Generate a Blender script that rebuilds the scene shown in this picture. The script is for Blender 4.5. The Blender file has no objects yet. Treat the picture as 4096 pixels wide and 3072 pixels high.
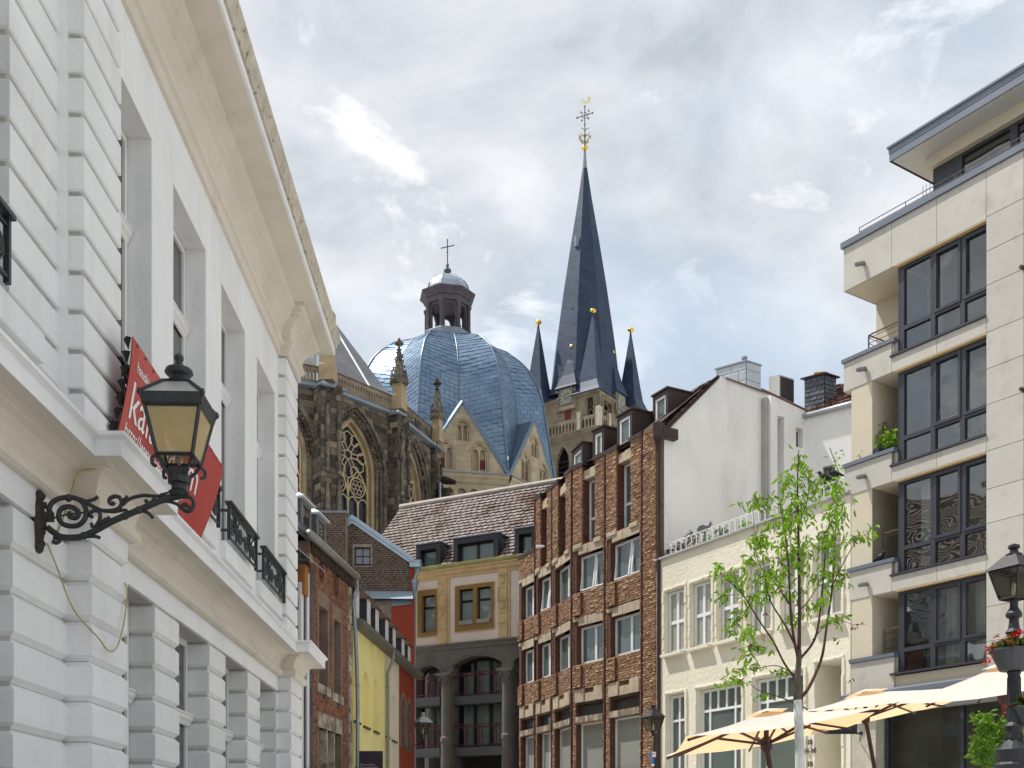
import bpy, math, random
from mathutils import Vector, Matrix
from mathutils.geometry import delaunay_2d_cdt
random.seed(7)
R = math.radians
sc = bpy.context.scene
# ---------------------------------------------------------------- camera
F, CX, HY, EYE = 4500.0, 2048.0, 3380.0, 1.6      # the photo's focal length, optical axis and horizon, in its own pixels
cam_d = bpy.data.cameras.new('camera'); cam = bpy.data.objects.new('camera', cam_d)
sc.collection.objects.link(cam); sc.camera = cam
cam.location = (0, 0, EYE); cam.rotation_euler = (R(90), 0, 0)
cam_d.sensor_width = 36; cam_d.lens = 36*F/4096; cam_d.shift_y = (HY-1536)/4096
cam_d.clip_start = .1; cam_d.clip_end = 3000
# ---------------------------------------------------------------- light
SUN_EL, SUN_AZ = R(62), Vector((-.93, .36, 0)).normalized()
to_sun = Vector((SUN_AZ.x*math.cos(SUN_EL), SUN_AZ.y*math.cos(SUN_EL), math.sin(SUN_EL)))
sd = bpy.data.lights.new('sun', 'SUN'); sd.energy = 3.5; sd.angle = R(1.2); sd.color = (1, .97, .925)
so = bpy.data.objects.new('sun', sd); sc.collection.objects.link(so)
so.rotation_euler = to_sun.to_track_quat('Z', 'Y').to_euler(); so.location = (-30, 10, 60)
w = bpy.data.worlds.new('World'); sc.world = w; w.use_nodes = True
nt = w.node_tree; nt.nodes.clear()
def wn(t, **k):
    n = nt.nodes.new(t)
    for a, b in k.items(): setattr(n, a, b)
    return n
def mth(op, a, b=None, c=None):
    n = wn('ShaderNodeMath', operation=op)
    for i, x in enumerate((a, b, c)):
        if x is None: continue
        if isinstance(x, (int, float)): n.inputs[i].default_value = x
        else: nt.links.new(x, n.inputs[i])
    return n.outputs[0]
def ramp(fac, stops, interp='LINEAR'):
    n = wn('ShaderNodeValToRGB'); n.color_ramp.interpolation = interp
    e = n.color_ramp.elements
    while len(e) < len(stops): e.new(.5)
    for el, (p, c) in zip(e, stops): el.position = p; el.color = (c[0], c[1], c[2], 1)
    nt.links.new(fac, n.inputs[0]); return n.outputs[0]
def mixc(f, a, b):
    n = wn('ShaderNodeMix', data_type='RGBA')
    for s, x in ((0, f), (6, a), (7, b)):
        if isinstance(x, (int, float)): n.inputs[s].default_value = x
        elif isinstance(x, tuple): n.inputs[s].default_value = (*x, 1)
        else: nt.links.new(x, n.inputs[s])
    return n.outputs[2]
sky = wn('ShaderNodeTexSky', sky_type='NISHITA', sun_disc=False)
sky.sun_elevation = SUN_EL; sky.sun_rotation = math.atan2(SUN_AZ.x, SUN_AZ.y); sky.air_density = 1.4; sky.dust_density = 2.0
tc = wn('ShaderNodeTexCoord'); sx = wn('ShaderNodeSeparateXYZ'); nt.links.new(tc.outputs['Generated'], sx.inputs[0])
zz = mth('ADD', mth('MAXIMUM', sx.outputs[2], 0.0), .42)
cb = wn('ShaderNodeCombineXYZ')
nt.links.new(mth('DIVIDE', sx.outputs[0], zz), cb.inputs[0]); nt.links.new(mth('DIVIDE', sx.outputs[1], zz), cb.inputs[1])
mp = wn('ShaderNodeMapping'); nt.links.new(cb.outputs[0], mp.inputs[0]); mp.inputs['Location'].default_value = (-1.248, -1.916, 4.014)
mp.inputs['Scale'].default_value = (1, 1.15, 1)
def wnoise(scale, det, rough, dist=0):
    n = wn('ShaderNodeTexNoise'); nt.links.new(mp.outputs[0], n.inputs['Vector'])
    n.inputs['Scale'].default_value = scale; n.inputs['Detail'].default_value = det
    n.inputs['Roughness'].default_value = rough; n.inputs['Distortion'].default_value = dist
    return n.outputs[0]
n1 = wnoise(2.3, 4, .45, .15); n2 = wnoise(5.0, 7, .56, .35); n3 = wnoise(5.6, 8, .58, .5)
cover = ramp(n1, [(.34, (.30, .30, .30)), (.50, (1, 1, 1))])
shade = ramp(n2, [(.30, (.41, .455, .52)), (.43, (.555, .595, .65)), (.55, (.69, .715, .755)), (.68, (.85, .865, .885))])
hole = ramp(n3, [(.585, (0, 0, 0)), (.72, (1, 1, 1))])
cloud = mixc(hole, shade, (1.2, 1.2, 1.2))
bl = wn('ShaderNodeMix', data_type='RGBA', blend_type='MULTIPLY'); bl.inputs[0].default_value = 1
blue = mixc(.5, sky.outputs[0], (4.2, 5.3, 6.2))
cl10 = wn('ShaderNodeMix', data_type='RGBA', blend_type='MULTIPLY'); cl10.inputs[0].default_value = 1
nt.links.new(cloud, cl10.inputs[6]); cl10.inputs[7].default_value = (8.2, 8.2, 8.2, 1)
final = mixc(cover, blue, cl10.outputs[2])
bg = wn('ShaderNodeBackground'); bg.inputs[1].default_value = .1; nt.links.new(final, bg.inputs[0])
wo = wn('ShaderNodeOutputWorld'); nt.links.new(bg.outputs[0], wo.inputs[0])
vs = sc.view_settings; sc.display_settings.display_device = 'sRGB'
vs.view_transform = 'Standard'; vs.look = 'None'; vs.exposure = 0.52; vs.gamma = 1; vs.use_curve_mapping = False
sc.cycles.use_denoising = True; sc.cycles.max_bounces = 5; sc.cycles.diffuse_bounces = 3; sc.cycles.glossy_bounces = 2; sc.cycles.use_adaptive_sampling = True; sc.cycles.adaptive_threshold = .02
sc.cycles.transparent_max_bounces = 12; sc.cycles.sample_clamp_indirect = 6; sc.cycles.caustics_reflective = False; sc.cycles.caustics_refractive = False
# ---------------------------------------------------------------- materials
MATS = {}
def mat(name, col, rough=.8, var=.10, vs=1.2, bump=0.0, bs=30, metal=0, pal=None, isl=0, dirt=None, ds=.5, da=.5, dlo=.5, dhi=.7, dsz=1, wave=None, spec=.35, det=5):
    if name in MATS: return MATS[name]
    m = bpy.data.materials.new(name); MATS[name] = m; m.use_nodes = True
    t = m.node_tree; N = t.nodes; L = t.links; b = N['Principled BSDF']
    b.inputs['Roughness'].default_value = rough; b.inputs['Metallic'].default_value = metal; b.inputs['Specular IOR Level'].default_value = spec
    geo = N.new('ShaderNodeNewGeometry'); pos = geo.outputs['Position']
    def noise(s, d=5, sz=1):
        n = N.new('ShaderNodeTexNoise'); n.inputs['Scale'].default_value = s; n.inputs['Detail'].default_value = min(d, 3.5)
        n.inputs['Roughness'].default_value = .6
        if sz != 1:
            mm = N.new('ShaderNodeMapping'); mm.inputs['Scale'].default_value = (1, 1, sz); L.new(pos, mm.inputs[0]); L.new(mm.outputs[0], n.inputs[0])
        else: L.new(pos, n.inputs[0])
        return n.outputs[0]
    def mr(x, a, c, lo=0, hi=1):
        n = N.new('ShaderNodeMapRange'); L.new(x, n.inputs[0])
        for i, k in enumerate((lo, hi, a, c)): n.inputs[i+1].default_value = k
        return n.outputs[0]
    rnd = None
    if pal or isl:
        oi = N.new('ShaderNodeObjectInfo'); ad = N.new('ShaderNodeMath'); ad.operation = 'ADD'
        L.new(oi.outputs['Random'], ad.inputs[0]); L.new(geo.outputs['Random Per Island'], ad.inputs[1])
        fr = N.new('ShaderNodeMath'); fr.operation = 'FRACT'; L.new(ad.outputs[0], fr.inputs[0]); rnd = fr.outputs[0]
    if pal:
        r = N.new('ShaderNodeValToRGB'); e = r.color_ramp.elements; r.color_ramp.interpolation = 'LINEAR'
        while len(e) < len(pal): e.new(.5)
        for i, (el, c) in enumerate(zip(e, pal)): el.position = i/(len(pal)-1); el.color = (*c, 1)
        L.new(rnd, r.inputs[0]); cur = r.outputs[0]
    else:
        r = N.new('ShaderNodeRGB'); r.outputs[0].default_value = (*col, 1); cur = r.outputs[0]
    def mul(cur, f):
        n = N.new('ShaderNodeMix'); n.data_type = 'RGBA'; n.blend_type = 'MULTIPLY'; n.inputs[0].default_value = 1
        L.new(cur, n.inputs[6]); L.new(f, n.inputs[7]); return n.outputs[2]
    if isl: cur = mul(cur, mr(rnd, 1-isl, 1+isl))
    if var: cur = mul(cur, mr(noise(vs, det), 1-var, 1+var, .3, .7))
    if dirt:
        n = N.new('ShaderNodeMix'); n.data_type = 'RGBA'; L.new(mr(noise(ds, 7, dsz), 0, da, dlo, dhi), n.inputs[0])
        L.new(cur, n.inputs[6]); n.inputs[7].default_value = (*dirt, 1); cur = n.outputs[2]
    if wave:      # fine courses too far away to tell apart, laid by height
        br = N.new('ShaderNodeTexBrick'); cbx = N.new('ShaderNodeCombineXYZ'); sp = N.new('ShaderNodeSeparateXYZ'); L.new(pos, sp.inputs[0])
        xy = N.new('ShaderNodeMath'); xy.operation = 'ADD'; L.new(sp.outputs[0], xy.inputs[0]); L.new(sp.outputs[1], xy.inputs[1])
        L.new(xy.outputs[0], cbx.inputs[0]); L.new(sp.outputs[2], cbx.inputs[1]); L.new(cbx.outputs[0], br.inputs['Vector'])
        br.inputs['Color1'].default_value = (1, 1, 1, 1); k_ = wave[2]; br.inputs['Color2'].default_value = (k_, k_, k_, 1); k_ = wave[3]; br.inputs['Mortar'].default_value = (k_, k_, k_, 1)
        br.inputs['Scale'].default_value = 1; br.inputs['Brick Width'].default_value = wave[0]; br.inputs['Row Height'].default_value = wave[1]; br.inputs['Mortar Size'].default_value = wave[1]*.09; br.inputs['Bias'].default_value = -.2
        cur = mul(cur, br.outputs['Color'])
    L.new(cur, b.inputs['Base Color'])
    if bump:
        bn = N.new('ShaderNodeBump'); bn.inputs['Strength'].default_value = bump; bn.inputs['Distance'].default_value = .03
        L.new(noise(bs, 4), bn.inputs['Height']); L.new(bn.outputs[0], b.inputs['Normal'])
    return m
def glass_mat(name, tint=(.02, .025, .03), through=0.0, wob=.05, rough=.03, mirror=0):
    m = bpy.data.materials.new(name); MATS[name] = m; m.use_nodes = True
    t = m.node_tree; N = t.nodes; L = t.links; b = N['Principled BSDF']; o = N['Material Output']
    b.inputs['Base Color'].default_value = (*tint, 1); b.inputs['Roughness'].default_value = rough; b.inputs['Specular IOR Level'].default_value = .8
    if wob:
        geo = N.new('ShaderNodeNewGeometry'); n = N.new('ShaderNodeTexNoise'); n.inputs['Scale'].default_value = 1.3; n.inputs['Detail'].default_value = 1
        L.new(geo.outputs['Position'], n.inputs[0]); bn = N.new('ShaderNodeBump'); bn.inputs['Strength'].default_value = wob; bn.inputs['Distance'].default_value = .2
        L.new(n.outputs[0], bn.inputs['Height']); L.new(bn.outputs[0], b.inputs['Normal'])
    if through:
        b.inputs['Base Color'].default_value = (*tint, 1); tr = N.new('ShaderNodeBsdfTransparent'); tr.inputs[0].default_value = (.86, .92, .88, 1)
        lw = N.new('ShaderNodeFresnel'); lw.inputs[0].default_value = 1.5
        mr = N.new('ShaderNodeMapRange'); L.new(lw.outputs[0], mr.inputs[0])
        mr.inputs[1].default_value = 0; mr.inputs[2].default_value = 1; mr.inputs[3].default_value = through; mr.inputs[4].default_value = 0
        mx = N.new('ShaderNodeMixShader'); L.new(mr.outputs[0], mx.inputs[0]); L.new(b.outputs[0], mx.inputs[1]); L.new(tr.outputs[0], mx.inputs[2])
        L.new(mx.outputs[0], o.inputs[0])
        if mirror:      # double glazing: a steady mirror share on top of the pane
            gl = N.new('ShaderNodeBsdfGlossy'); gl.inputs['Roughness'].default_value = .02; m2 = N.new('ShaderNodeMixShader'); m2.inputs[0].default_value = mirror
            if wob: L.new(bn.outputs[0], gl.inputs['Normal'])
            L.new(mx.outputs[0], m2.inputs[1]); L.new(gl.outputs[0], m2.inputs[2]); L.new(m2.outputs[0], o.inputs[0])
    return m
# ---------------------------------------------------------------- geometry helpers
COL = sc.collection
def pix(u, v, Y): return Vector(((u-CX)/F*Y, Y, EYE+(HY-v)/F*Y))
Z3 = Vector((0, 0, 1))
class Fr:
    """a flat frame: a runs along the wall, z up it, n out of it"""
    def __init__(s, o, d, U=None, flip=None):
        s.o = Vector(o); s.d = Vector(d).normalized(); s.U = Vector(U).normalized() if U is not None else Z3.copy()
        s.N = s.d.cross(s.U).normalized()
        if flip is None: flip = s.N.dot(Vector((0, 0, EYE))-s.o) < 0
        s.N = -s.N if flip else s.N
    def p(s, a, z, n=0): return s.o+s.d*a+s.U*z+s.N*n
    def px(s, u, v, n=0):
        c = Vector((0, 0, EYE)); r = Vector(((u-CX)/F, 1, (HY-v)/F))
        t = (n-(c-s.o).dot(s.N))/r.dot(s.N); P = c+r*t
        return (P-s.o).dot(s.d), (P-s.o).dot(s.U)
    def a(s, u, n=0): return s.px(u, 2000, n)[0]
    def basis(s, a, z, n, sa=1, sz=1, sn=1):
        o = s.p(a, z, n); d = s.d*sa; U = s.U*sz; n_ = s.N*sn
        return Matrix(((d.x, n_.x, U.x, o.x), (d.y, n_.y, U.y, o.y), (d.z, n_.z, U.z, o.z), (0, 0, 0, 1)))
def empty(name, loc, label=None, cat=None, group=None):
    o = bpy.data.objects.new(name, None); o.location = loc; o.empty_display_size = .3; COL.objects.link(o)
    tag(o, label, cat, group); return o
def tag(o, label=None, cat=None, group=None, kind=None):
    for k, v in (('label', label), ('category', cat), ('group', group), ('kind', kind)):
        if v: o[k] = v
    return o
def loc_of(p):
    if p.parent is None: return Vector(p.location)
    return loc_of(p.parent)+p.matrix_parent_inverse.translation+Vector(p.location)
class M:
    def __init__(s): s.v = []; s.f = []
    def quad(s, *ps):
        k = len(s.v); s.v += [tuple(p) for p in ps]; s.f.append(tuple(range(k, k+len(ps)))); return s
    def add(s, vs, fs):
        k = len(s.v); s.v += [tuple(p) for p in vs]; s.f += [tuple(i+k for i in f) for f in fs]; return s
    def box(s, fr, a0, a1, z0, z1, n0, n1):
        P = [fr.p(a, z, n) for n in (n0, n1) for z in (z0, z1) for a in (a0, a1)]
        return s.add(P, [(0, 1, 3, 2), (4, 6, 7, 5), (0, 4, 5, 1), (2, 3, 7, 6), (0, 2, 6, 4), (1, 5, 7, 3)])
    def wbox(s, c, h):
        P = [Vector(c)+Vector((x*h[0], y*h[1], z*h[2])) for z in (-1, 1) for y in (-1, 1) for x in (-1, 1)]
        return s.add(P, [(0, 2, 3, 1), (4, 5, 7, 6), (0, 1, 5, 4), (2, 6, 7, 3), (0, 4, 6, 2), (1, 3, 7, 5)])
    def pillow(s, fr, a0, a1, z0, z1, n0, n1, c=.03, ends=True):
        e = c if ends else 0
        L = [(z0, c, e), (z0+c, 0, 0), (z1-c, 0, 0), (z1, c, e)]
        P = []
        for z, i, j in L: P += [fr.p(a0+j, z, n0), fr.p(a1-j, z, n0), fr.p(a1-j, z, n1-i), fr.p(a0+j, z, n1-i)]
        fs = [(3, 2, 1, 0), (12, 13, 14, 15)]
        for k in range(3):
            for q in range(4): b = k*4; fs.append((b+q, b+(q+1) % 4, b+4+(q+1) % 4, b+4+q))
        return s.add(P, fs)
    def panel(s, fr, outer, holes=(), n0=0, n1=-.2, edge=True, back=False):
        """polygon with holes at n0, its rims running back to n1"""
        loops = [list(outer)]+[list(h) for h in holes]
        flat = []; ed = []
        for lp in loops:
            k = len(flat); flat += lp; ed += [(k+i, k+(i+1) % len(lp)) for i in range(len(lp))]
        res = delaunay_2d_cdt([Vector(q) for q in flat], ed, [], 0, 1e-6, False)
        flat = [(q.x, q.y) for q in res[0]]; tri = []
        for t in res[2]:
            c = (sum(flat[i][0] for i in t)/3, sum(flat[i][1] for i in t)/3)
            if ins(loops[0], c) and not any(ins(h, c) for h in loops[1:]): tri.append(t)
        k = len(s.v); s.v += [tuple(fr.p(a, z, n0)) for a, z in flat]; s.f += [tuple(i+k for i in t) for t in tri]
        if back:
            k = len(s.v); s.v += [tuple(fr.p(a, z, n1)) for a, z in flat]; s.f += [tuple(i+k for i in reversed(t)) for t in tri]
        for li, lp in enumerate(loops):
            if li == 0 and not edge: continue
            for i in range(len(lp)):
                p, q = lp[i], lp[(i+1) % len(lp)]
                s.quad(fr.p(*p, n0), fr.p(*q, n0), fr.p(*q, n1), fr.p(*p, n1))
        return s
    def tube(s, pts, r, n=6, cap=True, closed=False):
        pts = [Vector(p) for p in pts]; k0 = len(s.v); m = len(pts)
        rr = r if isinstance(r, (list, tuple)) else [r]*m
        up = None
        for i, p in enumerate(pts):
            if closed: t = (pts[(i+1) % m]-pts[i-1])
            else: t = pts[min(i+1, m-1)]-pts[max(i-1, 0)]
            if t.length < 1e-9: t = Vector((0, 0, 1))
            t.normalize()
            if up is None: up = Vector((0, 0, 1)) if abs(t.z) < .9 else Vector((1, 0, 0))
            sd_ = t.cross(up)
            if sd_.length < 1e-6: sd_ = t.cross(Vector((.3, .9, .2)))
            sd_.normalize(); up = sd_.cross(t).normalized()
            for j in range(n):
                an = 2*math.pi*j/n; s.v.append(tuple(p+(sd_*math.cos(an)+up*math.sin(an))*rr[i]))
        for i in range(m if closed else m-1):
            for j in range(n):
                a = k0+i*n; b = k0+((i+1) % m)*n
                s.f.append((a+j, a+(j+1) % n, b+(j+1) % n, b+j))
        if cap and not closed:
            s.f.append(tuple(k0+j for j in reversed(range(n)))); s.f.append(tuple(k0+(m-1)*n+j for j in range(n)))
        return s
    def lathe(s, c, prof, n=12, rot=0, ax=Z3):
        c = Vector(c); ax = Vector(ax).normalized(); e1 = Vector((1, 0, 0)) if abs(ax.x) < .9 else Vector((0, 1, 0))
        e2 = ax.cross(e1).normalized(); e1 = e2.cross(ax).normalized()
        k0 = len(s.v)
        for r, z in prof:
            for j in range(n):
                an = rot+2*math.pi*j/n; s.v.append(tuple(c+(e1*math.cos(an)+e2*math.sin(an))*max(r, .0005)+ax*z))
        for i in range(len(prof)-1):
            for j in range(n):
                a = k0+i*n; s.f.append((a+j, a+(j+1) % n, a+n+(j+1) % n, a+n+j))
        s.f.append(tuple(k0+j for j in reversed(range(n)))); s.f.append(tuple(k0+(len(prof)-1)*n+j for j in range(n)))
        return s
    def sweep(s, fr, path, prof, closed=False):
        """prof [(out,z)] swept along path [(a,n)] in plan with mitres"""
        n = len(path); rows = []
        for i in range(n):
            p = Vector(path[i]).to_2d() if False else Vector((path[i][0], path[i][1]))
            def nor(q, r):
                d = Vector((r[0]-q[0], r[1]-q[1])).normalized(); return Vector((-d.y, d.x))
            ns = []
            if i > 0: ns.append(nor(path[i-1], path[i]))
            if i < n-1: ns.append(nor(path[i], path[i+1]))
            m_ = ns[0] if len(ns) == 1 else (ns[0]+ns[1])/(1+ns[0].dot(ns[1]))
            rows.append([fr.p(p.x+m_.x*o, z, p.y+m_.y*o) for o, z in prof])
        k = len(prof)
        b = len(s.v)
        for r in rows: s.v += [tuple(q) for q in r]
        for i in range(n-1):
            for j in range(k-1): q = b+i*k+j; s.f.append((q, q+1, q+k+1, q+k))
        s.f.append(tuple(b+j for j in range(k))); s.f.append(tuple(b+(n-1)*k+j for j in reversed(range(k))))
        return s
    def build(s, name, m, parent=None, smooth=False, kind=None, label=None, cat=None, group=None):
        me = bpy.data.meshes.new(name); me.from_pydata(s.v, [], s.f)
        if m: me.materials.append(m)
        if smooth:
            me.polygons.foreach_set('use_smooth', [True]*len(me.polygons))
        o = bpy.data.objects.new(name, me); COL.objects.link(o)
        if parent is not None:
            o.parent = parent; o.matrix_parent_inverse = Matrix.Translation(-loc_of(parent))
        tag(o, label, cat, group, kind); return o
def part(name, m, parent, fn, **k):
    q = M(); fn(q); return q.build(name, m, parent, **k)
def flip_fix(o):
    import bmesh
    b = bmesh.new(); b.from_mesh(o.data); bmesh.ops.recalc_face_normals(b, faces=b.faces); b.to_mesh(o.data); b.free(); return o
def arch(a0, a1, z0, zs, za, n=8):
    """outline of an arched opening: upright to zs, arch to za (pointed, round or segmental)"""
    w_ = a1-a0; h = za-zs; c = (a0+a1)/2
    if h >= w_/2-1e-6:
        r = (w_*w_/4+h*h)/w_; th = math.asin(min(1, h/r)); L = []
        for i in range(n+1):
            t = th*i/n; L.append((a1-r+r*math.cos(t), zs+r*math.sin(t)))
        Rr = [(a0+a1-x, z) for x, z in reversed(L[:-1])]
        return [(a0, z0), (a1, z0)]+L+Rr
    r = (w_*w_/4+h*h)/(2*h); th = math.asin(w_/2/r)
    return [(a0, z0), (a1, z0)]+[(c+r*math.sin(th*(1-2*i/(2*n))), za-r+r*math.cos(th*(1-2*i/(2*n)))) for i in range(2*n+1)]
def rect(a0, a1, z0, z1): return [(a0, z0), (a1, z0), (a1, z1), (a0, z1)]
def ins(poly, pt):
    c = False; j = len(poly)-1; x, y = pt
    for i in range(len(poly)):
        xi, yi = poly[i]; xj, yj = poly[j]
        if (yi > y) != (yj > y) and x < (xj-xi)*(y-yi)/(yj-yi)+xi: c = not c
        j = i
    return c
def spans(polys, z):
    xs = []
    for lp in polys:
        for i in range(len(lp)):
            (x0, y0), (x1, y1) = lp[i], lp[(i+1) % len(lp)]
            if (y0 > z) != (y1 > z): xs.append(x0+(x1-x0)*(z-y0)/(y1-y0))
    xs.sort(); return list(zip(xs[::2], xs[1::2]))
def courses(outer, holes, bl, bh, gap=.01, jl=0, jh=0, mn=.3, z0=None):
    zs = [q[1] for q in outer]; z = z0 if z0 is not None else min(zs); top = max(zs); k = 0; out = []
    while z < top-1e-6:
        h = bh*(1+random.uniform(-jh, jh)); zt = min(z+h, top)
        if zt-z > bh*.25:
            for a, b in spans([outer]+list(holes), (z+zt)/2):
                x = a - (bl*(.5 if k % 2 else 0))*random.uniform(.8, 1.2)
                while x < b-1e-6:
                    l = bl*(1+random.uniform(-jl, jl)); p, q = max(x, a), min(x+l, b)
                    if b-q < bl*mn: q = b; l = b-x
                    if q-p > bl*.12: out.append((p+gap/2, q-gap/2, z+gap/2, zt-gap/2))
                    x += l
        z = zt; k += 1
    return out
UNIT = {}
def unit(kind):
    """shared piece meshes in unit box a,n,z = 0..1 (front at n=1)"""
    if kind in UNIT: return UNIT[kind]
    vs = []
    for q in range(4):
        rd = random.Random(q*13+len(kind))
        if kind == 'rough':
            P = [(0, 0, 0), (1, 0, 0), (1, 0, 1), (0, 0, 1)]+[(x, .55+rd.uniform(-.2, .2), z) for x, z in ((0, 0), (1, 0), (1, 1), (0, 1))]
            P += [(x+rd.uniform(-.1, .1), 1+rd.uniform(-.35, .3), z+rd.uniform(-.12, .12)) for x, z in ((.2, .25), (.8, .25), (.8, .75), (.2, .75))]
            Fc = [(0, 1, 5, 4), (1, 2, 6, 5), (2, 3, 7, 6), (3, 0, 4, 7), (4, 5, 9, 8), (5, 6, 10, 9), (6, 7, 11, 10), (7, 4, 8, 11), (8, 9, 10, 11)]
        elif kind == 'tile':     # lower edge proud, beaver-tail corner cut
            c = rd.uniform(-.06, .06)
            P = [(.02, 1+c, .25), (.30, 1+c, 0), (.98, 1+c, 0.02), (.98, .25, 1.15), (.02, .25, 1.15), (.02, .4, .25), (.30, .4, 0), (.98, .4, .02)]
            Fc = [(0, 1, 2, 3, 4), (0, 5, 6, 1), (1, 6, 7, 2), (2, 7, 3), (0, 4, 5)]
        elif kind == 'plate':    # lead sheet with a lapped lower edge
            P = [(0, 1, 0), (1, 1, 0), (1, .45, 1), (0, .45, 1), (0, 0, 0), (1, 0, 0), (1, 0, 1), (0, 0, 1)]
            Fc = [(0, 1, 2, 3), (4, 5, 1, 0), (5, 6, 2, 1), (7, 4, 0, 3), (3, 2, 6, 7)]
        else:                    # dressed block with eased edges
            e = .05
            P = [(0, 0, 0), (1, 0, 0), (1, 0, 1), (0, 0, 1), (0, .75, 0), (1, .75, 0), (1, .75, 1), (0, .75, 1), (e, 1, e*2), (1-e, 1, e*2), (1-e, 1, 1-e*2), (e, 1, 1-e*2)]
            Fc = [(0, 1, 5, 4), (1, 2, 6, 5), (2, 3, 7, 6), (3, 0, 4, 7), (4, 5, 9, 8), (5, 6, 10, 9), (6, 7, 11, 10), (7, 4, 8, 11), (8, 9, 10, 11)]
        vs.append((P, Fc))
    UNIT[kind] = vs; return vs
PM = {}
def pieces(name, items, m, parent, kind='block', limit=300, rest=None):
    """items: (Matrix, size) pairs; the largest in view become parts of their own, the others one joined part"""
    def key(it):
        c = it[0] @ Vector((.5, 1, .5)); return -it[1]/max(1, c.y*c.y)
    def seen(it):
        c = it[0] @ Vector((.5, 1, .5))
        if c.y < 1: return False
        u = CX+c.x/c.y*F; v = HY-(c.z-EYE)/c.y*F
        return -20 < u < 4116 and -20 < v < 3092
    items = [it for it in items if len(it) < 3 or it[2]]
    vis = sorted([i for i in items if seen(i)], key=key); ids = set(map(id, vis[:limit]))
    U = unit(kind); pl = loc_of(parent); inv = Matrix.Translation(-pl)
    big = M()
    for it in items:
        q = random.randrange(4)
        if id(it) in ids:
            k = (kind, q, m.name)
            if k not in PM:
                me = bpy.data.meshes.new(name); me.from_pydata(U[q][0], [], U[q][1]); me.materials.append(m); PM[k] = me
            o = bpy.data.objects.new(name, PM[k]); COL.objects.link(o); o.parent = parent
            o.matrix_parent_inverse = inv; o.matrix_basis = it[0]
        else:
            big.add([it[0] @ Vector(p) for p in U[q][0]], U[q][1])
    if big.f: big.build(rest or name+'_field', m, parent, kind='stuff')
def lay(fr, outer, holes, bl, bh, depth, gap=.01, n=0, jd=.3, **k):
    return [(fr.basis(a, z, n, b-a, t-z, depth*(1+random.uniform(-jd, jd))), (b-a)*(t-z)) for a, b, z, t in courses(outer, holes, bl, bh, gap, **k)]
def window(fr, parent, a0, a1, z0, z1, n, fm, gm, cols=1, rows=(), fw=.06, dep=.08, bar=.04, name='window', outline=None, sill=None, pane='pane', curtain=None, label=None):
    """frame mesh with mullions; each pane a sub-part"""
    xs = [a0+(a1-a0)*i/cols for i in range(cols+1)] if isinstance(cols, int) else [a0+(a1-a0)*t for t in cols]
    zs = [z0]+[z0+(z1-z0)*t for t in rows]+[z1]
    holes = []
    for i in range(len(xs)-1):
        for j in range(len(zs)-1):
            l = xs[i]+(fw if i == 0 else bar/2); r_ = xs[i+1]-(fw if i == len(xs)-2 else bar/2)
            b_ = zs[j]+(fw if j == 0 else bar/2); t = zs[j+1]-(fw if j == len(zs)-2 else bar/2)
            holes.append(rect(l, r_, b_, t))
    q = M()
    if outline:
        q.panel(fr, outline, [], n-dep*.6, n-dep); holes2 = []
        c0 = (min(p[0] for p in outline)+max(p[0] for p in outline))/2; cz = z0
        def sh(p): return (c0+(p[0]-c0)*.88, cz+fw+(p[1]-cz-fw)*.96) if p[1] > cz+.01 else (c0+(p[0]-c0)*.88, cz+fw)
        inner = [sh(p) for p in outline]
        q = M(); q.panel(fr, outline, [inner], n, n-dep)
        for x in xs[1:-1]: q.box(fr, x-bar/2, x+bar/2, z0+.01, max(p[1] for p in outline)-.06, n-dep, n-.012)
        for z in zs[1:-1]: q.box(fr, a0+.01, a1-.01, z-bar/2, z+bar/2, n-dep, n-.008)
        w_ = q.build(name, fm, parent, label=label)
        part(pane, gm, w_, lambda k: k.panel(fr, inner, [], n-dep*.55, n-dep*.6, edge=False))
        return w_
    q.panel(fr, rect(a0, a1, z0, z1), holes, n, n-dep)
    if sill: q.box(fr, a0-sill, a1+sill, z0-.05, z0-.002, n-dep, n+.08)
    w_ = q.build(name, fm, parent, label=label)
    for h in holes:
        (l, b_), (r_, t) = h[0], h[2]
        part(pane, gm, w_, lambda k: k.quad(fr.p(l, b_, n-dep*.5), fr.p(r_, b_, n-dep*.5), fr.p(r_, t, n-dep*.5), fr.p(l, t, n-dep*.5)))
    return w_
def text(name, s, fr, a, z, n, size, m, parent=None, sx=1, depth=.004, align='LEFT', **k):
    cu = bpy.data.curves.new(name, 'FONT'); cu.body = s; cu.size = size; cu.extrude = depth; cu.align_x = align
    o = bpy.data.objects.new(name, cu); COL.objects.link(o)
    dg = bpy.context.evaluated_depsgraph_get(); dg.update()
    me = bpy.data.meshes.new_from_object(o.evaluated_get(dg)); bpy.data.objects.remove(o); bpy.data.curves.remove(cu)
    me.name = name; B = Matrix(((fr.d.x*sx, fr.U.x, fr.N.x, 0), (fr.d.y*sx, fr.U.y, fr.N.y, 0), (fr.d.z*sx, fr.U.z, fr.N.z, 0), (0, 0, 0, 1)))
    me.transform(Matrix.Translation(fr.p(a, z, n)) @ B); me.materials.clear(); me.materials.append(m)
    o = bpy.data.objects.new(name, me); COL.objects.link(o)
    if parent is not None: o.parent = parent; o.matrix_parent_inverse = Matrix.Translation(-loc_of(parent))
    tag(o, **k); return o
def scroll(c, r0, r1, t0, t1, n=18):
    """spiral in a frame's own a,z units"""
    return [(c[0]+(r0+(r1-r0)*i/n)*math.cos(t0+(t1-t0)*i/n), c[1]+(r0+(r1-r0)*i/n)*math.sin(t0+(t1-t0)*i/n)) for i in range(n+1)]
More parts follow.
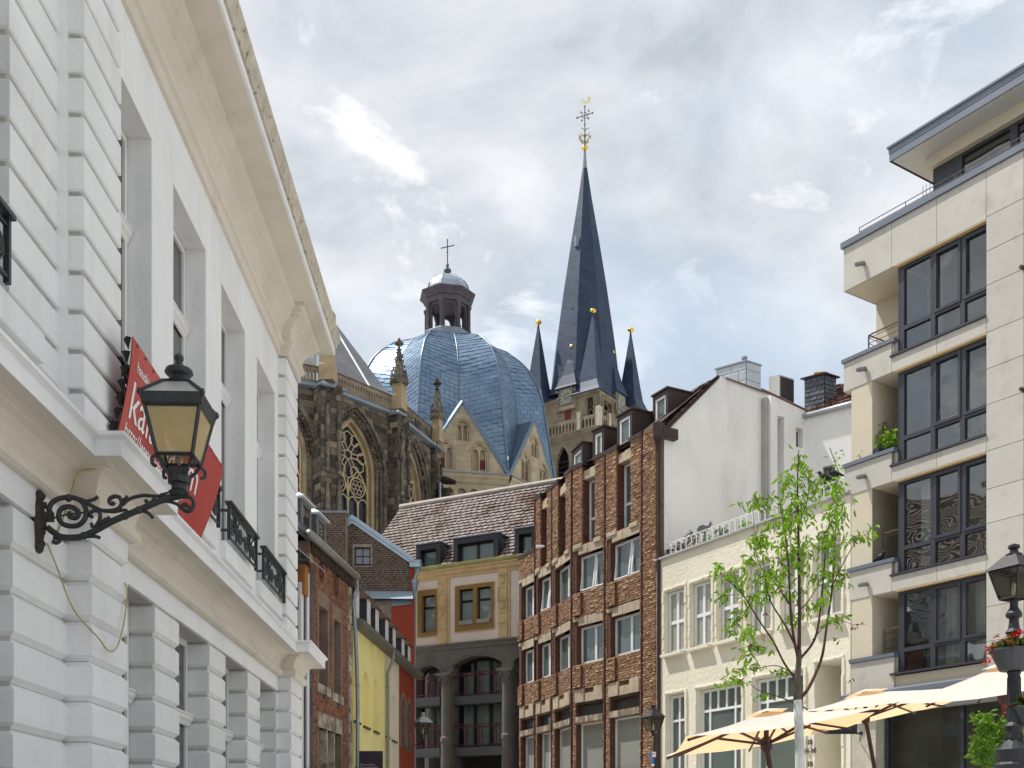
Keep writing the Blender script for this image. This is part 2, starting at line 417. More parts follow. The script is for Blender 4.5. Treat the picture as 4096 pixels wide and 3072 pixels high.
def smooth_path(pts, n=5):
    P = [Vector(p) for p in pts]; out = []
    for i in range(len(P)-1):
        a, b, c, d = P[max(i-1, 0)], P[i], P[i+1], P[min(i+2, len(P)-1)]
        for k in range(n):
            t = k/n; out.append(.5*((2*b)+(c-a)*t+(2*a-5*b+4*c-d)*t*t+(3*b-a-3*c+d)*t**3))
    out.append(P[-1]); return out
# ---------------------------------------------------------------- shared materials
WHITE = mat('white_paint', (.82, .82, .815), .7, .05, .8, bump=.16, bs=16, dirt=(.52, .50, .46), ds=2.2, da=.32, dlo=.52, dhi=.8, dsz=.2)
WBLOCK = mat('white_block_paint', (.79, .79, .785), .7, .05, 1.1, bump=.2, bs=18, dirt=(.50, .48, .44), ds=2.6, da=.34, dlo=.52, dhi=.8, dsz=.25, isl=.03)
CORN = mat('cornice_paint', (.68, .625, .53), .7, .06, .7, bump=.1, bs=12, dirt=(.42, .36, .27), ds=1.3, da=.5, dlo=.55, dhi=.85, dsz=2)
WFRAME = mat('white_window_frame', (.78, .77, .74), .45, .03, 2)
GREYMETAL = mat('zinc', (.32, .36, .40), .42, .12, 1.5, metal=.55, dirt=(.2, .21, .2), ds=1.2, da=.4)
GUTTER = mat('weathered_gutter', (.30, .29, .25), .5, .15, 2, metal=.4, dirt=(.16, .15, .12), ds=2, da=.5)
IRON = mat('black_iron', (.022, .024, .028), .42, .3, 9, bump=.25, bs=60, spec=.5)
IRONRUST = mat('brown_cast_iron', (.035, .031, .028), .6, .35, 12, bump=.5, bs=35)
GLASS = glass_mat('dark_glass', (.05, .056, .06))
GLASSG = glass_mat('green_grey_glass', (.10, .13, .125), wob=.04)
GLASSL = glass_mat('pale_blind_glass', (.30, .30, .25), wob=.03, rough=.12)
DARK = mat('dark_interior', (.03, .028, .026), .9, .2, 1)
SLATE = mat('slate', (.055, .062, .075), .5, .2, 2.5, isl=.25, bump=.2, bs=14, spec=.5)
LEAD = mat('lead_flashing', (.22, .25, .29), .5, .15, 1.2, metal=.3)
STONEPAVE = mat('paving', (.50, .49, .47), .85, .12, .6, bump=.3, bs=5, dirt=(.25, .24, .22), ds=.2, da=.5)
# ---------------------------------------------------------------- ground
def gz(x, y):
    t = min(1, max(0, (y-4)/13)); return 1.45*t*t*(3-2*t)
g = M(); xs = [-900, -200, -60, -20, -8, 0, 8, 20, 60, 200, 900]; ys = [-900, -200, -60, -20, -5]+[2+i for i in range(0, 18, 2)]+[24, 40, 80, 200, 900]
for y in ys:
    for x in xs: g.v.append((x, y, gz(x, y)))
for j in range(len(ys)-1):
    for i in range(len(xs)-1): k = j*len(xs)+i; g.f.append((k, k+1, k+len(xs)+1, k+len(xs)))
tag(g.build('ground', STONEPAVE), kind='structure')
# ---------------------------------------------------------------- white building on the left
W = Fr((-3.6, 0, 0), (-.0162, 1, 0), flip=False)
if W.N.x < 0: W.N = -W.N
WB = empty('white_building', W.p(14, 0, -3), 'white stuccoed building with banded stone courses and deep cream cornice on the left', 'building')
PL, PU = .21, .14                      # how far the pilasters stand out below and above the ledge
LW = [(7.0, 8.43), (10.63, 11.96), (12.88, 14.25), (15.10, 16.45), (17.33, 18.62)]
UW = [(7.1, 8.53), (10.43, 11.84), (12.64, 14.06), (14.87, 16.28), (17.09, 18.49)]
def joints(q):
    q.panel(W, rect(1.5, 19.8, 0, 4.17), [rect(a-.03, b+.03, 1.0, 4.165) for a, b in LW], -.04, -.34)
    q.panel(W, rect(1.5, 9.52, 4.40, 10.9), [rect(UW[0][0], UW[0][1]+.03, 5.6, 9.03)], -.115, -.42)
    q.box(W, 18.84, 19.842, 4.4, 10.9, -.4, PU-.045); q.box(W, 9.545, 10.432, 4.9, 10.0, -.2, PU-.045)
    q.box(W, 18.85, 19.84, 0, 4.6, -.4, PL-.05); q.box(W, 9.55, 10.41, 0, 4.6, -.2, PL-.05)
part('joint_bed', mat('grimy_shaded_joint', (.52, .505, .47), .9, .15, 3, dirt=(.28, .26, .22), ds=3, da=.5), WB, joints)  # darker joint colour holds grime and the painted shade of the grooves
def core(q):
    q.panel(W, rect(9.49, 18.85, 4.40, 10.9), [rect(a, b, 5.6, 9.03) for a, b in UW[1:]], 0, -.30)
    q.box(W, 1.5, 19.8, 0, 10.9, -9.0, -.5)
    q.box(W, 10.4, 18.8, 4.172, 4.46, -.3, 0); q.box(W, 1.5, 9.5, 4.172, 4.46, -.3, .002)
part('wall', WHITE, WB, core)
part('interior_backing', DARK, WB, lambda q: [q.box(W, a-.1, b+.1, z0, z1, -.49, -.36) for L_, z0, z1 in ((LW, 1.0, 4.2), (UW, 5.5, 9.1)) for a, b in L_])
GL = [2.474+.341*k for k in range(-2, 6)]            # joints of the lower courses
for i in range(len(GL)-1):
    z0, z1 = GL[i], GL[i+1]
    runs = [(8.43, 9.52, -.31, .0), (9.5, 10.42, -.1, PL), (10.42, 10.63, -.31, 0), (11.96, 12.88, -.31, 0), (14.25, 15.10, -.31, 0), (16.45, 17.33, -.31, 0), (18.62, 18.82, -.31, 0), (18.8, 19.85, -.3, PL)]
    for a, b, n0, n1 in runs:
        part('stone_block', WBLOCK, WB, lambda q: q.pillow(W, a+random.uniform(-.004, .004), b+random.uniform(-.004, .004), z0+.004, z1-.004, n0, n1+random.uniform(-.004, .004), .045))
for a, b in ((9.5, 10.42), (18.8, 19.85)):
    part('stone_block', WBLOCK, WB, lambda q: q.pillow(W, a, b, GL[-1]+.002, 4.46, -.1, PL, .03))
GU = [5.106+.3337*k for k in range(0, 15)]
for i in range(len(GU)-1):
    z0, z1 = GU[i], GU[i+1]
    for a, b, n0, n1, c in [(8.53, 9.53, -.40, -.07, .014), (9.5, 10.44, -.1, PU, .014), (18.8, 19.85, -.3, PU, .014)]:
        part('stone_block', WBLOCK, WB, lambda q: q.pillow(W, a+random.uniform(-.003, .003), b, z0+.022, z1-.022, n0, n1+random.uniform(-.003, .003), c))
# ledge between the floors, and the main cornice
pth = [(1.5, 0), (9.5, 0), (9.5, PL), (10.42, PL), (10.42, 0), (18.8, 0), (18.8, PL), (19.85, PL), (19.85, -4)]
bead = [(0, 4.40), (.05, 4.405), (.085, 4.43), (.095, 4.47), (.085, 4.51), (.05, 4.535), (.05, 4.57)]
cove = [(.06, 4.60), (.075, 4.66), (.115, 4.71), (.17, 4.735), (.17, 4.75), (.22, 4.765)]
fas = [(.36, 4.765), (.36, 4.90), (.40, 4.925), (.40, 4.955), (0, 5.03)]
part('ledge', CORN, WB, lambda q: q.sweep(W, pth, bead+cove+[(.358, 4.763)]))
part('ledge_fascia', WHITE, WB, lambda q: q.sweep(W, pth, [(.22, 4.766)]+fas))
pthu = [(1.5, -.02), (9.5, -.02), (9.5, PU), (10.44, PU), (10.44, 0), (18.8, 0), (18.8, PU), (19.85, PU), (19.85, -4)]
part('bed_moulding', CORN, WB, lambda q: q.sweep(W, pthu, [(0, 9.76), (.045, 9.765), (.045, 9.87), (.06, 9.90), (.10, 9.925), (.115, 9.96), (.10, 9.99), (.07, 10.01), (.075, 10.10), (.10, 10.19), (.16, 10.27), (.24, 10.315), (.24, 10.35), (.29, 10.37), (.29, 10.42), (.34, 10.45), (.34, 10.51)]))
pth2 = [(1.5, 0), (19.85, 0), (19.85, -6)]
part('soffit', CORN, WB, lambda q: q.sweep(W, pth2, [(.30, 10.50), (.67, 10.535), (.67, 10.56), (.2, 10.56)]))
part('cornice_fascia', WHITE, WB, lambda q: q.sweep(W, pth2, [(.64, 10.545), (.70, 10.55), (.70, 10.66), (.2, 10.66)]))
EDGE = mat('mossy_roof_edge', (.52, .47, .38), .8, .2, 4, dirt=(.10, .08, .04), ds=9, da=.7, dlo=.60, dhi=.66, bump=.2, bs=30)
part('roof_edge', EDGE, WB, lambda q: q.sweep(W, pth2, [(.66, 10.665), (.725, 10.68), (.735, 10.74), (.78, 10.83), (.79, 10.9), (.775, 10.915), (.3, 11.05)]))
part('roof', SLATE, WB, lambda q: q.add([W.p(1.5, 11.0, .7), W.p(20.5, 11.0, .7), W.p(20.5, 11.0, -9.5), W.p(1.5, 11.0, -9.5), W.p(4, 13.4, -4.4), W.p(17.6, 13.4, -4.4)], [(0, 1, 5, 4), (1, 2, 5), (2, 3, 4, 5), (3, 0, 4)]))
for (a, b) in LW: window(W, WB, a+.02, b-.02, 1.2, 4.165, -.27, WFRAME, GLASS, cols=2, rows=(.67,), fw=.075, dep=.06, bar=.11)
for (a, b) in UW: window(W, WB, a+.015, b-.015, 5.62, 9.015, -.25-(.08 if a < 8 else 0), WFRAME, GLASS, cols=2, rows=(.70,), fw=.075, dep=.06, bar=.11)
for L_, z in ((LW, 3.19), (UW, 8.0)):
    for a, b in L_: part('transom', WFRAME, WB, lambda q: q.sweep(W, [(a+.03, -.262), (b-.02, -.262)], [(0, z-.10), (.02, z-.09), (.035, z-.05), (.06, z-.02), (.06, z+.02), (.075, z+.03), (.075, z+.05), (0, z+.07)]))
for a, b in UW:
    part('sill_block', WBLOCK, WB, lambda q: q.pillow(W, a-.07, min(b+.3, 18.8), 5.37, 5.61, -.05, .075, .008))
    part('sill_block', WBLOCK, WB, lambda q: q.box(W, a-.03, min(b+.26, 18.8), 5.03, 5.368, -.05, .012))
# railings in front of the upper windows
def railing(k, a0, a1, label):
    rl = empty('window_railing', W.p((a0+a1)/2, 5.62, .1), label, 'railing', 'black scroll railings at the upper windows')
    z0, z1, n = 5.66, 6.10, .105
    def fr_(q):
        q.box(W, a0-.02, a1+.02, z1, z1+.035, n-.045, n+.05); q.box(W, a0, a1, z0, z0+.025, n-.015, n+.015)
        q.box(W, a0, a1, z1-.07, z1-.05, n-.012, n+.012)
        for a in (a0+.02, a1-.02): q.box(W, a-.02, a+.02, z0-.03, z1, n-.022, n+.022)
        for z in (z0+.08, z1-.1): q.box(W, a0-.005, a0+.03, z, z+.03, -.02, n)
    part('frame', IRON, rl, fr_)
    m_ = (a1-a0)/4; zc = (z0+z1-.06)/2+.01
    def sc_(q):
        for i in range(4):
            c = a0+m_*(i+.5); sg = 1 if i % 2 else -1
            for s_, r_, dz in ((1, .165, 0), (-1, .085, -.02)):
                pts = scroll((c+sg*.02, zc+dz), r_, .03, R(90), R(90)+sg*s_*R(560), 22)
                q.tube([W.p(min(max(x, a0+.03), a1-.03), min(max(z, z0+.03), z1-.08), n) for x, z in pts], .0125, 5)
            q.tube([W.p(c-sg*m_*.5, z0+.02, n), W.p(c-sg*m_*.42, zc-.05, n), W.p(c-sg*m_*.5, zc+.1, n), W.p(c-sg*m_*.38, z1-.07, n)], .013, 5)
        for x in (a0+m_, a0+2*m_, a0+3*m_): q.lathe(W.p(x, zc, n), [(.01, -.03), (.035, 0), (.01, .03)], 6)
    part('scrollwork', IRON, rl, sc_)
railing(0, 6.4, 8.1, 'black scroll railing cut off at the left edge of the photo')
railing(1, 10.47, 12.1, 'black scroll railing hidden behind the left end of the red banner')
railing(2, 12.58, 14.3, 'black scroll railing behind the right end of the red banner')
railing(3, 14.83, 16.55, 'black scroll railing at the window just right of the red banner')
railing(4, 17.05, 18.75, 'black scroll railing at the last upper window beside the white corner courses')
# red banner tied to the railings
RED = mat('red_banner', (.42, .045, .035), .55, .10, .9, bump=.15, bs=3, dirt=(.55, .16, .12), ds=.5, da=.35)
PRINT = mat('white_print', (.85, .83, .81), .6, .03, 2)
bn = M(); na, nz = 26, 8; A0, A1 = 10.12, 13.62
def bpt(i, j, e=0):
    t, s_ = i/na, j/nz; a = A0+(A1-A0)*t - max(0, t-.9)*0; z = 5.16+1.02*s_
    n = .34-.16*(1-s_)**1.5-.10*max(0, (t-.75)/.25)**2*(1-s_)+.012*math.sin(t*9+s_*2)
    a -= .25*max(0, (t-.8)/.2)*(1-s_)**1.4
    return W.p(a, z, n+e)
bn.v = [tuple(bpt(i, j)) for j in range(nz+1) for i in range(na+1)]+[tuple(bpt(i, j, -.008)) for j in range(nz+1) for i in range(na+1)]
o_ = (na+1)*(nz+1)
for j in range(nz):
    for i in range(na): k = j*(na+1)+i; bn.f += [(k, k+1, k+na+2, k+na+1), (o_+k, o_+k+na+1, o_+k+na+2, o_+k+1)]
BAN = empty('banner', W.p(11.8, 5.1, .2), 'long red banner with white lettering hung on the white building behind the wall lantern', 'banner')
bn.build('cloth', RED, BAN, smooth=True)
def on_banner(o):
    for v in o.data.vertices:
        a = (v.co-W.o).dot(W.d); z = v.co.z; e = (v.co-W.o).dot(W.N)
        v.co = bpt((a-A0)/(A1-A0)*na, (z-5.16)/1.02*nz, .006+e)
for nm, s_, a, z, sz in (('small_lettering', 'hauskirche für jugendliche', 10.28, 5.93, .135), ('large_lettering', 'kafarna:um', 10.22, 5.50, .48), ('address_lettering', 'http://www.kafarnaum.de', 10.22, 5.34, .16)):
    on_banner(text(nm, s_, W, a, z, 0, sz, PRINT, BAN, sx=1.12, depth=.001))
ROPE = mat('grommet', (.1, .08, .06), .5)
part('grommet', ROPE, BAN, lambda q: [q.lathe(bpt(i, 7.75, .004), [(.016, 0), (.016, .006)], 6, ax=W.N) for i in range(1, 26, 2)])
part('torn_lining', mat('torn_lining', (.012, .010, .010), .9), BAN, lambda q: [q.quad(bpt(-.05, j, -.03), bpt(-.45-.5*random.random(), j+.3+.4*random.random(), -.06), bpt(-.25, j+.9, -.05), bpt(.15, j+1, -.02)) for j in range(0, 8)])
part('batten', mat('pale_timber', (.45, .33, .18), .8, .2, 6), BAN, lambda q: [q.box(W, 10.2+i*.85, 10.2+i*.85+.8, 5.12, 5.17, .12, .16) for i in range(4)])
# wall lantern on its scroll bracket
LB = Fr((0, 8.88, 0), (1, 0, 0), flip=False)
if LB.N.y > 0: LB.N = -LB.N
def L_(u, v, n=0): a, z = LB.px(u, v); return LB.p(a, z, n)
LN = empty('wall_lantern', L_(150, 2090), 'black iron wall lantern with amber glass on a scrolled bracket', 'lantern')
def plate(q):
    q.tube(smooth_path([L_(150, 1972), L_(146, 2000), L_(150, 2050), L_(152, 2090), L_(150, 2140), L_(148, 2190), L_(147, 2212)], 3), [.04, .052, .05, .045, .055, .06, .055, .05, .06, .068, .065, .06, .055, .05, .05, .055, .05, .04, .025], 8)
    for v, r_ in ((1985, .05), (2020, .045), (2070, .06), (2130, .05), (2175, .05)): q.lathe(L_(156, v), [(.012, -.05), (r_, -.02), (r_*.9, .02), (.012, .05)], 8, ax=(1, 0, 0))
    q.box(LB, *[LB.px(175, 2070)[0], LB.px(212, 2070)[0]], LB.px(0, 2085)[1], LB.px(0, 2050)[1], -.03, .03)
part('wall_plate', IRONRUST, LN, plate)
def tubes(q, lst):
    for pts, r_ in lst: q.tube(smooth_path([L_(u, v) for u, v in pts], 5), r_*1.22, 7)
part('scroll_arm', IRON, LN, lambda q: (tubes(q, [
    ([(190, 2110), (215, 2130), (245, 2147), (300, 2150), (335, 2143), (390, 2118), (450, 2085), (520, 2055), (590, 2025), (650, 2000), (700, 1988), (735, 1982)], .021),
    ([(195, 2045), (205, 2015), (235, 1995), (285, 1990), (325, 2005), (345, 2040), (340, 2075), (315, 2100), (280, 2105), (250, 2095), (235, 2070), (240, 2042), (262, 2028), (290, 2030), (312, 2045), (312, 2062), (300, 2072), (282, 2068), (276, 2058), (286, 2052)], .017),
    ([(285, 1990), (330, 2000), (365, 2022), (410, 2042), (460, 2040), (485, 2020), (480, 1992), (460, 1985), (440, 1995), (438, 2010), (450, 2016), (458, 2008)], .014),
    ([(410, 2042), (455, 2047), (500, 2040), (515, 2055)], .011),
    ([(380, 2110), (398, 2080), (400, 2055), (385, 2042), (365, 2048), (360, 2062), (372, 2068)], .013),
    ([(490, 2020), (520, 1995), (570, 1982), (610, 1985), (615, 2000), (600, 2012), (585, 2008), (585, 1998)], .012),
    ([(570, 1982), (640, 1984), (700, 1982)], .011),
    ([(735, 1984), (765, 1992), (775, 2015), (765, 2040), (745, 2045), (730, 2032), (738, 2018), (752, 2022), (750, 2032)], .014),
    ([(610, 2010), (660, 2005), (705, 2015), (730, 2038)], .011),
    ([(560, 2042), (590, 2050), (612, 2072)], .012), ([(340, 2146), (380, 2145), (400, 2152)], .012), ([(215, 2150), (240, 2160), (225, 2172), (212, 2165)], .013),
    ([(345, 2005), (375, 1998), (392, 1985)], .012), ([(480, 2005), (500, 1995), (508, 1982)], .01), ([(370, 2110), (366, 2092)], .012), ([(420, 2090), (440, 2068)], .014), ([(400, 2100), (428, 2075)], .015), ([(205, 2045), (185, 2028), (180, 2010)], .012),
    ([(640, 1978), (680, 1968), (700, 1960)], .007), ([(215, 2072), (270, 2058), (340, 2050)], .006)]),
    [q.lathe(L_(u, v), [(.012, -.03), (.032, -.01), (.032, .01), (.012, .03)], 8, ax=(1, 0, -.1 if u < 400 else .45)) for u, v in ((335, 2143), (500, 2064), (556, 2040), (274, 1992), (200, 2055))]), smooth=True)
lc = Vector((pix(716, 1900, 8.88).x, 8.88, 0)); lz = lambda v: EYE+(HY-v)/F*8.88
def ring4(h, z, rot=R(2)):
    return [Vector((lc.x+h*math.sqrt(2)*math.cos(rot+math.pi/4+k*math.pi/2), lc.y+h*math.sqrt(2)*math.sin(rot+math.pi/4+k*math.pi/2), z)) for k in range(4)]
def socket(q):
    q.lathe(lc+Z3*lz(1985), [(.06, 0), (.075, .02), (.085, .03), (.06, .05), (.06, .09), (.09, .10), (.09, .16), (.075, .17), (.075, .21), (.085, .22)], 10)
    for p in ring4(.13, lz(1872)):
        b = Vector((lc.x, lc.y, lz(1935))); d = (p-b)
        q.tube(smooth_path([b+d*.25, b+d*.7+Z3*.01, p+Z3*.04, p+d*.25+Z3*.0, p+d*.25-Z3*.05, p+d*.08-Z3*.045], 3), .0145, 6)
part('socket', IRON, LN, socket)
bz, tz = lz(1838), lz(1655)
lo, hi = ring4(.138, bz), ring4(.212, tz)
def lframe(q):
    for i in range(4):
        q.tube([lo[i], hi[i]], .016, 4); q.tube([lo[i], lo[(i+1) % 4]], .016, 4); q.tube([hi[i], hi[(i+1) % 4]], .02, 4)
    a, b, c, d = ring4(.226, tz+.0), ring4(.244, tz+.07), ring4(.24, tz+.085), ring4(.096, tz+.225)
    for p, r_ in ((a, b), (b, c)):
        for i in range(4): q.quad(p[i], p[(i+1) % 4], r_[(i+1) % 4], r_[i])
    for i in range(4): q.tube([c[i], d[i]], .016, 4); q.tube([d[i], d[(i+1) % 4]], .014, 4); q.lathe(c[i]-Z3*.01, [(.014, -.02), (.022, 0), (.01, .03)], 5)
    q.quad(*ring4(.224, tz+.012))
part('lantern_frame', IRON, LN, lframe)
AMB = glass_mat('amber_glass', (.62, .47, .20), through=.38, wob=.4, rough=.25)
MILK = mat('milky_roof_glass', (.42, .43, .40), .25, .1, 6)
for i in range(4):
    s1 = .985
    part('pane', AMB, LN, lambda q: q.quad(*[(p-Vector((lc.x, lc.y, p.z)))*s1+Vector((lc.x, lc.y, p.z)) for p in (lo[i], lo[(i+1) % 4], hi[(i+1) % 4], hi[i])]))
c_, d_ = ring4(.23, tz+.088), ring4(.093, tz+.223)
for i in range(4): part('roof_pane', MILK, LN, lambda q: q.quad(c_[i], c_[(i+1) % 4], d_[(i+1) % 4], d_[i]))
part('lamp_fitting', mat('lamp_fitting', (.35, .3, .2), .5, .2, 8), LN, lambda q: (q.lathe(lc+Z3*bz, [(.03, 0), (.03, .1), (.05, .12), (.05, .2), (.02, .26)], 8), q.tube([lc+Z3*(bz-.1), lc+Z3*(bz+.02)], .012, 6)))
part('finial', IRON, LN, lambda q: q.lathe(lc+Z3*(tz+.235), [(.12, 0), (.10, .015), (.06, .028), (.055, .05), (.09, .062), (.112, .085), (.10, .115), (.06, .135), (.03, .148), (.025, .178), (.036, .19), (.037, .215), (.02, .235), (.001, .242)], 14), smooth=True)
# loose cable below the bracket
part('cable', mat('old_cable', (.42, .33, .14), .6, .3, 6), None, lambda q: q.tube(smooth_path([W.p(9.02, 4.02, .02), W.p(9.12, 3.85, .06), W.p(9.32, 3.55, .12), W.p(9.5, 3.35, .26), W.p(9.7, 3.28, .27), W.p(9.95, 3.34, .26), W.p(10.15, 3.55, .25), W.p(10.28, 3.78, .24), W.p(10.33, 3.95, .23), W.p(10.30, 4.0, .22)], 5), .007, 5), label='loose yellowed cable sagging across the white courses below the lantern', cat='cable')
part('cable', MATS['old_cable'], None, lambda q: q.tube(smooth_path([W.p(9.3, 5.0, .02), W.p(9.36, 4.93, .42), W.p(9.36, 4.76, .40), W.p(9.34, 4.70, .17), W.p(9.3, 4.56, .12), W.p(9.34, 4.42, .06), W.p(9.28, 4.2, .012), W.p(9.15, 4.05, .012)], 5), .008, 5), label='thin stained cable running down over the ledge above the lantern bracket', cat='cable')
# ---------------------------------------------------------------- cathedral: choir, domed octagon, west tower
SOOT = mat('sooty_ashlar', None, .9, .22, 3, bump=.5, bs=9, pal=[(.032, .028, .024), (.07, .06, .048), (.13, .108, .078), (.042, .037, .031), (.17, .135, .095), (.075, .064, .05), (.26, .215, .15), (.05, .044, .036), (.11, .08, .05)], dirt=(.025, .022, .02), ds=.35, da=.6, dlo=.5, dhi=.68)
MORTAR = mat('sooty_mortar', (.19, .16, .125), .95, .3, 2, dirt=(.03, .027, .024), ds=.4, da=.7)
TANST = mat('tan_stone', (.38, .29, .175), .85, .15, 1.5, bump=.2, bs=9, dirt=(.16, .11, .06), ds=.8, da=.5)
TRAC = mat('tracery_stone', (.56, .44, .26), .85, .12, 2.5, dirt=(.2, .15, .09), ds=1.2, da=.4)
GREYST = mat('grey_carved_stone', (.17, .145, .11), .9, .3, 3, bump=.6, bs=14, dirt=(.035, .03, .026), ds=.9, da=.75, dlo=.45, dhi=.6)
SANDG = mat('gable_sandstone', (.40, .33, .22), .85, .10, 1.2, isl=.12, bump=.25, bs=10, dirt=(.17, .13, .08), ds=.45, da=.5, dlo=.52, dhi=.75)
TOWST = mat('tower_stone', (.30, .245, .165), .9, .2, .8, bump=.3, bs=6, isl=.15, dirt=(.10, .085, .06), ds=.5, da=.6, dlo=.5, dhi=.72, wave=(.9, .45, .86, .8))
LEADD = mat('dome_lead', None, .42, .10, .7, metal=.55, spec=.6, pal=[(.115, .185, .275), (.135, .21, .305), (.12, .195, .29), (.155, .23, .325), (.125, .20, .295)], dirt=(.30, .36, .42), ds=.35, da=.35, dlo=.5, dhi=.7)
RIB = mat('dome_rib_lead', (.15, .20, .26), .4, .1, 1, metal=.5)
SPIRE = mat('spire_slate', (.036, .058, .105), .6, .2, .5, bump=.1, bs=8, spec=.3, wave=(.55, .23, .72, .38))
CHROOF = mat('choir_slate', (.13, .13, .135), .55, .25, .7, bump=.15, bs=9, spec=.5, wave=(.4, .22, .75, .55), dirt=(.24, .23, .22), ds=.5, da=.5)
GOLD = mat('gilding', (.80, .50, .10), .25, .05, 2, metal=1)
PORPH = mat('dark_timber_lantern', (.085, .072, .082), .6, .2, 2)
COPPER = mat('green_copper', (.07, .12, .10), .6, .2, 4)
LEADG = mat('leaded_glass', (.03, .034, .04), .3, .4, 8, spec=.5, wave=(.28, .28, .6, .25))
# --- choir
c2 = lambda p: Vector((p[0], p[1], 0))
P2 = Vector((-8.11, 78, 0)); dB = Vector((.652, .759, 0)); dC = Vector((.345, .939, 0)); dA = Vector((.899, .438, 0))
P1 = P2-dB*6.2; P3 = P2+dC*6.4; P0 = P1-dA*6.2
CH = empty('cathedral_choir', (-12, 82, 0), 'sooty gothic choir with tall tracery windows, pinnacles and slate roof', 'church')
ZB = 31.6                                     # foot of the balustrade
facets = [(Fr(P0, dA), 6.2), (Fr(P1, dB), 6.2), (Fr(P2, dC), 6.4)]
stones = []
fb = facets[1][0]
aC, zt = fb.px(1425, 1612); hw = fb.a(1545)-aC
for fi, (fr, L0) in enumerate(facets):
    c = aC if fi == 1 else (3.3 if fi == 2 else 3.0)
    h0 = 2.72; za = zt; zs = za-4.3; z0 = 17.0
    op = arch(c-h0, c+h0, z0+.01, zs, za, 12)
    part('wall', MORTAR, CH, lambda q: q.panel(fr, rect(0, L0, 0, ZB-.3), [op], 0, -.4))
    stones += lay(fr, rect(0, L0, z0+3, ZB-.35), [op], .85, .42, .05, .03, jl=.45, jh=.25)
    for i, (o0, n0, n1, mm) in enumerate([(0, .06, -.3, GREYST), (.20, -.12, -.5, SOOT), (.42, -.32, -.7, GREYST), (.66, -.5, -.9, TANST)]):
        A = arch(c-h0+o0-.02, c+h0-o0+.02, z0+.01, zs, za-o0*1.3+.02, 14); B_ = arch(c-h0+o0+.22, c+h0-o0-.22, z0+.02, zs, za-o0*1.3-.29, 14)
        part('archivolt', mm, CH, lambda q: q.panel(fr, A, [B_], n0, n1))
    # carved bosses along the second ring
    bo = arch(c-h0+.33, c+h0-.33, z0, zs, za-.43, 14)
    part('boss_row', GREYST, CH, lambda q: [q.lathe(fr.p(x, z, -.11), [(.10, 0), (.09, .06), (.03, .1)], 6, ax=fr.N) for x, z in bo[3:-1] if z > zs], kind='stuff')
    if fi < 2:
        bo2 = arch(c-h0+.55, c+h0-.55, z0, zs, za-.72, 20)
        part('leaf_carving', GREYST, CH, lambda q: [q.lathe(fr.p(x+random.uniform(-.08, .08), z+random.uniform(-.08, .08), -.30), [(.14, 0), (.11, .10), (.05, .17)], 5, ax=fr.N+fr.d*random.uniform(-.5, .5)) for x, z in bo2[2:]], kind='stuff')
    hg = h0-.92; zg = za-1.2
    gl = arch(c-hg, c+hg, z0, zs, zg, 12)
    wn_ = part('window', TRAC, CH, lambda q: q.panel(fr, gl, [arch(c-hg+.1, c+hg-.1, z0+.01, zs, zg-.14, 12)], -.80, -.95))
    part('pane', LEADG, wn_, lambda q: q.panel(fr, gl, [], -1.02, -1.1, edge=False))
    def trac(q):
        n = -.86; zc = zs+1.05
        T = lambda pts, r_=.055, cl=False: q.tube([fr.p(a, z, n) for a, z in pts], r_, 5, closed=cl)
        circ = lambda x, z, r_, k=.05: T([(x+r_*math.cos(t*math.pi/8), z+r_*math.sin(t*math.pi/8)) for t in range(16)], k, True)
        Rr = hg*.90; circ(c, zc, .30)
        for k in range(6):
            t = math.pi/2+k*math.pi/3; e = (math.cos(t), math.sin(t)); s_ = (-e[1], e[0])
            T([(c+e[0]*r_+s_[0]*w__, zc+e[1]*r_+s_[1]*w__) for r_, w__ in ((.30, 0), (.72, .25), (1.1, .40), (1.4, .33), (1.6, 0), (1.4, -.33), (1.1, -.40), (.72, -.25), (.30, 0))], .045)
            t2 = t+math.pi/6; x, z = c+1.22*math.cos(t2), zc+1.22*math.sin(t2)
            if abs(x-c) < hg-.2: circ(x, z, .36, .045)
        for x in (c-.86, c+.86): circ(x, zs-1.0, .66); [circ(x+.33*math.cos(j*math.pi/3), zs-1.0+.33*math.sin(j*math.pi/3), .18, .03) for j in range(6)]
        for x in (-1.42, -.71, 0, .71, 1.42): T([(c+x*hg/1.42, z0), (c+x*hg/1.42, zs-(.6 if x == 0 else 1.95 if abs(x) < 1 else -.1))], .07)
        for i in range(4):
            x0 = c+(-1.42+.71*i)*hg/1.42; T([p for p in arch(x0+.05, x0+.71*hg/1.42-.05, zs-2.5, zs-2.15, zs-1.7, 5)[1:]], .045)
        for s_ in (-1, 1): T([p for p in arch(*sorted((c, c+s_*hg)), zs-2.2, zs-1.9, zs+.15, 7)[1:]], .06)
    part('tracery', TRAC, CH, trac, smooth=True)
    part('window_bars', IRON, CH, lambda q: [q.tube([fr.p(c-hg, z, -.92), fr.p(c+hg, z, -.92)], .03, 4) for z in (zs-3.3, zs-4.1, zs-4.9, zs-5.7, zs-6.5)])
    # ledge and balustrade
    part('lead_ledge', LEAD, CH, lambda q: q.sweep(fr, [(-.1, 0), (L0+.1, 0)], [(0, ZB-.42), (.35, ZB-.36), (.38, ZB-.2), (.1, ZB), (0, ZB+.02)]))
    nb = 22; bw = (L0-.9)/nb
    part('balustrade', GREYST if fi == 2 else mat('balustrade_stone', (.25, .205, .15), .9, .2, 3, dirt=(.06, .05, .04), ds=1.5, da=.7), CH, lambda q: q.panel(fr, rect(.42, L0-.42, ZB, ZB+.95), [arch(.45+bw*i+.045, .45+bw*(i+1)-.045, ZB+.12, ZB+.55, ZB+.74, 4) for i in range(nb)], .12, -.06, back=True))
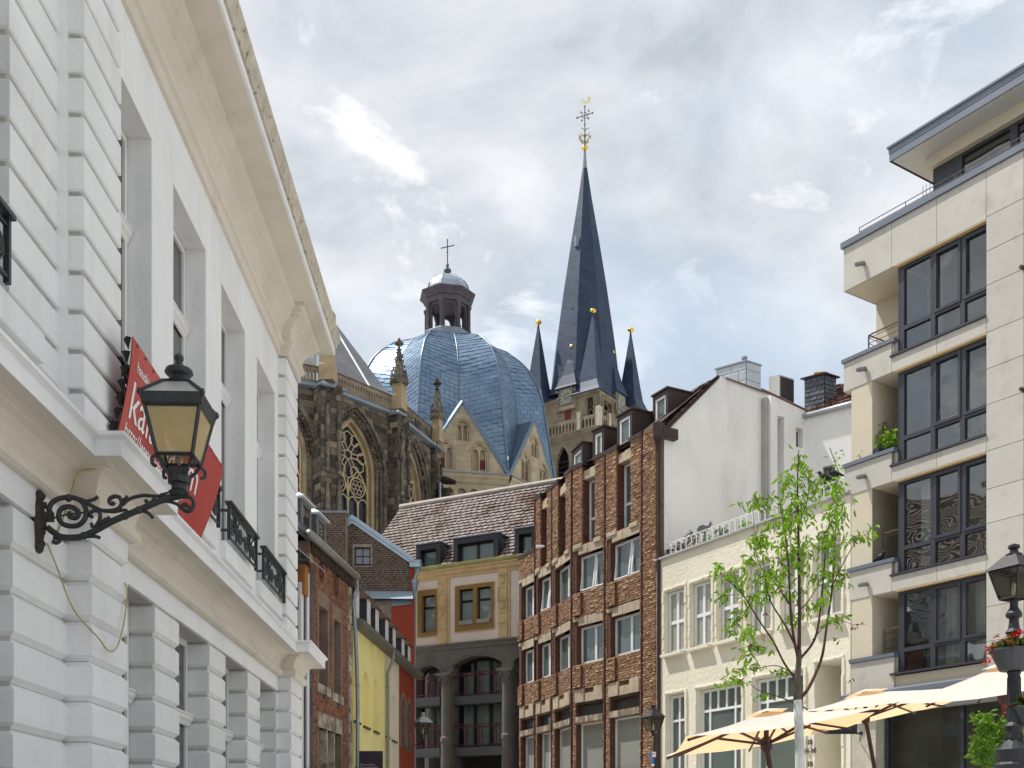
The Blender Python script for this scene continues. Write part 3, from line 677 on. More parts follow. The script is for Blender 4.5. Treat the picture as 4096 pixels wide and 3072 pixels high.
    part('coping', mat('rusty_coping', (.16, .09, .055), .8, .2, 2), CH, lambda q: q.box(fr, .4, L0-.4, ZB+.95, ZB+1.03, -.1, .17))
# buttresses between the facets
def buttress(P, bis, w_, dep, sh, ztop, stoneseed):
    d = Vector((-bis.y, bis.x, 0)); fr = Fr(P-d*w_/2+bis*dep, d); fr.N = bis
    part('buttress', MORTAR, CH, lambda q: q.box(fr, 0.02, w_-.02, 0, ztop-.5, -dep-1, -.02))
    it = lay(fr, rect(0, w_, 18, ztop-.5), [], .62, .42, .05, .03, jl=.35, jh=.25)
    for s_, x in ((1, w_), (-1, 0)):
        f2 = Fr(fr.p(x, 0, 0), -bis); f2.N = d*s_; it += lay(f2, rect(0, dep+.5, 18, ztop-.5), [], .6, .42, .05, .03, jl=.35, jh=.25)
    part('buttress_cap', LEAD, CH, lambda q: q.add([fr.p(x, z, n) for x, z, n in ((-.2, ztop-.5, .25), (w_+.2, ztop-.5, .25), (w_+.2, ztop-.5, -dep), (-.2, ztop-.5, -dep), (-.2, ztop-.38, .25), (w_+.2, ztop-.38, .25), (w_+.2, ztop-.38, -dep), (-.2, ztop-.38, -dep), (w_*.3, ztop+.1, -.3), (w_*.7, ztop+.1, -.3), (w_*.7, ztop+.1, -dep), (w_*.3, ztop+.1, -dep))],
        [(0, 1, 5, 4), (1, 2, 6, 5), (3, 0, 4, 7), (4, 5, 9, 8), (5, 6, 10, 9), (7, 4, 8, 11), (8, 9, 10, 11), (0, 3, 2, 1)]))
    # canopied niches and shafts on the front
    for x in (w_*.3, w_*.85):
        part('shaft', GREYST, CH, lambda q: [q.lathe(fr.p(x, z, .12), pr, 8) for z, pr in ((ztop-6.0, [(.10, 0), (.16, .1), (.12, .3), (.12, 2.2), (.2, 2.4), (.22, 2.7), (.13, 3.1), (.16, 3.3), (.07, 4.4)]), (ztop-12.2, [(.05, -.5), (.24, .2), (.22, .8), (.12, .9), (.12, 2.5), (.24, 2.7), (.24, 3.0), (.18, 3.3), (.2, 3.7), (.14, 4.2), (.17, 4.5), (.06, 5.9)]))])
        part('crocket_row', SOOT, CH, lambda q: [q.lathe(fr.p(x+random.uniform(-.16, .16), ztop-1.4-k*.2, .16+random.uniform(-.04, .08)), [(.02, -.07), (.09, 0), (.02, .07)], 5) for k in range(44)], kind='stuff')
    return it
def bis(d1, d2):
    n1 = Vector((d1.y, -d1.x, 0)); n2 = Vector((d2.y, -d2.x, 0)); return (n1+n2).normalized()
stones += buttress(P1, bis(dA, dB), 1.5, .75, 0, ZB, 1)
stones += buttress(P2, bis(dB, dC), 1.35, .7, 0, ZB, 2)
stones += buttress(P3, bis(dC, dC), .9, .4, 0, ZB, 3)
pieces('stone', stones, SOOT, CH, 'block', 300, 'stone_field')
def pinnacle(P, b, s_, hgt):
    c = P+b*.35
    pn = part('pinnacle', TANST, CH, lambda q: q.lathe(c+Z3*(ZB+.05), [(.58*s_, 0), (.58*s_, 1.0), (.5*s_, 1.05), (.5*s_, hgt*.42)], 4, rot=.4))
    zt_ = ZB+hgt*.42
    part('gablets', GREYST, pn, lambda q: (q.lathe(c+Z3*(zt_), [(.62*s_, -.1), (.68*s_, .1), (.4*s_, .5)], 8), [q.lathe(c+Vector((math.cos(a), math.sin(a), 0))*.52*s_+Z3*(zt_+.1), [(.14, -.1), (.12, .3), (.01, .8)], 5) for a in (0.4, 1.2, 1.97, 2.75, 3.5, 4.3, 5.1, 5.9)]))
    part('spirelet', GREYST, pn, lambda q: (q.lathe(c+Z3*zt_, [(.42*s_, .3), (.12*s_, hgt*.48), (.10, hgt*.5)], 8), [q.lathe(c+Vector((math.cos(a+k), math.sin(a+k), 0))*(.42*s_*(1-k/9)+.1)+Z3*(zt_+.45+k*hgt*.05), [(.02, -.08), (.09, 0), (.02, .09)], 5) for k in range(8) for a in (0, 1.57, 3.14, 4.71)]))
    part('finial', SOOT, pn, lambda q: (q.lathe(c+Z3*(ZB+hgt*.9), [(.1, 0), (.2, .1), (.08, .2), (.08, .4), (.34, .5), (.30, .62), (.08, .68), (.12, .82), (.03, .95)], 6),))
pinnacle(P2, bis(dB, dC), 1.0, 4.6); pinnacle(P3, bis(dC, dC), .85, 4.3)
part('corner_pier', TANST, CH, lambda q: q.lathe(P1+bis(dA, dB)*.35+Z3*(ZB+.05), [(.66, 0), (.66, 1.0), (.55, 1.2), (.55, 4.5)], 4, rot=.6))
part('gargoyle', SOOT, CH, lambda q: [q.tube(smooth_path([P_+b*.4+Z3*(ZB-.8), P_+b*1.0+Z3*(ZB-.7), P_+b*1.35+Z3*(ZB-.55), P_+b*1.6+Z3*(ZB-.75)], 3), [.2, .22, .2, .17, .18, .2, .2, .16, .13, .06], 6) for P_, b in ((P1, bis(dB, dB)), (P2, bis(dC, dB)))])
T_ = pix(1275, 1205, 87); e = lambda P, b, k: P-b*k+Z3*(ZB+.2)
RP = [e(P0, bis(dA, dA), 1.0), e(P1, bis(dA, dB), 1.0), e(P2, bis(dB, dC), .9)]; Q_ = pix(1713, 1781, 85)
part('roof', CHROOF, CH, lambda q: (q.quad(T_, RP[0], RP[1]), q.quad(T_, RP[1], RP[2]), q.quad(T_, RP[2], Q_), q.quad(T_, Q_, RP[0])))
part('roof_hip', LEAD, CH, lambda q: [q.tube([T_, p], .12, 5) for p in (RP[1], RP[2])])
part('downpipe', GREYMETAL, CH, lambda q: q.tube([pix(1760, 1930, 82.5), pix(1760, 2060, 82.5)], .09, 6))
part('drain_head', SOOT, CH, lambda q: (q.lathe(pix(1775, 2010, 83.5)-Z3*.6, [(.5, -2.5), (.5, 1.3), (.7, 1.5)], 6), q.tube(smooth_path([pix(1775, 1920, 83.5), pix(1800, 1925, 83), pix(1822, 1930, 82)], 3), [.3, .32, .28, .25, .22, .18, .1], 6)))
# --- octagon with folded lead dome
DC = Vector((-5.62, 98, 0)); base = math.atan2(-98, 5.62); PH = base+R(7.5)
DM = empty('cathedral_dome', DC, 'blue-grey lead dome with folded ribs over sandstone gables and a columned lantern', 'church')
AP = 9.04; CR = AP/math.cos(R(22.5)); ZG = 31.07
dirv = lambda an: Vector((math.cos(an), math.sin(an), 0))
prof = [(45.3, 1.9), (44.85, 3.3), (44.05, 5.2), (43.15, 6.35), (42.4, 7.08), (40.8, 8.0), (39.4, 8.42), (37.3, 8.75), (34.0, 9.25), (31.1, 9.70)]
def rad(z):
    for (z1, r1), (z0_, r0) in zip(prof, prof[1:]):
        if z >= z0_: t = (z-z0_)/(z1-z0_); return r0+(r1-r0)*t
    return prof[-1][1]
arc = [(prof[-1][0], prof[-1][1], 0)]
zz_ = []
n_ = 46; s_acc = 0; last = None
fine = [31.1+(45.3-31.1)*i/400 for i in range(401)]; cum = [0]
for i in range(400): cum.append(cum[-1]+math.hypot(fine[i+1]-fine[i], rad(fine[i+1])-rad(fine[i])))
rows = []
for k in range(n_+1):
    t = cum[-1]*k/n_; i = min(range(401), key=lambda j: abs(cum[j]-t)); rows.append(fine[i])
def vr(z): return rad(z)*(.84+.07*max(0, (z-43)/2.3))
skin = M(); items = []
for k in range(8):
    an = PH+k*math.pi/4
    for s_ in (-1, 1):
        dv, dr = dirv(an), dirv(an+s_*R(22.5))
        for i in range(n_):
            z0, z1 = rows[i], rows[i+1]
            y0, y1 = max(30.6, z0-.75*min(1, (45.3-z0)/4)), max(30.6, z1-.75*min(1, (45.3-z1)/4))
            A, B_, C_, D_ = DC+dv*(vr(y0)-.06)+Z3*y0, DC+dr*(rad(z0)-.06)+Z3*z0, DC+dr*(rad(z1)-.06)+Z3*z1, DC+dv*(vr(y1)-.06)+Z3*y1
            skin.quad(A, B_, C_, D_)
            mid = (A+B_+C_+D_)/4; ax = (B_-A); up = ((C_+D_)-(A+B_))/2; nn = ax.cross(up).normalized()
            if nn.dot(mid-DC-Z3*30) < 0: nn = -nn
            if nn.dot(Vector((0, 0, EYE))-mid) < -10: continue
            L1 = ax.length; np_ = max(1, int(round(L1/.95))); off = .5 if i % 2 else 0
            cuts = [0]+[min(1, max(0, (j+off)/np_)) for j in range(0 if off else 1, np_+1)]
            if cuts[-1] < 1: cuts.append(1)
            for c0, c1 in zip(cuts, cuts[1:]):
                if c1-c0 < .04: continue
                p = A.lerp(B_, c0+.006); q_ = A.lerp(B_, c1-.006); tp = D_.lerp(C_, (c0+c1)/2); u_ = tp-(p+q_)/2
                p2 = p-u_*.03+nn*.03
                items.append((Matrix(((q_.x-p.x, nn.x*.04, u_.x, p2.x), (q_.y-p.y, nn.y*.04, u_.y, p2.y), (q_.z-p.z, nn.z*.04, u_.z, p2.z), (0, 0, 0, 1))), (q_-p).length*u_.length))
skin.build('dome_shell', RIB, DM)
pieces('lead_plate', items, LEADD, DM, 'plate', 300, 'lead_plating')
part('ridge_roll', RIB, DM, lambda q: [q.tube([DC+dirv(PH+R(22.5)+k*math.pi/4)*(rad(z)+.03)+Z3*z for z in rows], .10, 5) for k in range(8)], smooth=True)
part('valley_gutter', RIB, DM, lambda q: [q.tube([DC+dirv(PH+k*math.pi/4)*(vr(z)-.0)+Z3*z for z in rows[14:]], .07, 5) for k in range(8)], smooth=True)
def rnd_arch(c, h, z0, za): return arch(c-h, c+h, z0, za-h, za, 6)
for k in (-2, -1, 0, 1, 2):
    an = PH+k*math.pi/4; nv = dirv(an); d = Vector((-nv.y, nv.x, 0)); hwid = AP*math.tan(R(22.5))
    fr = Fr(DC+nv*AP, d); fr.N = nv
    G = part('gable', MORTAR if False else SANDG, DM, lambda q: q.panel(fr, [(-hwid+.25, ZG), (hwid-.25, ZG), (0, ZG+5.5)], [rnd_arch(-1.35, .62, ZG+.25, ZG+2.35), rnd_arch(1.35, .62, ZG+.25, ZG+2.35), rnd_arch(0, .5, ZG+2.55, ZG+4.1)], 0, -.35))
    part('gable_recess', SANDG, G, lambda q: q.panel(fr, [(-hwid+.6, ZG), (hwid-.6, ZG), (0, ZG+5.0)], [], -.34, -.5))
    holes = [rnd_arch(-1.35, .66, ZG+.2, ZG+2.4), rnd_arch(1.35, .66, ZG+.2, ZG+2.4), rnd_arch(0, .54, ZG+2.5, ZG+4.15)]
    if abs(k) < 2: pieces('ashlar', lay(fr, [(-hwid+.3, ZG+.05), (hwid-.3, ZG+.05), (0, ZG+5.35)], holes, .95, .42, .02, .014, jl=.3), SANDG, G, 'block', 60, 'ashlar_field')
    for x, z0, za, h in ((-1.35, ZG+.25, ZG+2.35, .62), (1.35, ZG+.25, ZG+2.35, .62), (0, ZG+2.55, ZG+4.1, .5)):
        part('arch_moulding', SANDG, G, lambda q: [q.tube([fr.p(a, z, .03) for a, z in rnd_arch(x, h+e_, z0, za+e_)[1:]], .055, 5) for e_ in (.06, .2)])
        def biforate(q):
            hh = h*.98
            q.panel(fr, rnd_arch(x, hh, z0, za-.02), [arch(x-hh+.08, x-.06, z0+.02, za-h-.05, za-h*.55, 4), arch(x+.06, x+hh-.08, z0+.02, za-h-.05, za-h*.55, 4)], -.12, -.3)
            for c in (x-hh+.06, x, x+hh-.06): q.lathe(fr.p(c, z0, -.08), [(.09, 0), (.055, .08), (.055, za-h-z0-.25), (.11, za-h-z0-.05), (.11, za-h-z0)], 6)
        part('paired_lights', SANDG, G, biforate)
        if x < 0 or x > 0: part('shutter', mat('red_shutter', (.13, .012, .02), .6, .1, 3), G, lambda q: q.box(fr, x-(.50 if x*k >= 0 and x < 0 else -.1), x-(.1 if x*k >= 0 and x < 0 else -.5), z0+.25, z0+.95, -.32, -.25))
    part('gable_coping', RIB, G, lambda q: [q.tube([fr.p(s_*hwid*1.02, ZG-.2, .0), fr.p(0, ZG+5.65, 0)], .17, 4) for s_ in (-1, 1)])
    bk = DC+nv*7.3+Z3*(ZG+5.6)
    part('gable_roof', RIB, G, lambda q: [q.quad(fr.p(0, ZG+5.62, .08), fr.p(s_*hwid*1.02, ZG-.25, .08), DC+dirv(an+s_*R(22.5))*(CR-.5)+Z3*(ZG+.2), bk) for s_ in (-1, 1)])
    part('drum_wall', SANDG, DM, lambda q: q.panel(fr, rect(-hwid, hwid, 0, ZG-.05), [rnd_arch(-hwid+.75+i*.98, .32, ZG-3.1, ZG-1.15) for i in range(7)], -.1, -.4))
    part('arcade_back', SANDG, DM, lambda q: q.box(fr, -hwid, hwid, ZG-3.3, ZG-1, -.5, -.38))
    part('arcade_column', SANDG, DM, lambda q: [q.lathe(fr.p(-hwid+.26+i*.98, ZG-3.1, -.08), [(.13, 0), (.09, .1), (.09, 1.3), (.16, 1.5), (.17, 1.65)], 6) for i in range(8)])
    part('string_course', SANDG, DM, lambda q: q.sweep(fr, [(hwid, 0), (-hwid, 0)][::-1], [(0, ZG-.75), (.12, ZG-.6), (.14, ZG-.45), (.3, ZG-.35), (.34, ZG-.1)]))
    part('lead_ledge', LEAD, DM, lambda q: q.sweep(fr, [(-hwid-.1, 0), (hwid+.1, 0)], [(0, ZG-.12), (.42, ZG-.08), (.42, ZG), (0, ZG+.14)]))
for k in range(8):
    t = PH+R(22.5)+k*math.pi/4
    part('snow_guard', mat('pale_metal', (.7, .7, .7), .4, 0, 1, metal=.5), DM, lambda q: q.lathe(DC+dirv(t)*(rad(32.3)+.1)+Z3*32.4, [(.05, 0), (.09, .15), (.05, .3)], 6))
# lantern of the dome
LC = DC-Z3*.72; l8 = lambda q, pr, r0=PH+R(22.5): q.lathe(LC, [(r_/math.cos(R(22.5)), z) for r_, z in pr], 8, rot=r0)
lant = part('lantern_base', LEAD, DM, lambda q: l8(q, [(2.02, 45.6), (2.05, 46.55), (1.95, 46.65), (1.6, 46.7)]))
for k in range(8):
    t = PH+k*math.pi/4; nv = dirv(t); d = Vector((-nv.y, nv.x, 0)); fr = Fr(LC+nv*1.66, d); fr.N = nv; h8 = 1.66*math.tan(R(22.5))
    part('lantern_arch', PORPH, DM, lambda q: q.panel(fr, rect(-h8, h8, 46.7, 49.3), [rnd_arch(0, .44, 46.72, 48.85)], .02, -.16, back=True))
    cpos = LC+dirv(t+R(22.5))*1.92
    part('lantern_column', PORPH, DM, lambda q: q.lathe(cpos+Z3*46.7, [(.2, 0), (.2, .15), (.15, .2), (.14, 1.9), (.2, 2.05), (.24, 2.2), (.24, 2.3)], 8))
part('lantern_cornice', PORPH, DM, lambda q: l8(q, [(1.7, 49.0), (1.82, 49.05), (1.85, 49.45), (1.98, 49.5), (2.0, 49.65), (2.3, 49.95), (2.32, 50.05), (1.9, 50.22)]))
capm = mat('pale_lead', (.34, .38, .43), .32, .15, 2, metal=.55, spec=.6, isl=.15)
part('lantern_cap', capm, DM, lambda q: l8(q, [(2.05, 50.12), (1.78, 50.3), (1.75, 50.5), (1.66, 50.85), (1.42, 51.25), (1.05, 51.58), (.6, 51.78), (.3, 51.86)]))
part('cap_rib', LEAD, DM, lambda q: [q.tube([LC+dirv(PH+R(22.5)+k*math.pi/4)*(r_*1.09)+Z3*z for r_, z in ((1.78, 50.3), (1.75, 50.5), (1.66, 50.85), (1.42, 51.25), (1.05, 51.58), (.6, 51.78))], .045, 4) for k in range(8)])
hc = Fr(LC+dirv(PH-R(45))*1.72+Z3*50.55, Vector((-dirv(PH-R(45)).y, dirv(PH-R(45)).x, 0))); hc.N = dirv(PH-R(45))
part('cap_hatch', capm, DM, lambda q: q.add([hc.p(-.32, 0, .05), hc.p(.32, 0, .05), hc.p(.32, .75, -.35), hc.p(-.32, .75, -.35), hc.p(-.32, 0, -.1), hc.p(.32, 0, -.1)], [(0, 1, 2, 3), (0, 4, 5, 1), (4, 0, 3), (1, 5, 2)]))
part('cap_finial', COPPER, DM, lambda q: q.lathe(LC+Z3*51.8, [(.42, 0), (.42, .18), (.28, .25), (.22, .35), (.34, .5), (.3, .65), (.12, .72), (.1, .9), (.16, 1.0), (.08, 1.15), (.05, 1.3)], 10))
crs = LC+Z3*53.0
part('cross', mat('cross_bronze', (.07, .06, .045), .5, .2, 6), DM, lambda q: (q.tube([crs, crs+Z3*2.1], .05, 6), q.tube([crs+Vector((-.58, -.1, 1.25)), crs+Vector((.58, .1, 1.62))], .045, 6), [q.lathe(crs+p, [(.03, -.08), (.09, 0), (.03, .08)], 6) for p in (Vector((0, 0, 1.43)), Vector((0, 0, .95)))]))
# --- west tower
F0 = Vector((8.13, 107, 0)); dl = Vector((.82, -.572, 0)); dr_ = Vector((.572, .82, 0)); LCn = F0-dl*7.1; RC = F0+dr_*7.1; TCn = (LCn+RC)/2
TW = empty('cathedral_tower', TCn, 'stone west tower with gilded clocks and a tall dark slate spire', 'tower')
TL = Fr(LCn, dl); TR = Fr(F0, dr_); ZE = 44.9
def u_open(fr, u0, u1, v0, v1, n=0): a0, z1 = fr.px(u0, v0, n); a1, _ = fr.px(u1, v0, n); z0 = fr.px((u0+u1)/2, v1, n)[1]; z1 = fr.px((u0+u1)/2, v0, n)[1]; return a0, a1, z0, z1
belf = [arch(*u_open(TL, 2224, 2276, 1785, 1940)[:2], 34.5, 38.6, 40.35, 6), arch(*u_open(TL, 2287, 2332, 1772, 1940)[:2], 34.5, 38.6, 40.35, 6)]
trL = u_open(TL, 2348, 2393, 1576, 1690); trR = u_open(TR, 2412, 2446, 1576, 1690)
oL = rect(trL[0], trL[1], 42.0, 44.35); oR = rect(trR[0], trR[1], 42.0, 44.35)
part('wall', TOWST, TW, lambda q: (q.panel(TL, rect(0, 7.1, 0, ZE), belf+[oL], 0, -.5), q.panel(TR, rect(0, 7.1, 0, ZE), [oR], 0, -.5)))
part('interior_backing', DARK, TW, lambda q: (q.box(TL, .3, 6.8, 20, 44.5, -1.6, -.9), q.box(TR, .3, 6.8, 40, 44.5, -1.6, -.9)))
part('louvre', mat('louvre', (.06, .055, .05), .8), TW, lambda q: [q.add([TL.p(b[0][0], z, -.2), TL.p(b[1][0], z, -.2), TL.p(b[1][0], z+.25, -.6), TL.p(b[0][0], z+.25, -.6)], [(0, 1, 2, 3)]) for b in belf for z in [34.8+.5*i for i in range(9)]])
for fr, o_, nm in ((TL, oL, 0), (TR, oR, 1)):
    a0, a1 = o_[0][0], o_[1][0]; c = (a0+a1)/2; wd = a1-a0
    part('tracery', TOWST, TW, lambda q: ([q.tube([fr.p(x, z, -.15) for x, z in pts], .05, 5) for pts in ([(c+wd*.27*math.cos(t*math.pi/6), 43.85+wd*.27*math.sin(t*math.pi/6)) for t in range(13)], [(c, 42), (c, 43.2)], arch(a0+.06, c, 42, 42.8, 43.25, 4)[1:], arch(c, a1-.06, 42, 42.8, 43.25, 4)[1:], [(a0+.1, 43.2), (c, 43.5), (a1-.1, 43.2)])]))
    part('window_surround', TOWST, TW, lambda q: q.panel(fr, rect(a0-.25, a1+.25, 42.0, 44.6), [rect(a0+.02, a1-.02, 42.01, 44.34)], .08, -.1))
pg = [(0, .0), (7.1, .0)]
for fr in (TL, TR):
    sg = 1
    part('gallery_ledge', TOWST, TW, lambda q: q.sweep(fr, [(-.4, 0), (7.5, 0)], [(0, 40.75), (.25, 40.9), (.45, 41.15), (.5, 41.3), (0, 41.32)]))
    nb = 19; bw = 7.1/nb
    part('balustrade', TOWST, TW, lambda q: q.panel(fr, rect(.0, 7.1, 41.3, 42.5), [arch(bw*i+.06, bw*(i+1)-.06, 41.42, 42.0, 42.25, 3) for i in range(nb)], .45, .33, back=True))
    part('eaves', TOWST, TW, lambda q: q.sweep(fr, [(-.3, 0), (7.4, 0)], [(0, ZE-.3), (.15, ZE-.2), (.3, ZE), (0, ZE+.1)]))
PST = mat('pale_stone', (.48, .43, .33), .85, .15, 2)
for fr, a in ((TL, 5.3), (TR, 1.5)): part('gallery_post', PST, TW, lambda q: q.box(fr, a-.2, a+.2, 41.3, 43.0, .3, .55))
part('gallery_post', PST, TW, lambda q: q.lathe(F0+Vector((.1, -.35, 41.3)), [(.34, 0), (.34, 1.8), (.2, 1.9)], 4))
GC = mat('clock_face', (.19, .22, .22), .6, .1, 3)
for fr, (u, v) in ((TL, (2265, 1600)), (TR, (2487, 1597))):
    a, z = fr.px(u, v, .3); z = 44.95
    ck = part('clock', GC, TW, lambda q: q.box(fr, a-.68, a+.68, z-.75, z+.75, .2, .3))
    part('clock_housing', TOWST, TW, lambda q: (q.box(fr, a-.95, a+.95, z-1.0, z+1.05, -.4, .198), q.box(fr, a-.98, a+.98, z-1.32, z-1.0, -.1, .36)))
    part('numerals', GOLD, ck, lambda q: [q.add([fr.p(a+r_*math.cos(t+e_), z+r_*math.sin(t+e_), .315) for r_, e_ in ((.40, -.07), (.62, -.075), (.62, .075), (.40, .07))], [(0, 1, 2, 3)]) for t in [k*math.pi/6 for k in range(12)]], kind='stuff')
    part('clock_hand', GOLD, ck, lambda q: (q.tube([fr.p(a-.15, z+.02, .34), fr.p(a+.42, z, .34)], .035, 4), q.tube([fr.p(a-.05, z, .35), fr.p(a+.18, z+.14, .35)], .04, 4)))
    part('hatch', mat('red_hatch', (.20, .02, .02), .6, .2, 4), TW, lambda q: q.box(fr, a-.33, a+.33, z-2.15, z-1.35, -.05, .03))
    cc = fr.p(a, z+1.0, -.75); r0 = math.atan2(fr.N.y, fr.N.x)+R(45)
    part('dormer_spire', SPIRE, TW, lambda q: q.lathe(cc, [(1.75, -.15), (1.55, .1), (1.0, 1.2), (.62, 2.4), (.1, 3.6), (.06, 3.9)], 4, rot=r0))
    part('gilded_ball', GOLD, TW, lambda q: q.lathe(cc+Z3*3.9, [(.05, 0), (.24, .1), (.3, .25), (.24, .4), (.05, .5)], 10), smooth=True)
rc = math.atan2((F0-TCn).y, (F0-TCn).x)
part('roof_base', SPIRE, TW, lambda q: q.lathe(TCn+Z3*ZE, [(5.25, 0), (4.6, .5), (3.7, 1.7)], 4, rot=rc))
for i, Pq in enumerate((F0, LCn, RC, TCn*2-F0)):
    b = (TCn-Pq).normalized(); c = Pq+b*(1.75 if i == 0 else .3); k = 1.3 if i == 0 else 1.15
    part('corner_spire', SPIRE, TW, lambda q: q.lathe(c+Z3*(ZE+.02), [(1.85*k, -.05), (1.5*k, .45), (1.12*k, 1.2), (.85*k, 2.8), (.12, 7.7), (.07, 8.1)], 4, rot=rc))
    part('gilded_ball', GOLD, TW, lambda q: q.lathe(c+Z3*(ZE+8.05), [(.06, 0), (.12, .05), (.30, .16), (.33, .28), (.24, .42), (.05, .5)], 10), smooth=True)
sv = math.atan2(-TCn.y, -TCn.x)+R(7.5)+R(22.5)
part('spire', SPIRE, TW, lambda q: q.lathe(TCn, [(r_*1.1, z) for r_, z in ((3.6, 45.6), (3.2, 47.2), (2.79, 51.06), (1.99, 57.06), (1.30, 61.7), (.62, 66.0), (.22, 68.9))], 8, rot=sv))
part('spire_cap', LEAD, TW, lambda q: q.lathe(TCn, [(.24, 68.8), (.16, 69.8), (.10, 70.9), (.09, 72)], 8))
part('spire_ball', GOLD, TW, lambda q: q.lathe(TCn+Z3*70.75, [(.1, 0), (.28, .08), (.34, .2), (.28, .32), (.1, .4)], 12), smooth=True)
fs = Fr(TCn, (1, 0, 0), flip=False)
part('spire_hatch', LEAD, TW, lambda q: (q.box(Fr(pix(2312, 968, TCn.y-1.15), (1, .25, 0)), -.3, .3, -.5, .55, -.3, .2),))
part('spire_door', DARK, TW, lambda q: q.box(Fr(pix(2297, 1247, TCn.y-1.9), (1, .3, 0)), -.25, .25, -.35, .35, -.5, .12))
def crown(q):
    b = TCn+Z3*71.6
    q.tube([b+Vector((.55*math.cos(t), .55*math.sin(t), .35+.0)) for t in [k*math.pi/8 for k in range(16)]], .05, 5, closed=True)
    for k in range(8): t = k*math.pi/4; e_ = Vector((math.cos(t), math.sin(t), 0)); q.tube(smooth_path([b+e_*.08-Z3*.1, b+e_*.35-Z3*.05, b+e_*.55+Z3*.3, b+e_*.58+Z3*.62, b+e_*.66+Z3*.7], 3), .035, 4)
part('crown', mat('dull_gilding', (.34, .26, .12), .45, .2, 6, metal=.6), TW, crown)
def tcross(q):
    b = TCn+Z3*72; q.tube([b, b+Z3*3.1], .05, 5); q.lathe(b+Z3*.15, [(.03, -.15), (.17, 0), (.03, .15)], 8)
    q.tube([b+Vector((-.78, 0, 1.95)), b+Vector((.78, 0, 2.45))], .045, 5); q.tube([b+Vector((.3*math.cos(k*.52), 0, 2.2+.3*math.sin(k*.52))) for k in range(12)], .03, 4, closed=True)
    for x, z in ((-.78, 1.95), (.78, 2.45), (0, 3.1), (0, 1.3), (-.38, 2.5), (.38, 2.65), (.35, 1.9), (-.3, 1.7)): q.lathe(b+Vector((x, 0, z)), [(.02, -.12), (.1, 0), (.02, .12)], 6)
    for s_ in (-1, 1): q.tube([b+Vector((0, 0, .7)), b+Vector((s_*.3, 0, .95)), b+Vector((s_*.38, 0, .85))], .035, 4)
part('spire_cross', MATS['cross_bronze'], TW, tcross)
def cock(q):
    b = TCn+Z3*75.35
    pts = [(-.32, .28), (-.22, .36), (-.12, .2), (.05, .06), (.2, .08), (.3, .3), (.22, .5), (.36, .62), (.52, .5), (.56, .25), (.42, 0), (.2, -.14), (-.05, -.16), (-.2, 0)]
    q.panel(fs, [(x, z+75.5) for x, z in pts], [], .04, -.04, back=True)
part('weathercock', mat('pale_gilding', (.85, .75, .42), .3, .05, 2, metal=.8), TW, cock)
# ---------------------------------------------------------------- houses along the left of the lane
BRK = mat('old_red_brick', None, .9, .18, 4, bump=.4, bs=30, pal=[(.24, .105, .06), (.31, .14, .08), (.18, .08, .052), (.35, .17, .10), (.26, .115, .065), (.15, .07, .05)], dirt=(.10, .05, .035), ds=.6, da=.55, dlo=.48, dhi=.68)
MORT = mat('brick_mortar', (.25, .17, .12), .95, .2, 3, dirt=(.10, .07, .05), ds=.6, da=.6)
PINKST = mat('pinkish_stone', (.24, .165, .125), .85, .15, 3, bump=.3, bs=12, dirt=(.12, .08, .06), ds=1.2, da=.5)
PALEST = mat('pale_lime_stone', (.46, .41, .32), .85, .2, 4, bump=.6, bs=9, dirt=(.14, .09, .05), ds=2.5, da=.8, dlo=.45, dhi=.6)
CRS0 = mat('rear_render', (.55, .5, .42), .9); TILE0 = mat('rear_tile', None, .6, .2, 3, pal=[(.16, .10, .085), (.24, .16, .13), (.12, .08, .07)])
TIMB = mat('dark_panel', (.045, .038, .033), .6, .2, 2)
SLATEB = mat('slate_cladding', None, .5, .15, 4, pal=[(.055, .06, .072), (.075, .08, .095), (.09, .095, .11), (.06, .065, .078)], bump=.2, bs=20, spec=.5)
TILEW = mat('snow_white_slate', (.6, .61, .63), .4, .1, 2)
OB = Fr((-5.42, 30, 0), (.123, 1, 0)); OBH = empty('old_brick_house', OB.p(2.1, 0, -2), 'old narrow red brick house with stone window surrounds and long grey gutter', 'house')
ZT = 9.72; Lf = 4.28
def opn(fr, u0, u1, vt, vb, n=0):
    a0, a1 = fr.a(u0, n), fr.a(u1, n); um = (u0+u1)/2; return a0, a1, fr.px(um, vb, n)[1], fr.px(um, vt, n)[1]
w1 = opn(OB, 1274, 1309, 2431, 2740); w2 = opn(OB, 1333, 1361, 2483, 2775); w3 = opn(OB, 1277, 1366, 2925, 3120)
ov = [(OB.px(1284, 2285), .28, .42), (OB.px(1343, 2340), .28, .42)]
oval = lambda c, a, b, k=1: [(c[0]+a*k*math.cos(t*math.pi/8), c[1]+b*k*math.sin(t*math.pi/8)) for t in range(16)]
hs = [rect(*w1), rect(*w2), rect(w3[0], w3[1], .5, w3[3])]
big = [rect(w_[0]-.17, w_[1]+.17, w_[2]-.28, w_[3]+.42) for w_ in (w1, w2)]+[rect(w3[0]-.2, w3[1]+.15, .4, w3[3]+.45)]
part('wall', MORT, OBH, lambda q: q.panel(OB, rect(0, Lf, 0, ZT), hs+[oval(c, a, b) for c, a, b in ov], 0, -.35))
bk = lay(OB, rect(.03, Lf-.42, 1.0, ZT-.12), big+[oval(c, a, b, 1.18) for c, a, b in ov], .25, .078, .025, .014, jl=.15, n=-.004)
pieces('brick', bk, BRK, OBH, 'block', 300, 'brickwork')
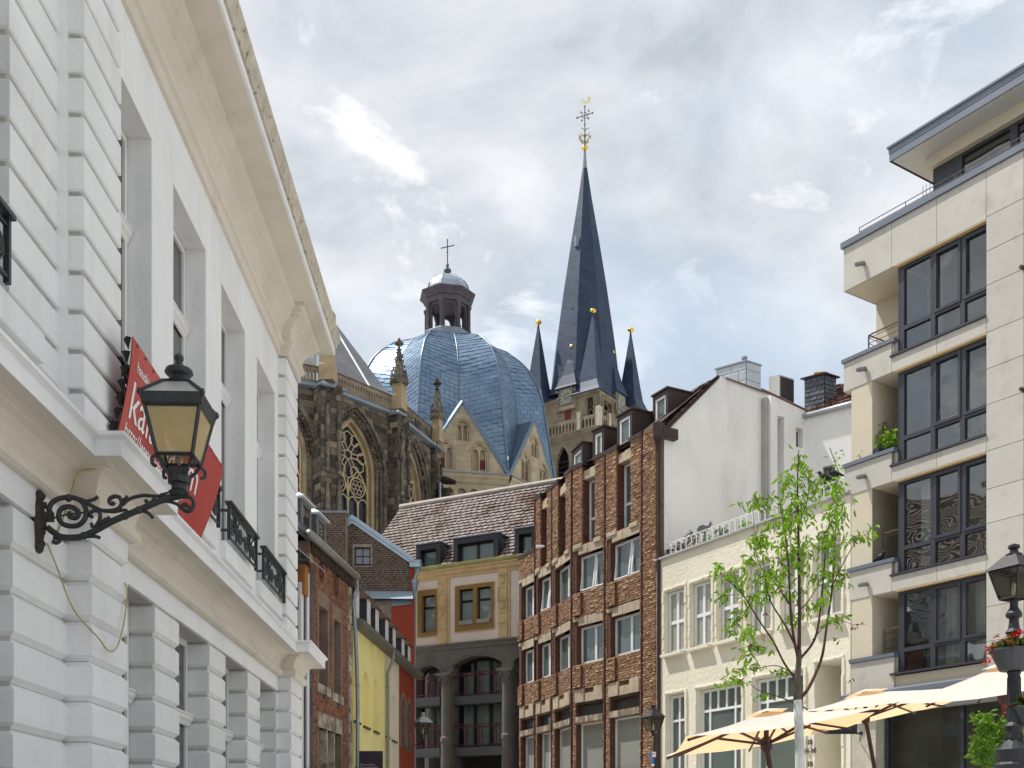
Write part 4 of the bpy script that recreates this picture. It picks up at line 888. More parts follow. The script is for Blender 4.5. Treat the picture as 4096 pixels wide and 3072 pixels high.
for (a0, a1, z0, z1) in (w1, w2):
    part('window_surround', PINKST, OBH, lambda q: q.panel(OB, rect(a0-.16, a1+.16, z0-.26, z1+.40), [rect(a0+.005, a1-.005, z0+.005, z1-.005)], .02, -.2))
    part('window_sill', PALEST, OBH, lambda q: q.box(OB, a0-.17, a1+.17, z0-.27, z0-.03, .0, .06))
    window(OB, OBH, a0, a1, z0, z1, -.27, TIMB, GLASS, cols=1, rows=(.6,), fw=.05, bar=.05)
part('window_surround', PALEST, OBH, lambda q: [q.box(OB, a, a+.8 if a+.8 < w3[1]+.1 else w3[1]+.12, w3[3], w3[3]+.42, -.1, .03) for a in (w3[0]-.18, w3[0]+.64, w3[0]+1.46)])
for i in range(3):
    a0 = w3[0]+(w3[1]-w3[0])*i/3; window(OB, OBH, a0+.05, a0+(w3[1]-w3[0])/3-.05, 2.0, w3[3]-.01, -.27, TIMB, GLASS, fw=.05)
part('stone_mullion', PALEST, OBH, lambda q: [q.box(OB, w3[0]+(w3[1]-w3[0])*t-.06, w3[0]+(w3[1]-w3[0])*t+.06, .5, w3[3], -.2, .0) for t in (1/3, 2/3)])
for (c, a, b) in ov:
    part('oval_surround', BRK, OBH, lambda q: q.panel(OB, oval(c, a, b, 1.2), [oval(c, a, b, .9)], .02, -.1))
    part('oval_window', DARK, OBH, lambda q: q.panel(OB, oval(c, a, b, 1.02), [], -.2, -.3, edge=False))
part('window_back', DARK, OBH, lambda q: [q.box(OB, w_[0]-.1, w_[1]+.1, max(1, w_[2]-.1), w_[3]+.1, -.6, -.36) for w_ in (w1, w2, w3)])
z = 1.0
while z < ZT-.5:
    h = random.uniform(.22, .38); k = random.uniform(.22, .42)
    part('quoin', PALEST, OBH, lambda q: q.pillow(OB, Lf-k, Lf+.01, z+.01, z+h, -.3, .035, .02)); z += h
    if random.random() < .8: part('quoin', PALEST, OBH, lambda q: q.pillow(OB, -.01, random.uniform(.12, .3), z-h+.01, z-.02, -.3, .03, .02))
part('tie_iron', IRON, OBH, lambda q: [q.tube([OB.p(*OB.px(u, v, .04), .04), OB.p(*OB.px(u+12, v-22, .04), .04)], .03, 4) for u, v in ((1294, 2795), (1352, 2830))])
part('eaves_dentils', mat('sooty_brick', (.06, .04, .032), .9, .3, 5), OBH, lambda q: [q.box(OB, .1+i*.2, .22+i*.2, ZT-.30+random.uniform(-.04, .02), ZT-.02, 0, .08) for i in range(21)])
def gut(fr, a0, a1, z, n, r_=.09):
    def f(q):
        q.tube([fr.p(a0, z, n), fr.p(a1, z, n)], r_, 8)
        for k in range(int((a1-a0)/.55)+1): q.tube([fr.p(a0+.2+k*.55, z, n), fr.p(a0+.21+k*.55, z, n)], r_*1.1, 8)
    return f
part('gutter', GUTTER, OBH, gut(OB, -.5, Lf+.15, ZT+.05, .16, .11), smooth=True)
RO = Fr(OB.p(0, ZT+.08, .05), OB.d, -OB.N*.62+Z3*.78); RO.N = (OB.N*.78+Z3*.62).normalized()
RW_ = Fr((-10.2, 22, 13.4), (.02, 1, 0), (-.72, 0, .69)); RW_.N = Vector((.69, 0, .72))
part('rear_tiled_house', CRS0, OBH, lambda q: (q.add([(-10, 22, 0), (-10, 40, 0), (-20, 40, 0), (-20, 22, 0), (-10, 22, 13.4), (-10, 40, 13.4), (-20, 40, 13.4), (-20, 22, 13.4)], [(0, 1, 5, 4), (1, 2, 6, 5), (2, 3, 7, 6), (3, 0, 4, 7)]), q.panel(RW_, rect(0, 18, 0, 7), [], 0, -.2)))  # separate tiled house out of view, added to be mirrored in the modern windows
part('rear_tiles', TILE0, OBH, lambda q: [q.add([RW_.p(a, z, .10), RW_.p(a+.29, z, .10), RW_.p(a+.29, z+.36, .02), RW_.p(a, z+.36, .02), RW_.p(a, z, 0), RW_.p(a+.29, z, 0)], [(0, 1, 2, 3), (4, 5, 1, 0)]) for k in range(20) for z in (k*.35,) for a in [i*.3 for i in range(60)]], kind='stuff')
part('roof', SLATE, OBH, lambda q: (q.panel(RO, rect(-1.2, Lf, -.05, 3.4), [], 0, -.12), q.quad(RO.p(-1.2, 3.4), RO.p(Lf, 3.4), RO.p(Lf, 3.4)-OB.N*5-Z3*4.3, RO.p(-1.2, 3.4)-OB.N*5-Z3*4.3), q.quad(OB.p(Lf, ZT, 0), RO.p(Lf, 3.4), OB.p(Lf, ZT, -5.5)), q.box(OB, 0.01, Lf-.01, 0, ZT-.02, -6, -.62)))
pieces('slate_tile', lay(RO, rect(-1.2, Lf, 0, 3.4), [], .30, .20, .02, .006, jl=.1), SLATEB, OBH, 'tile', 120, 'slate_field')
def dormer(parent, fr, a0, a1, zb, zt, n0, dep, cheek, front, roofm, wmat=WFRAME, gm=GLASS):
    f2 = Fr(fr.p(a0, 0, n0), -fr.N); f2.N = -fr.d if fr.d.y > 0 else fr.d
    d_ = part('dormer', cheek, parent, lambda q: q.box(fr, a0, a1, zb, zt, n0-dep, n0))
    part('dormer_roof', roofm, d_, lambda q: q.add([fr.p(a0-.1, zt, n0+.14), fr.p(a1+.1, zt, n0+.14), fr.p(a1+.1, zt, n0-dep), fr.p(a0-.1, zt, n0-dep), fr.p(a0-.1, zt+.06, n0+.14), fr.p(a1+.1, zt+.06, n0+.14), fr.p((a0+a1)/2+.2, zt+.42, n0-dep*.3), fr.p((a0+a1)/2-.2, zt+.42, n0-dep*.3), fr.p((a0+a1)/2+.2, zt+.42, n0-dep), fr.p((a0+a1)/2-.2, zt+.42, n0-dep)], [(0, 1, 5, 4), (4, 5, 6, 7), (0, 4, 7, 9, 3), (1, 2, 8, 6, 5), (7, 6, 8, 9), (0, 3, 2, 1)]))
    part('dormer_front', front, d_, lambda q: q.panel(fr, rect(a0-.02, a1+.02, zb, zt), [rect(a0+.12, a1-.12, zb+.12, zt-.12)], n0+.04, n0))
    part('pane', gm, d_, lambda q: q.quad(fr.p(a0+.1, zb+.1, n0+.015), fr.p(a1-.1, zb+.1, n0+.015), fr.p(a1-.1, zt-.1, n0+.015), fr.p(a0+.1, zt-.1, n0+.015)))
    return d_
for u in (1206, 1268):
    a = OB.a(u, -.45); d_ = dormer(OBH, OB, a-.1, a+.75, ZT+.35, OB.px(u, 2062 if u > 1240 else 1998, -.45)[1], -.45, 1.5, SLATEB, mat('grey_green_frame', (.17, .19, .17), .6), TILEW)
# slate hung house between
SH = empty('slate_clad_house', OB.p(-2, 0, -2), 'narrow house end clad in dark slate boards beside the white building', 'house')
part('wall', DARK, SH, lambda q: q.box(OB, -4.2, -.06, 0, 8.9, -5, .10))
pieces('slate_board', lay(OB, rect(-4.2, -.05, 0, 8.9), [], 1.9, .36, .045, .008, n=.10), SLATEB, SH, 'block', 60, 'slate_boarding')
part('drain_pipe', WFRAME, SH, lambda q: q.tube([OB.p(-.95, 0, .26), OB.p(-.95, 8.6, .26)], .05, 8))
part('window_frame', WFRAME, SH, lambda q: q.box(OB, -1.35, -1.15, 3, 8.3, .10, .22))
part('shutter', mat('orange_timber', (.34, .13, .03), .7, .2, 5), SH, lambda q: q.box(OB, -1.3, -.98, 8.0, 8.75, .12, .3))
part('roof', GREYMETAL, SH, lambda q: q.add([OB.p(-4.3, 8.9, .45), OB.p(.02, 8.9, .45), OB.p(.02, 9.5, -.3), OB.p(-4.3, 9.5, -.3), OB.p(-4.3, 8.86, .45), OB.p(.02, 8.86, .45)], [(0, 1, 2, 3), (4, 5, 1, 0), (4, 0, 3), (5, 1, 2)]))
# ---------------------------------------------------------------- terrace: yellow, cream and red house
YR = Fr((-4.87, 34.5, 0), (.087, 1, 0)); ZY = 8.32
YEL = mat('yellow_render', (.88, .78, .33), .85, .06, .8, bump=.12, bs=20, dirt=(.42, .33, .13), ds=.8, da=.35, dsz=.4)
CRM = mat('cream_render', (.74, .69, .53), .85, .06, .8, bump=.1, bs=20)
REDR = mat('red_render', (.30, .045, .02), .8, .12, .9, bump=.12, bs=20, dirt=(.17, .03, .018), ds=.9, da=.4)
bnd = [0, YR.a(1541), YR.a(1596), YR.a(1657)]
H3 = []
for i, (nm, lab, mm) in enumerate((('yellow_house', 'yellow rendered house with tall blind arched windows', YEL), ('cream_house', 'slim cream rendered house between the yellow and the red one', CRM), ('red_house', 'red rendered house at the end of the terrace with stone framed arches', REDR))):
    a0, a1 = bnd[i], bnd[i+1]; h_ = empty(nm, YR.p((a0+a1)/2, 0, -2), lab, 'house'); H3.append(h_)
    us = [[(1414, 1436, 2655, 2885), (1453, 1475, 2687, 2907), (1494, 1511, 2715, 2925)], [(1543, 1553, 2755, 2945), (1567, 1583, 2775, 2962)], [(1603, 1620, 2790, 2980), (1627, 1642, 2812, 2995)]][i]
    ops = []
    for u0, u1, vt, vb in us:
        b0, b1, z0, z1 = opn(YR, u0, u1, vt, vb); b0 = max(b0, a0+.08); ops.append((b0, b1, z0, z1))
    part('wall', mm, h_, lambda q: q.panel(YR, rect(a0, a1-.004, 0, ZY), [arch(b0, b1, z0, z1-(b1-b0)*.35, z1, 5) for b0, b1, z0, z1 in ops]+([rect(a0+.3, a1-.3, 1.6, 3.6)]), 0, -.2))
    part('ground_floor', mat('dark_shopfront', (.05, .05, .055), .5), h_, lambda q: q.box(YR, a0, a1-.01, 1.0, 3.7, -.5, -.15))
    for b0, b1, z0, z1 in ops:
        wd = part('blind_window', mm, h_, lambda q: q.panel(YR, arch(b0-.02, b1+.02, z0-.02, z1-(b1-b0)*.35, z1+.02, 5), [], -.17, -.25, edge=False))
        part('sill', mat('dark_sill', (.09, .085, .07), .7), wd, lambda q: q.box(YR, b0-.06, b1+.06, z0-.07, z0-.01, -.15, .07))
        if i == 2: part('window_surround', PINKST, wd, lambda q: q.panel(YR, arch(b0-.14, b1+.14, z0-.1, z1-(b1-b0)*.35, z1+.2, 5), [arch(b0+.01, b1-.01, z0+.01, z1-(b1-b0)*.35, z1-.01, 5)], .035, -.1))
        if i == 2: part('pane', GLASS, wd, lambda q: q.quad(YR.p(b0, z0, -.16), YR.p(b1, z0, -.16), YR.p(b1, z1-.2, -.16), YR.p(b0, z1-.2, -.16)))
    part('eaves_board', mat('grey_eaves', (.16, .15, .125), .7, .15, 3), h_, lambda q: q.sweep(YR, [(a0, 0), (a1+(.25 if i == 2 else -.004), 0)], [(0, ZY-.02), (.22, ZY+.0), (.24, ZY+.06), (.30, ZY+.08), (.33, ZY+.2), (.25, ZY+.22), (0, ZY+.25)]))
    RY = Fr(YR.p(0, ZY+.2, .1), YR.d, -YR.N*.66+Z3*.75); RY.N = (YR.N*.75+Z3*.66).normalized()
    part('roof', SLATE, h_, lambda q: (q.panel(RY, rect(a0, a1-.004, 0, 2.1), [], 0, -.1), q.quad(RY.p(a0, 2.1), RY.p(a1, 2.1), RY.p(a1, 2.1)-YR.N*5+Z3*.9, RY.p(a0, 2.1)-YR.N*5+Z3*.9), q.box(YR, a0+.01, a1-.01, 0, ZY, -5, -.55)))
DFR = mat('white_dormer_front', (.75, .74, .70), .6, .05, 3)
for u, vt in ((1413, 2352), (1460, 2398), (1494, 2437), (1534, 2479), (1564, 2513), (1600, 2555), (1625, 2584)):
    a = YR.a(u, -.05); zt = YR.px(u, vt, -.05)[1]; hh = H3[0] if a < bnd[1] else H3[1] if a < bnd[2] else H3[2]
    dormer(hh, YR, a-.02, a+.32, ZY+.2, max(zt, ZY+1.0), .02, 1.1, mat('dark_cheek', (.035, .037, .045), .6, .15, 3), DFR, mat('brown_tile_cap', (.14, .085, .06), .8, .2, 5))
def pipe(pts, r_, parent, m=GREYMETAL): part('downpipe', m, parent, lambda q: (q.tube(smooth_path(pts, 4), r_, 8), [q.tube([p+Z3*.03, p-Z3*.03], r_*1.25, 8) for p in pts[3:]]), smooth=True)
pipe([OB.p(Lf+.05, ZT, .16), OB.p(Lf+.08, ZT-.35, .16), OB.p(Lf+.0, ZT-.75, .06), OB.p(Lf+.02, ZT-1.2, .1), YR.p(.05, 6.5, .12), YR.p(.05, 4, .12), YR.p(.05, 1, .12)], .06, OBH)
pipe([YR.p(bnd[1]+.1, ZY+.1, .27), YR.p(bnd[1]+.08, ZY-.25, .25), YR.p(bnd[1]-.02, ZY-.7, .10), YR.p(bnd[1]-.02, ZY-1.2, .10), YR.p(bnd[1]-.02, 4.5, .10), YR.p(bnd[1]-.02, 1, .10)], .055, H3[1], GUTTER)
# dark street sign
SG = empty('street_sign', pix(1482, 3100, 33)-Z3*1.2, 'dark purple sign board at the foot of the yellow house', 'sign')
fsg = Fr((0, 33, 0), (1, 0, 0)); q1 = fsg.px(1436, 3004); q2 = fsg.px(1531, 3004)
part('board', mat('purple_board', (.03, .022, .035), .4), SG, lambda q: q.box(fsg, q1[0], q2[0], q1[1]-1.3, q1[1], -.05, 0))
part('post', IRON, SG, lambda q: [q.box(fsg, x-.03, x+.03, 1.3, q1[1]-.1, -.12, -.06) for x in (q1[0]+.1, q2[0]-.1)])
PRP = mat('pinkish_print', (.5, .38, .36), .6)
for s_, v in (('Chronoskop', 3062), ('Thermalquellen', 3073)): a, z = fsg.px(1440, v); text('lettering', s_, fsg, a, z, .004, .085, PRP, SG)
# ---------------------------------------------------------------- brown brick gable house
BF = Fr((0, 49, 0), (1, 0, 0)); BH = empty('brown_brick_house', (-6, 50.5, 0), 'dark brown brick gable house with zinc verge and one small window', 'house')
x = lambda u, v: BF.px(u, v)
BRN = mat('brown_brick', None, .9, .15, 4, bump=.3, bs=30, pal=[(.085, .05, .038), (.12, .07, .05), (.065, .042, .034), (.15, .085, .058), (.10, .06, .045)], dirt=(.05, .035, .03), ds=.5, da=.5)
MRT2 = mat('pale_mortar', (.33, .28, .23), .95, .2, 3)
out = [x(1385, 2375), x(1640, 2375), x(1640, 2246), x(1410, 2086), x(1385, 2103)]; hole = [x(1417, 2259), x(1483, 2259), x(1483, 2188), x(1417, 2188)]
part('wall', MRT2, BH, lambda q: q.panel(BF, out, [hole], 0, -.3)); low = [(x(1385, 0)[0], 0), (x(1640, 0)[0], 0), x(1640, 2376), x(1385, 2376)]
part('lower_wall', MRT2, BH, lambda q: q.panel(BF, low, [], -.02, -.3))
it = lay(BF, out, [[(hole[0][0]-.05, hole[0][1]-.08), (hole[1][0]+.05, hole[1][1]-.08), (hole[2][0]+.05, hole[2][1]+.12), (hole[3][0]-.05, hole[3][1]+.12)]], .27, .098, .03, .03, jl=.12, n=-.004)
CHM = [x(1264, 2500), x(1384, 2500), x(1384, 2052), x(1264, 2052)]
fch = Fr((0, 48.4, 0), (1, 0, 0)); chp = [fch.px(1264, 2600), fch.px(1384, 2600), fch.px(1384, 2052), fch.px(1264, 2052)]
part('chimney_wall', MRT2, BH, lambda q: q.panel(fch, chp, [], 0, -1.2))
it += lay(fch, chp, [], .27, .098, .03, .03, jl=.12, n=-.004)
pieces('brick', it, BRN, BH, 'block', 300, 'brickwork')
part('chimney_cap', LEAD, BH, lambda q: q.box(fch, chp[0][0]-.05, chp[1][0]+.05, chp[2][1], chp[2][1]+.09, -1.3, .06))
ZN = mat('pale_zinc', (.40, .50, .58), .4, .08, 1.5, metal=.35)
def vline(n0, n1, off, th): return [(1384, 2100), (1410, 2080), (1648, 2245)], off, th
part('verge', ZN, BH, lambda q: [q.panel(BF, [x(*p0), x(*p1), (x(*p1)[0], x(*p1)[1]+.17), (x(*p0)[0], x(*p0)[1]+.17)], [], n, -.4) for dz, n in ((0, .10), ) for p0, p1 in (((1384, 2112), (1410, 2095)), ((1410, 2095), (1652, 2262)))]+[q.panel(BF, [(x(*p0)[0], x(*p0)[1]+.17), (x(*p1)[0], x(*p1)[1]+.17), (x(*p1)[0], x(*p1)[1]+.36), (x(*p0)[0], x(*p0)[1]+.36)], [], .15, -.4) for p0, p1 in (((1384, 2112), (1410, 2095)), ((1410, 2095), (1652, 2262)))])
part('roof', SLATE, BH, lambda q: (q.quad(BF.p(x(1410, 2086)[0], x(1410, 2086)[1]+.2, .1), BF.p(x(1650, 2250)[0], x(1650, 2250)[1]+.2, .1), BF.p(x(1650, 2250)[0], x(1650, 2250)[1]+.2, -3), BF.p(x(1410, 2086)[0], x(1410, 2086)[1]+.2, -3)), q.quad(BF.p(x(1410, 2086)[0], x(1410, 2086)[1]+.2, .1), BF.p(x(1200, 2230)[0], x(1200, 2230)[1]+.2, -.6), BF.p(x(1200, 2230)[0], x(1200, 2230)[1]+.2, -3), BF.p(x(1410, 2086)[0], x(1410, 2086)[1]+.2, -3))))
w_ = window(BF, BH, hole[0][0]+.01, hole[1][0]-.01, hole[0][1]+.01, hole[2][1]-.01, -.08, mat('red_brown_frame', (.10, .03, .022), .6), glass_mat('blue_grey_glass', (.16, .20, .26), wob=.03, rough=.1), cols=2, rows=(.5,), fw=.05, bar=.03, sill=.06)
part('gutter_box', ZN, BH, lambda q: (q.box(BF, x(1640, 0)[0], x(1682, 0)[0], x(0, 2272)[1], x(0, 2250)[1], -.6, .25), q.box(BF, x(1638, 0)[0], x(1686, 0)[0], x(0, 2250)[1], x(0, 2246)[1], -.6, .3)))
pipe([BF.p(x(1672, 0)[0], x(0, 2272)[1], .1), BF.p(x(1672, 0)[0], x(0, 2290)[1], .1), BF.p(x(1660, 0)[0], x(0, 2320)[1], .12), BF.p(x(1660, 0)[0], x(0, 2400)[1], .12), BF.p(x(1660, 0)[0], 6, .12), BF.p(x(1660, 0)[0], 1, .12)], .06, BH)
part('hopper', GREYMETAL, BH, lambda q: q.lathe(BF.p(x(1660, 0)[0], x(0, 2335)[1], .14), [(.09, -.35), (.17, 0), (.17, .12)], 6))
fz = Fr((0, 48.2, 0), (1, 0, 0)); y_ = lambda u, v: fz.px(u, v)
part('zinc_lean_to', ZN, BH, lambda q: [q.add([fz.p(y_(u0, 0)[0], y_(0, 2400)[1], .25), fz.p(y_(u1, 0)[0]-.01, y_(0, 2400)[1], .25), BF.p(x(u1, 0)[0]-.01, x(0, 2364)[1], .0), BF.p(x(u0, 0)[0], x(0, 2364)[1], .0)], [(0, 1, 2, 3)]) for u0, u1 in ((1425, 1478), (1478, 1568), (1568, 1655))])
part('ruined_render', mat('crumbling_render', (.22, .18, .14), .95, .3, 1.5, bump=.6, bs=6, dirt=(.07, .05, .04), ds=1.1, da=.8), BH, lambda q: q.box(fz, y_(1420, 0)[0], y_(1575, 0)[0], 0, y_(0, 2402)[1], -.4, 0))
part('red_render', REDR, BH, lambda q: (q.panel(fz, [(y_(1568, 0)[0], 0), (y_(1656, 0)[0], 0), y_(1656, 2400), y_(1568, 2425)], [], .05, -.3), q.box(BF, x(1640, 0)[0], x(1656, 0)[0], 6, x(0, 2268)[1], -.4, .03)))
part('flashing', LEAD, BH, lambda q: q.quad(fz.p(*y_(1566, 2428), .1), fz.p(*y_(1648, 2418), .1), fz.p(*y_(1648, 2400), .02), fz.p(*y_(1566, 2402), .02)))
# ---------------------------------------------------------------- house closing the lane: dark stone arcade, pink upper floor, tiled roof
EB = Fr((-4.59, 52.62, 0), (1.89, -1, 0)); EH = empty('corner_house', EB.p(3, 0, -3), 'house with dark stone arches below, pink upper floor and lichened tile roof', 'house')
GLASSW = glass_mat('reflection_tint_glass', (.24, .28, .25), wob=.25, rough=.06)  # bright greenish reflection put into the pane tint
PINK = mat('pink_render', (.74, .63, .54), .85, .04, .8, bump=.08, bs=20); OCH = mat('ochre_stone', (.60, .43, .22), .8, .10, 2, bump=.15, bs=14, dirt=(.3, .18, .07), ds=1.2, da=.4)
OCD = mat('brown_ochre', (.25, .145, .045), .75, .15, 3); DST = mat('dark_stone', (.15, .135, .115), .85, .16, 1.6, bump=.25, bs=9, dirt=(.13, .12, .10), ds=.8, da=.4)
DSL = mat('dark_slab', (.085, .085, .087), .6, .1, 2); BURG = mat('burgundy_iron', (.10, .014, .03), .5, .1, 4); DFM = mat('black_frame', (.012, .012, .014), .4)
zg = EB.px(1870, 2265, .1)[1]; zp = EB.px(1870, 2569)[1]; AR = 6.9
def eo(u0, u1, vt, vb, n=0): return opn(EB, u0, u1, vt, vb, n)
q1 = eo(1691, 1744, 2383, 2530); q2 = eo(1840, 1966, 2353, 2496)
part('upper_wall', PINK, EH, lambda q: q.panel(EB, rect(-.02, AR, zp, zg), [rect(q1[0]-.03, q1[1]+.03, q1[2], q1[3]), rect(*q2)], 0, -.3))
s1 = eo(1674, 1750, 2362, 2546); s2 = eo(1824, 1977, 2338, 2520)
part('window_surround', OCD, EH, lambda q: (q.panel(EB, rect(*s1), [rect(*q1)], .09, -.15), q.panel(EB, rect(*s2), [rect(q2[0], (q2[0]+q2[1])/2-.1, q2[2], q2[3]), rect((q2[0]+q2[1])/2+.1, q2[1], q2[2], q2[3])], .09, -.15)))
part('window_edge', OCH, EH, lambda q: (q.panel(EB, rect(s1[0]-.04, s1[1]+.04, s1[2]-.04, s1[3]+.04), [rect(s1[0]+.1, s1[1]-.1, s1[2]+.1, s1[3]-.1)], .06, -.02), q.panel(EB, rect(s2[0]-.04, s2[1]+.04, s2[2]-.04, s2[3]+.04), [rect(s2[0]+.1, s2[1]-.1, s2[2]+.1, s2[3]-.1)], .06, -.02)))
for a0, a1 in ((q1[0], q1[1]), (q2[0], (q2[0]+q2[1])/2-.1), ((q2[0]+q2[1])/2+.1, q2[1])):
    window(EB, EH, a0, a1, q1[2] if a0 == q1[0] else q2[2], q1[3] if a0 == q1[0] else q2[3], -.11, DFM, GLASSW, cols=1, rows=(.68,), fw=.045, bar=.10)
part('planter', mat('grey_planter', (.3, .28, .24), .8), EH, lambda q: (q.box(EB, q2[0]+.02, q2[0]+.75, q2[2], q2[2]+.18, -.02, .16), q.box(EB, q2[0]+.95, q2[1]-.02, q2[2], q2[2]+.18, -.02, .16)))
for u0, u1 in ((1756, 1799), (1997, 2042)):
    a0, a1 = EB.a(u0), EB.a(u1); c = (a0+a1)/2
    pl = part('pilaster', OCH, EH, lambda q: (q.box(EB, a0, a1-.12, zp+.02, zg-.25, 0, .10), q.box(EB, a1-.12, a1, zp+.02, zg-.25, 0, .06)))
    part('pilaster_ornament', OCH, pl, lambda q: ([q.box(EB, c-.28, c+.12, zg-z_, zg-z_+.05, .1, .14) for z_ in (.6, 1.15, 1.75, 2.3, 2.75)]+[q.lathe(EB.p(c-.08, zg-z_, .1), [(.16, 0), (.12, .05), (.02, .07)], 8, ax=EB.N) for z_ in (.86, 2.0)]+[q.box(EB, c-.3, c-.26, zg-1.75, zg-1.15, .1, .13), q.box(EB, c+.10, c+.14, zg-1.75, zg-1.15, .1, .13)]), kind='stuff')
part('cornice', OCH, EH, lambda q: q.sweep(EB, [(-.2, 0), (AR, 0)], [(0, zg-.42), (.06, zg-.4), (.08, zg-.3), (.2, zg-.24), (.22, zg-.12), (.3, zg-.08), (.3, zg)]))
part('gutter', mat('mossy_gutter', (.36, .33, .13), .6, .15, 2, dirt=(.5, .48, .25), ds=2, da=.5), EH, lambda q: q.sweep(EB, [(-.25, 0), (AR-.6, 0)], [(.1, zg), (.34, zg+.01), (.42, zg+.1), (.42, zg+.16), (.2, zg+.17)]))
part('gutter_end', ZN, EH, lambda q: q.sweep(EB, [(AR-.85, 0), (AR-.1, 0)], [(.05, zg-.25), (.25, zg-.2), (.3, zg-.05), (.48, zg+.0), (.5, zg+.2), (.2, zg+.22)]))
# roof
pitch = R(47); RE = Fr(EB.p(0, zg+.12, .25), EB.d, -EB.N*math.cos(pitch)+Z3*math.sin(pitch)); RE.N = (EB.N*math.sin(pitch)+Z3*math.cos(pitch)).normalized()
rl = RE.px(1850, 1990)[1]
TILE = mat('lichened_tile', None, .75, .2, 5, pal=[(.22, .185, .165), (.26, .22, .20), (.19, .15, .13), (.28, .24, .215), (.23, .19, .17)], bump=.3, bs=20, dirt=(.10, .04, .014), ds=.7, da=.85, dlo=.50, dhi=.66)
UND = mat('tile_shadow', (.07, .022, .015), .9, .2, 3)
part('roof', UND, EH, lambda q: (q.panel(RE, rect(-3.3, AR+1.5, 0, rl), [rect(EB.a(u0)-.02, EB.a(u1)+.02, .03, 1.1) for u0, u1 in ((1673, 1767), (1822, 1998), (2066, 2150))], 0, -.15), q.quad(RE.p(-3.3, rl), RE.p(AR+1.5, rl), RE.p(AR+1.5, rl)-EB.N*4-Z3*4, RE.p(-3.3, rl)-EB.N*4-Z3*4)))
DH = [rect(EB.a(u0)-.1, EB.a(u1)+.1, .02, 1.15) for u0, u1 in ((1673, 1767), (1822, 1998), (2066, 2150))]
pieces('roof_tile', lay(RE, rect(-3.3, AR+1.5, .0, rl), DH, .30, .27, .075, .035, jl=.04, jd=.2), TILE, EH, 'tile', 300, 'tile_field')
part('ridge', mat('ridge_mortar', (.42, .38, .33), .8, .15, 2), EH, lambda q: q.tube([RE.p(-3.35, rl, .05), RE.p(AR+1.5, rl, .05)], .13, 6))
for u0, u1, vt in ((1673, 1767, 2183), (1822, 1998, 2152), (2066, 2150, 2120)):
    a0, a1 = EB.a(u0, .0), EB.a(u1, .0); zt = EB.px((u0+u1)/2, vt, .0)[1]; n0 = .12
    dd = part('dormer', SLATEB, EH, lambda q: q.add([EB.p(a0, zg+.05, n0+.05), EB.p(a1, zg+.05, n0+.05), EB.p(a1-.08, zt, n0-.12), EB.p(a0+.08, zt, n0-.12), EB.p(a1+.05, zg+.05, n0-1.5), EB.p(a0-.05, zg+.05, n0-1.5), EB.p(a1-.04, zt+.02, n0-1.6), EB.p(a0+.04, zt+.02, n0-1.6)], [(1, 4, 6, 2), (0, 3, 7, 5), (2, 6, 7, 3)]))
    part('dormer_front', mat('dark_dormer', (.03, .03, .036), .5, .1, 3), dd, lambda q: q.panel(EB, rect(a0-.02, a1+.02, zg+.04, zt+.06), [rect(a0+.2, a1-.22, zg+.1, zt-.2)], n0+.04, n0-.3))
    part('dormer_cap', LEAD, dd, lambda q: q.box(EB, a0-.06, a1+.06, zt+.06, zt+.10, n0-1.5, n0+.1))
    window(EB, EH, a0+.2, a1-.22, zg+.1, zt-.2, n0-.22, DFM, GLASSG, cols=2 if u1-u0 > 120 else 1, fw=.07, bar=.14)
# arcade
lo_ = eo(1664, 1764, 2658, 3060); ce = eo(1811, 2006, 2622, 3060); ri = (EB.a(2055), AR+.4)
zsp = EB.px(1811, 2665)[1]; cez = EB.px(1905, 2622)[1]; loz = EB.px(1715, 2662)[1]
part('arcade', DST, EH, lambda q: q.panel(EB, rect(-.02, AR, 0, zp), [arch(lo_[0], lo_[1], .3, loz-.38, loz, 6), arch(ce[0], ce[1], .3, zsp, cez, 8), arch(ri[0], AR-.01, .3, zsp, cez-.1, 4)], 0, -.75))
part('arcade_moulding', DST, EH, lambda q: (q.sweep(EB, [(-.02, 0), (AR, 0)], [(0, zp-.28), (.06, zp-.26), (.07, zp-.12), (.16, zp-.06), (.16, zp), (0, zp+.04)]), [q.tube([EB.p(a, z, .0) for a, z in arch(a0-.14, a1+.14, zs, zs+.01, zt+.14, 8)[2:]], .05, 5) for a0, a1, zs, zt in ((lo_[0], lo_[1], loz-.38, loz), (ce[0], ce[1], zsp, cez))]))
for u0, u1 in ((1775, 1808), (2020, 2052)):
    c = (EB.a(u0)+EB.a(u1))/2; zc = EB.px((u0+u1)/2, 2700 if u0 < 1900 else 2680, .2)[1]
    cl = part('column', DST, EH, lambda q: q.lathe(EB.p(c, 0, .12), [(.27, 0), (.27, zc-3.1), (.30, zc-3.05), (.30, zc-2.9), (.25, zc-2.8), (.24, zc-.52), (.29, zc-.47), (.25, zc-.42)], 14), smooth=False)
    part('capital', DST, cl, lambda q: (q.lathe(EB.p(c, zc-.42, .12), [(.24, 0), (.26, .15), (.38, .38)], 8), q.box(EB, c-.4, c+.4, zc-.04, zc+.08, -.2, .48), [q.lathe(EB.p(c+dx, zc-.18, .38), [(.03, -.12), (.09, 0), (.03, .12)], 6) for dx in (-.2, 0, .2)]))
CURT = mat('pale_curtain', (.62, .65, .65), .9, .12, 1.5)
GTH = glass_mat('clear_glass', (.03, .035, .038), through=.9)
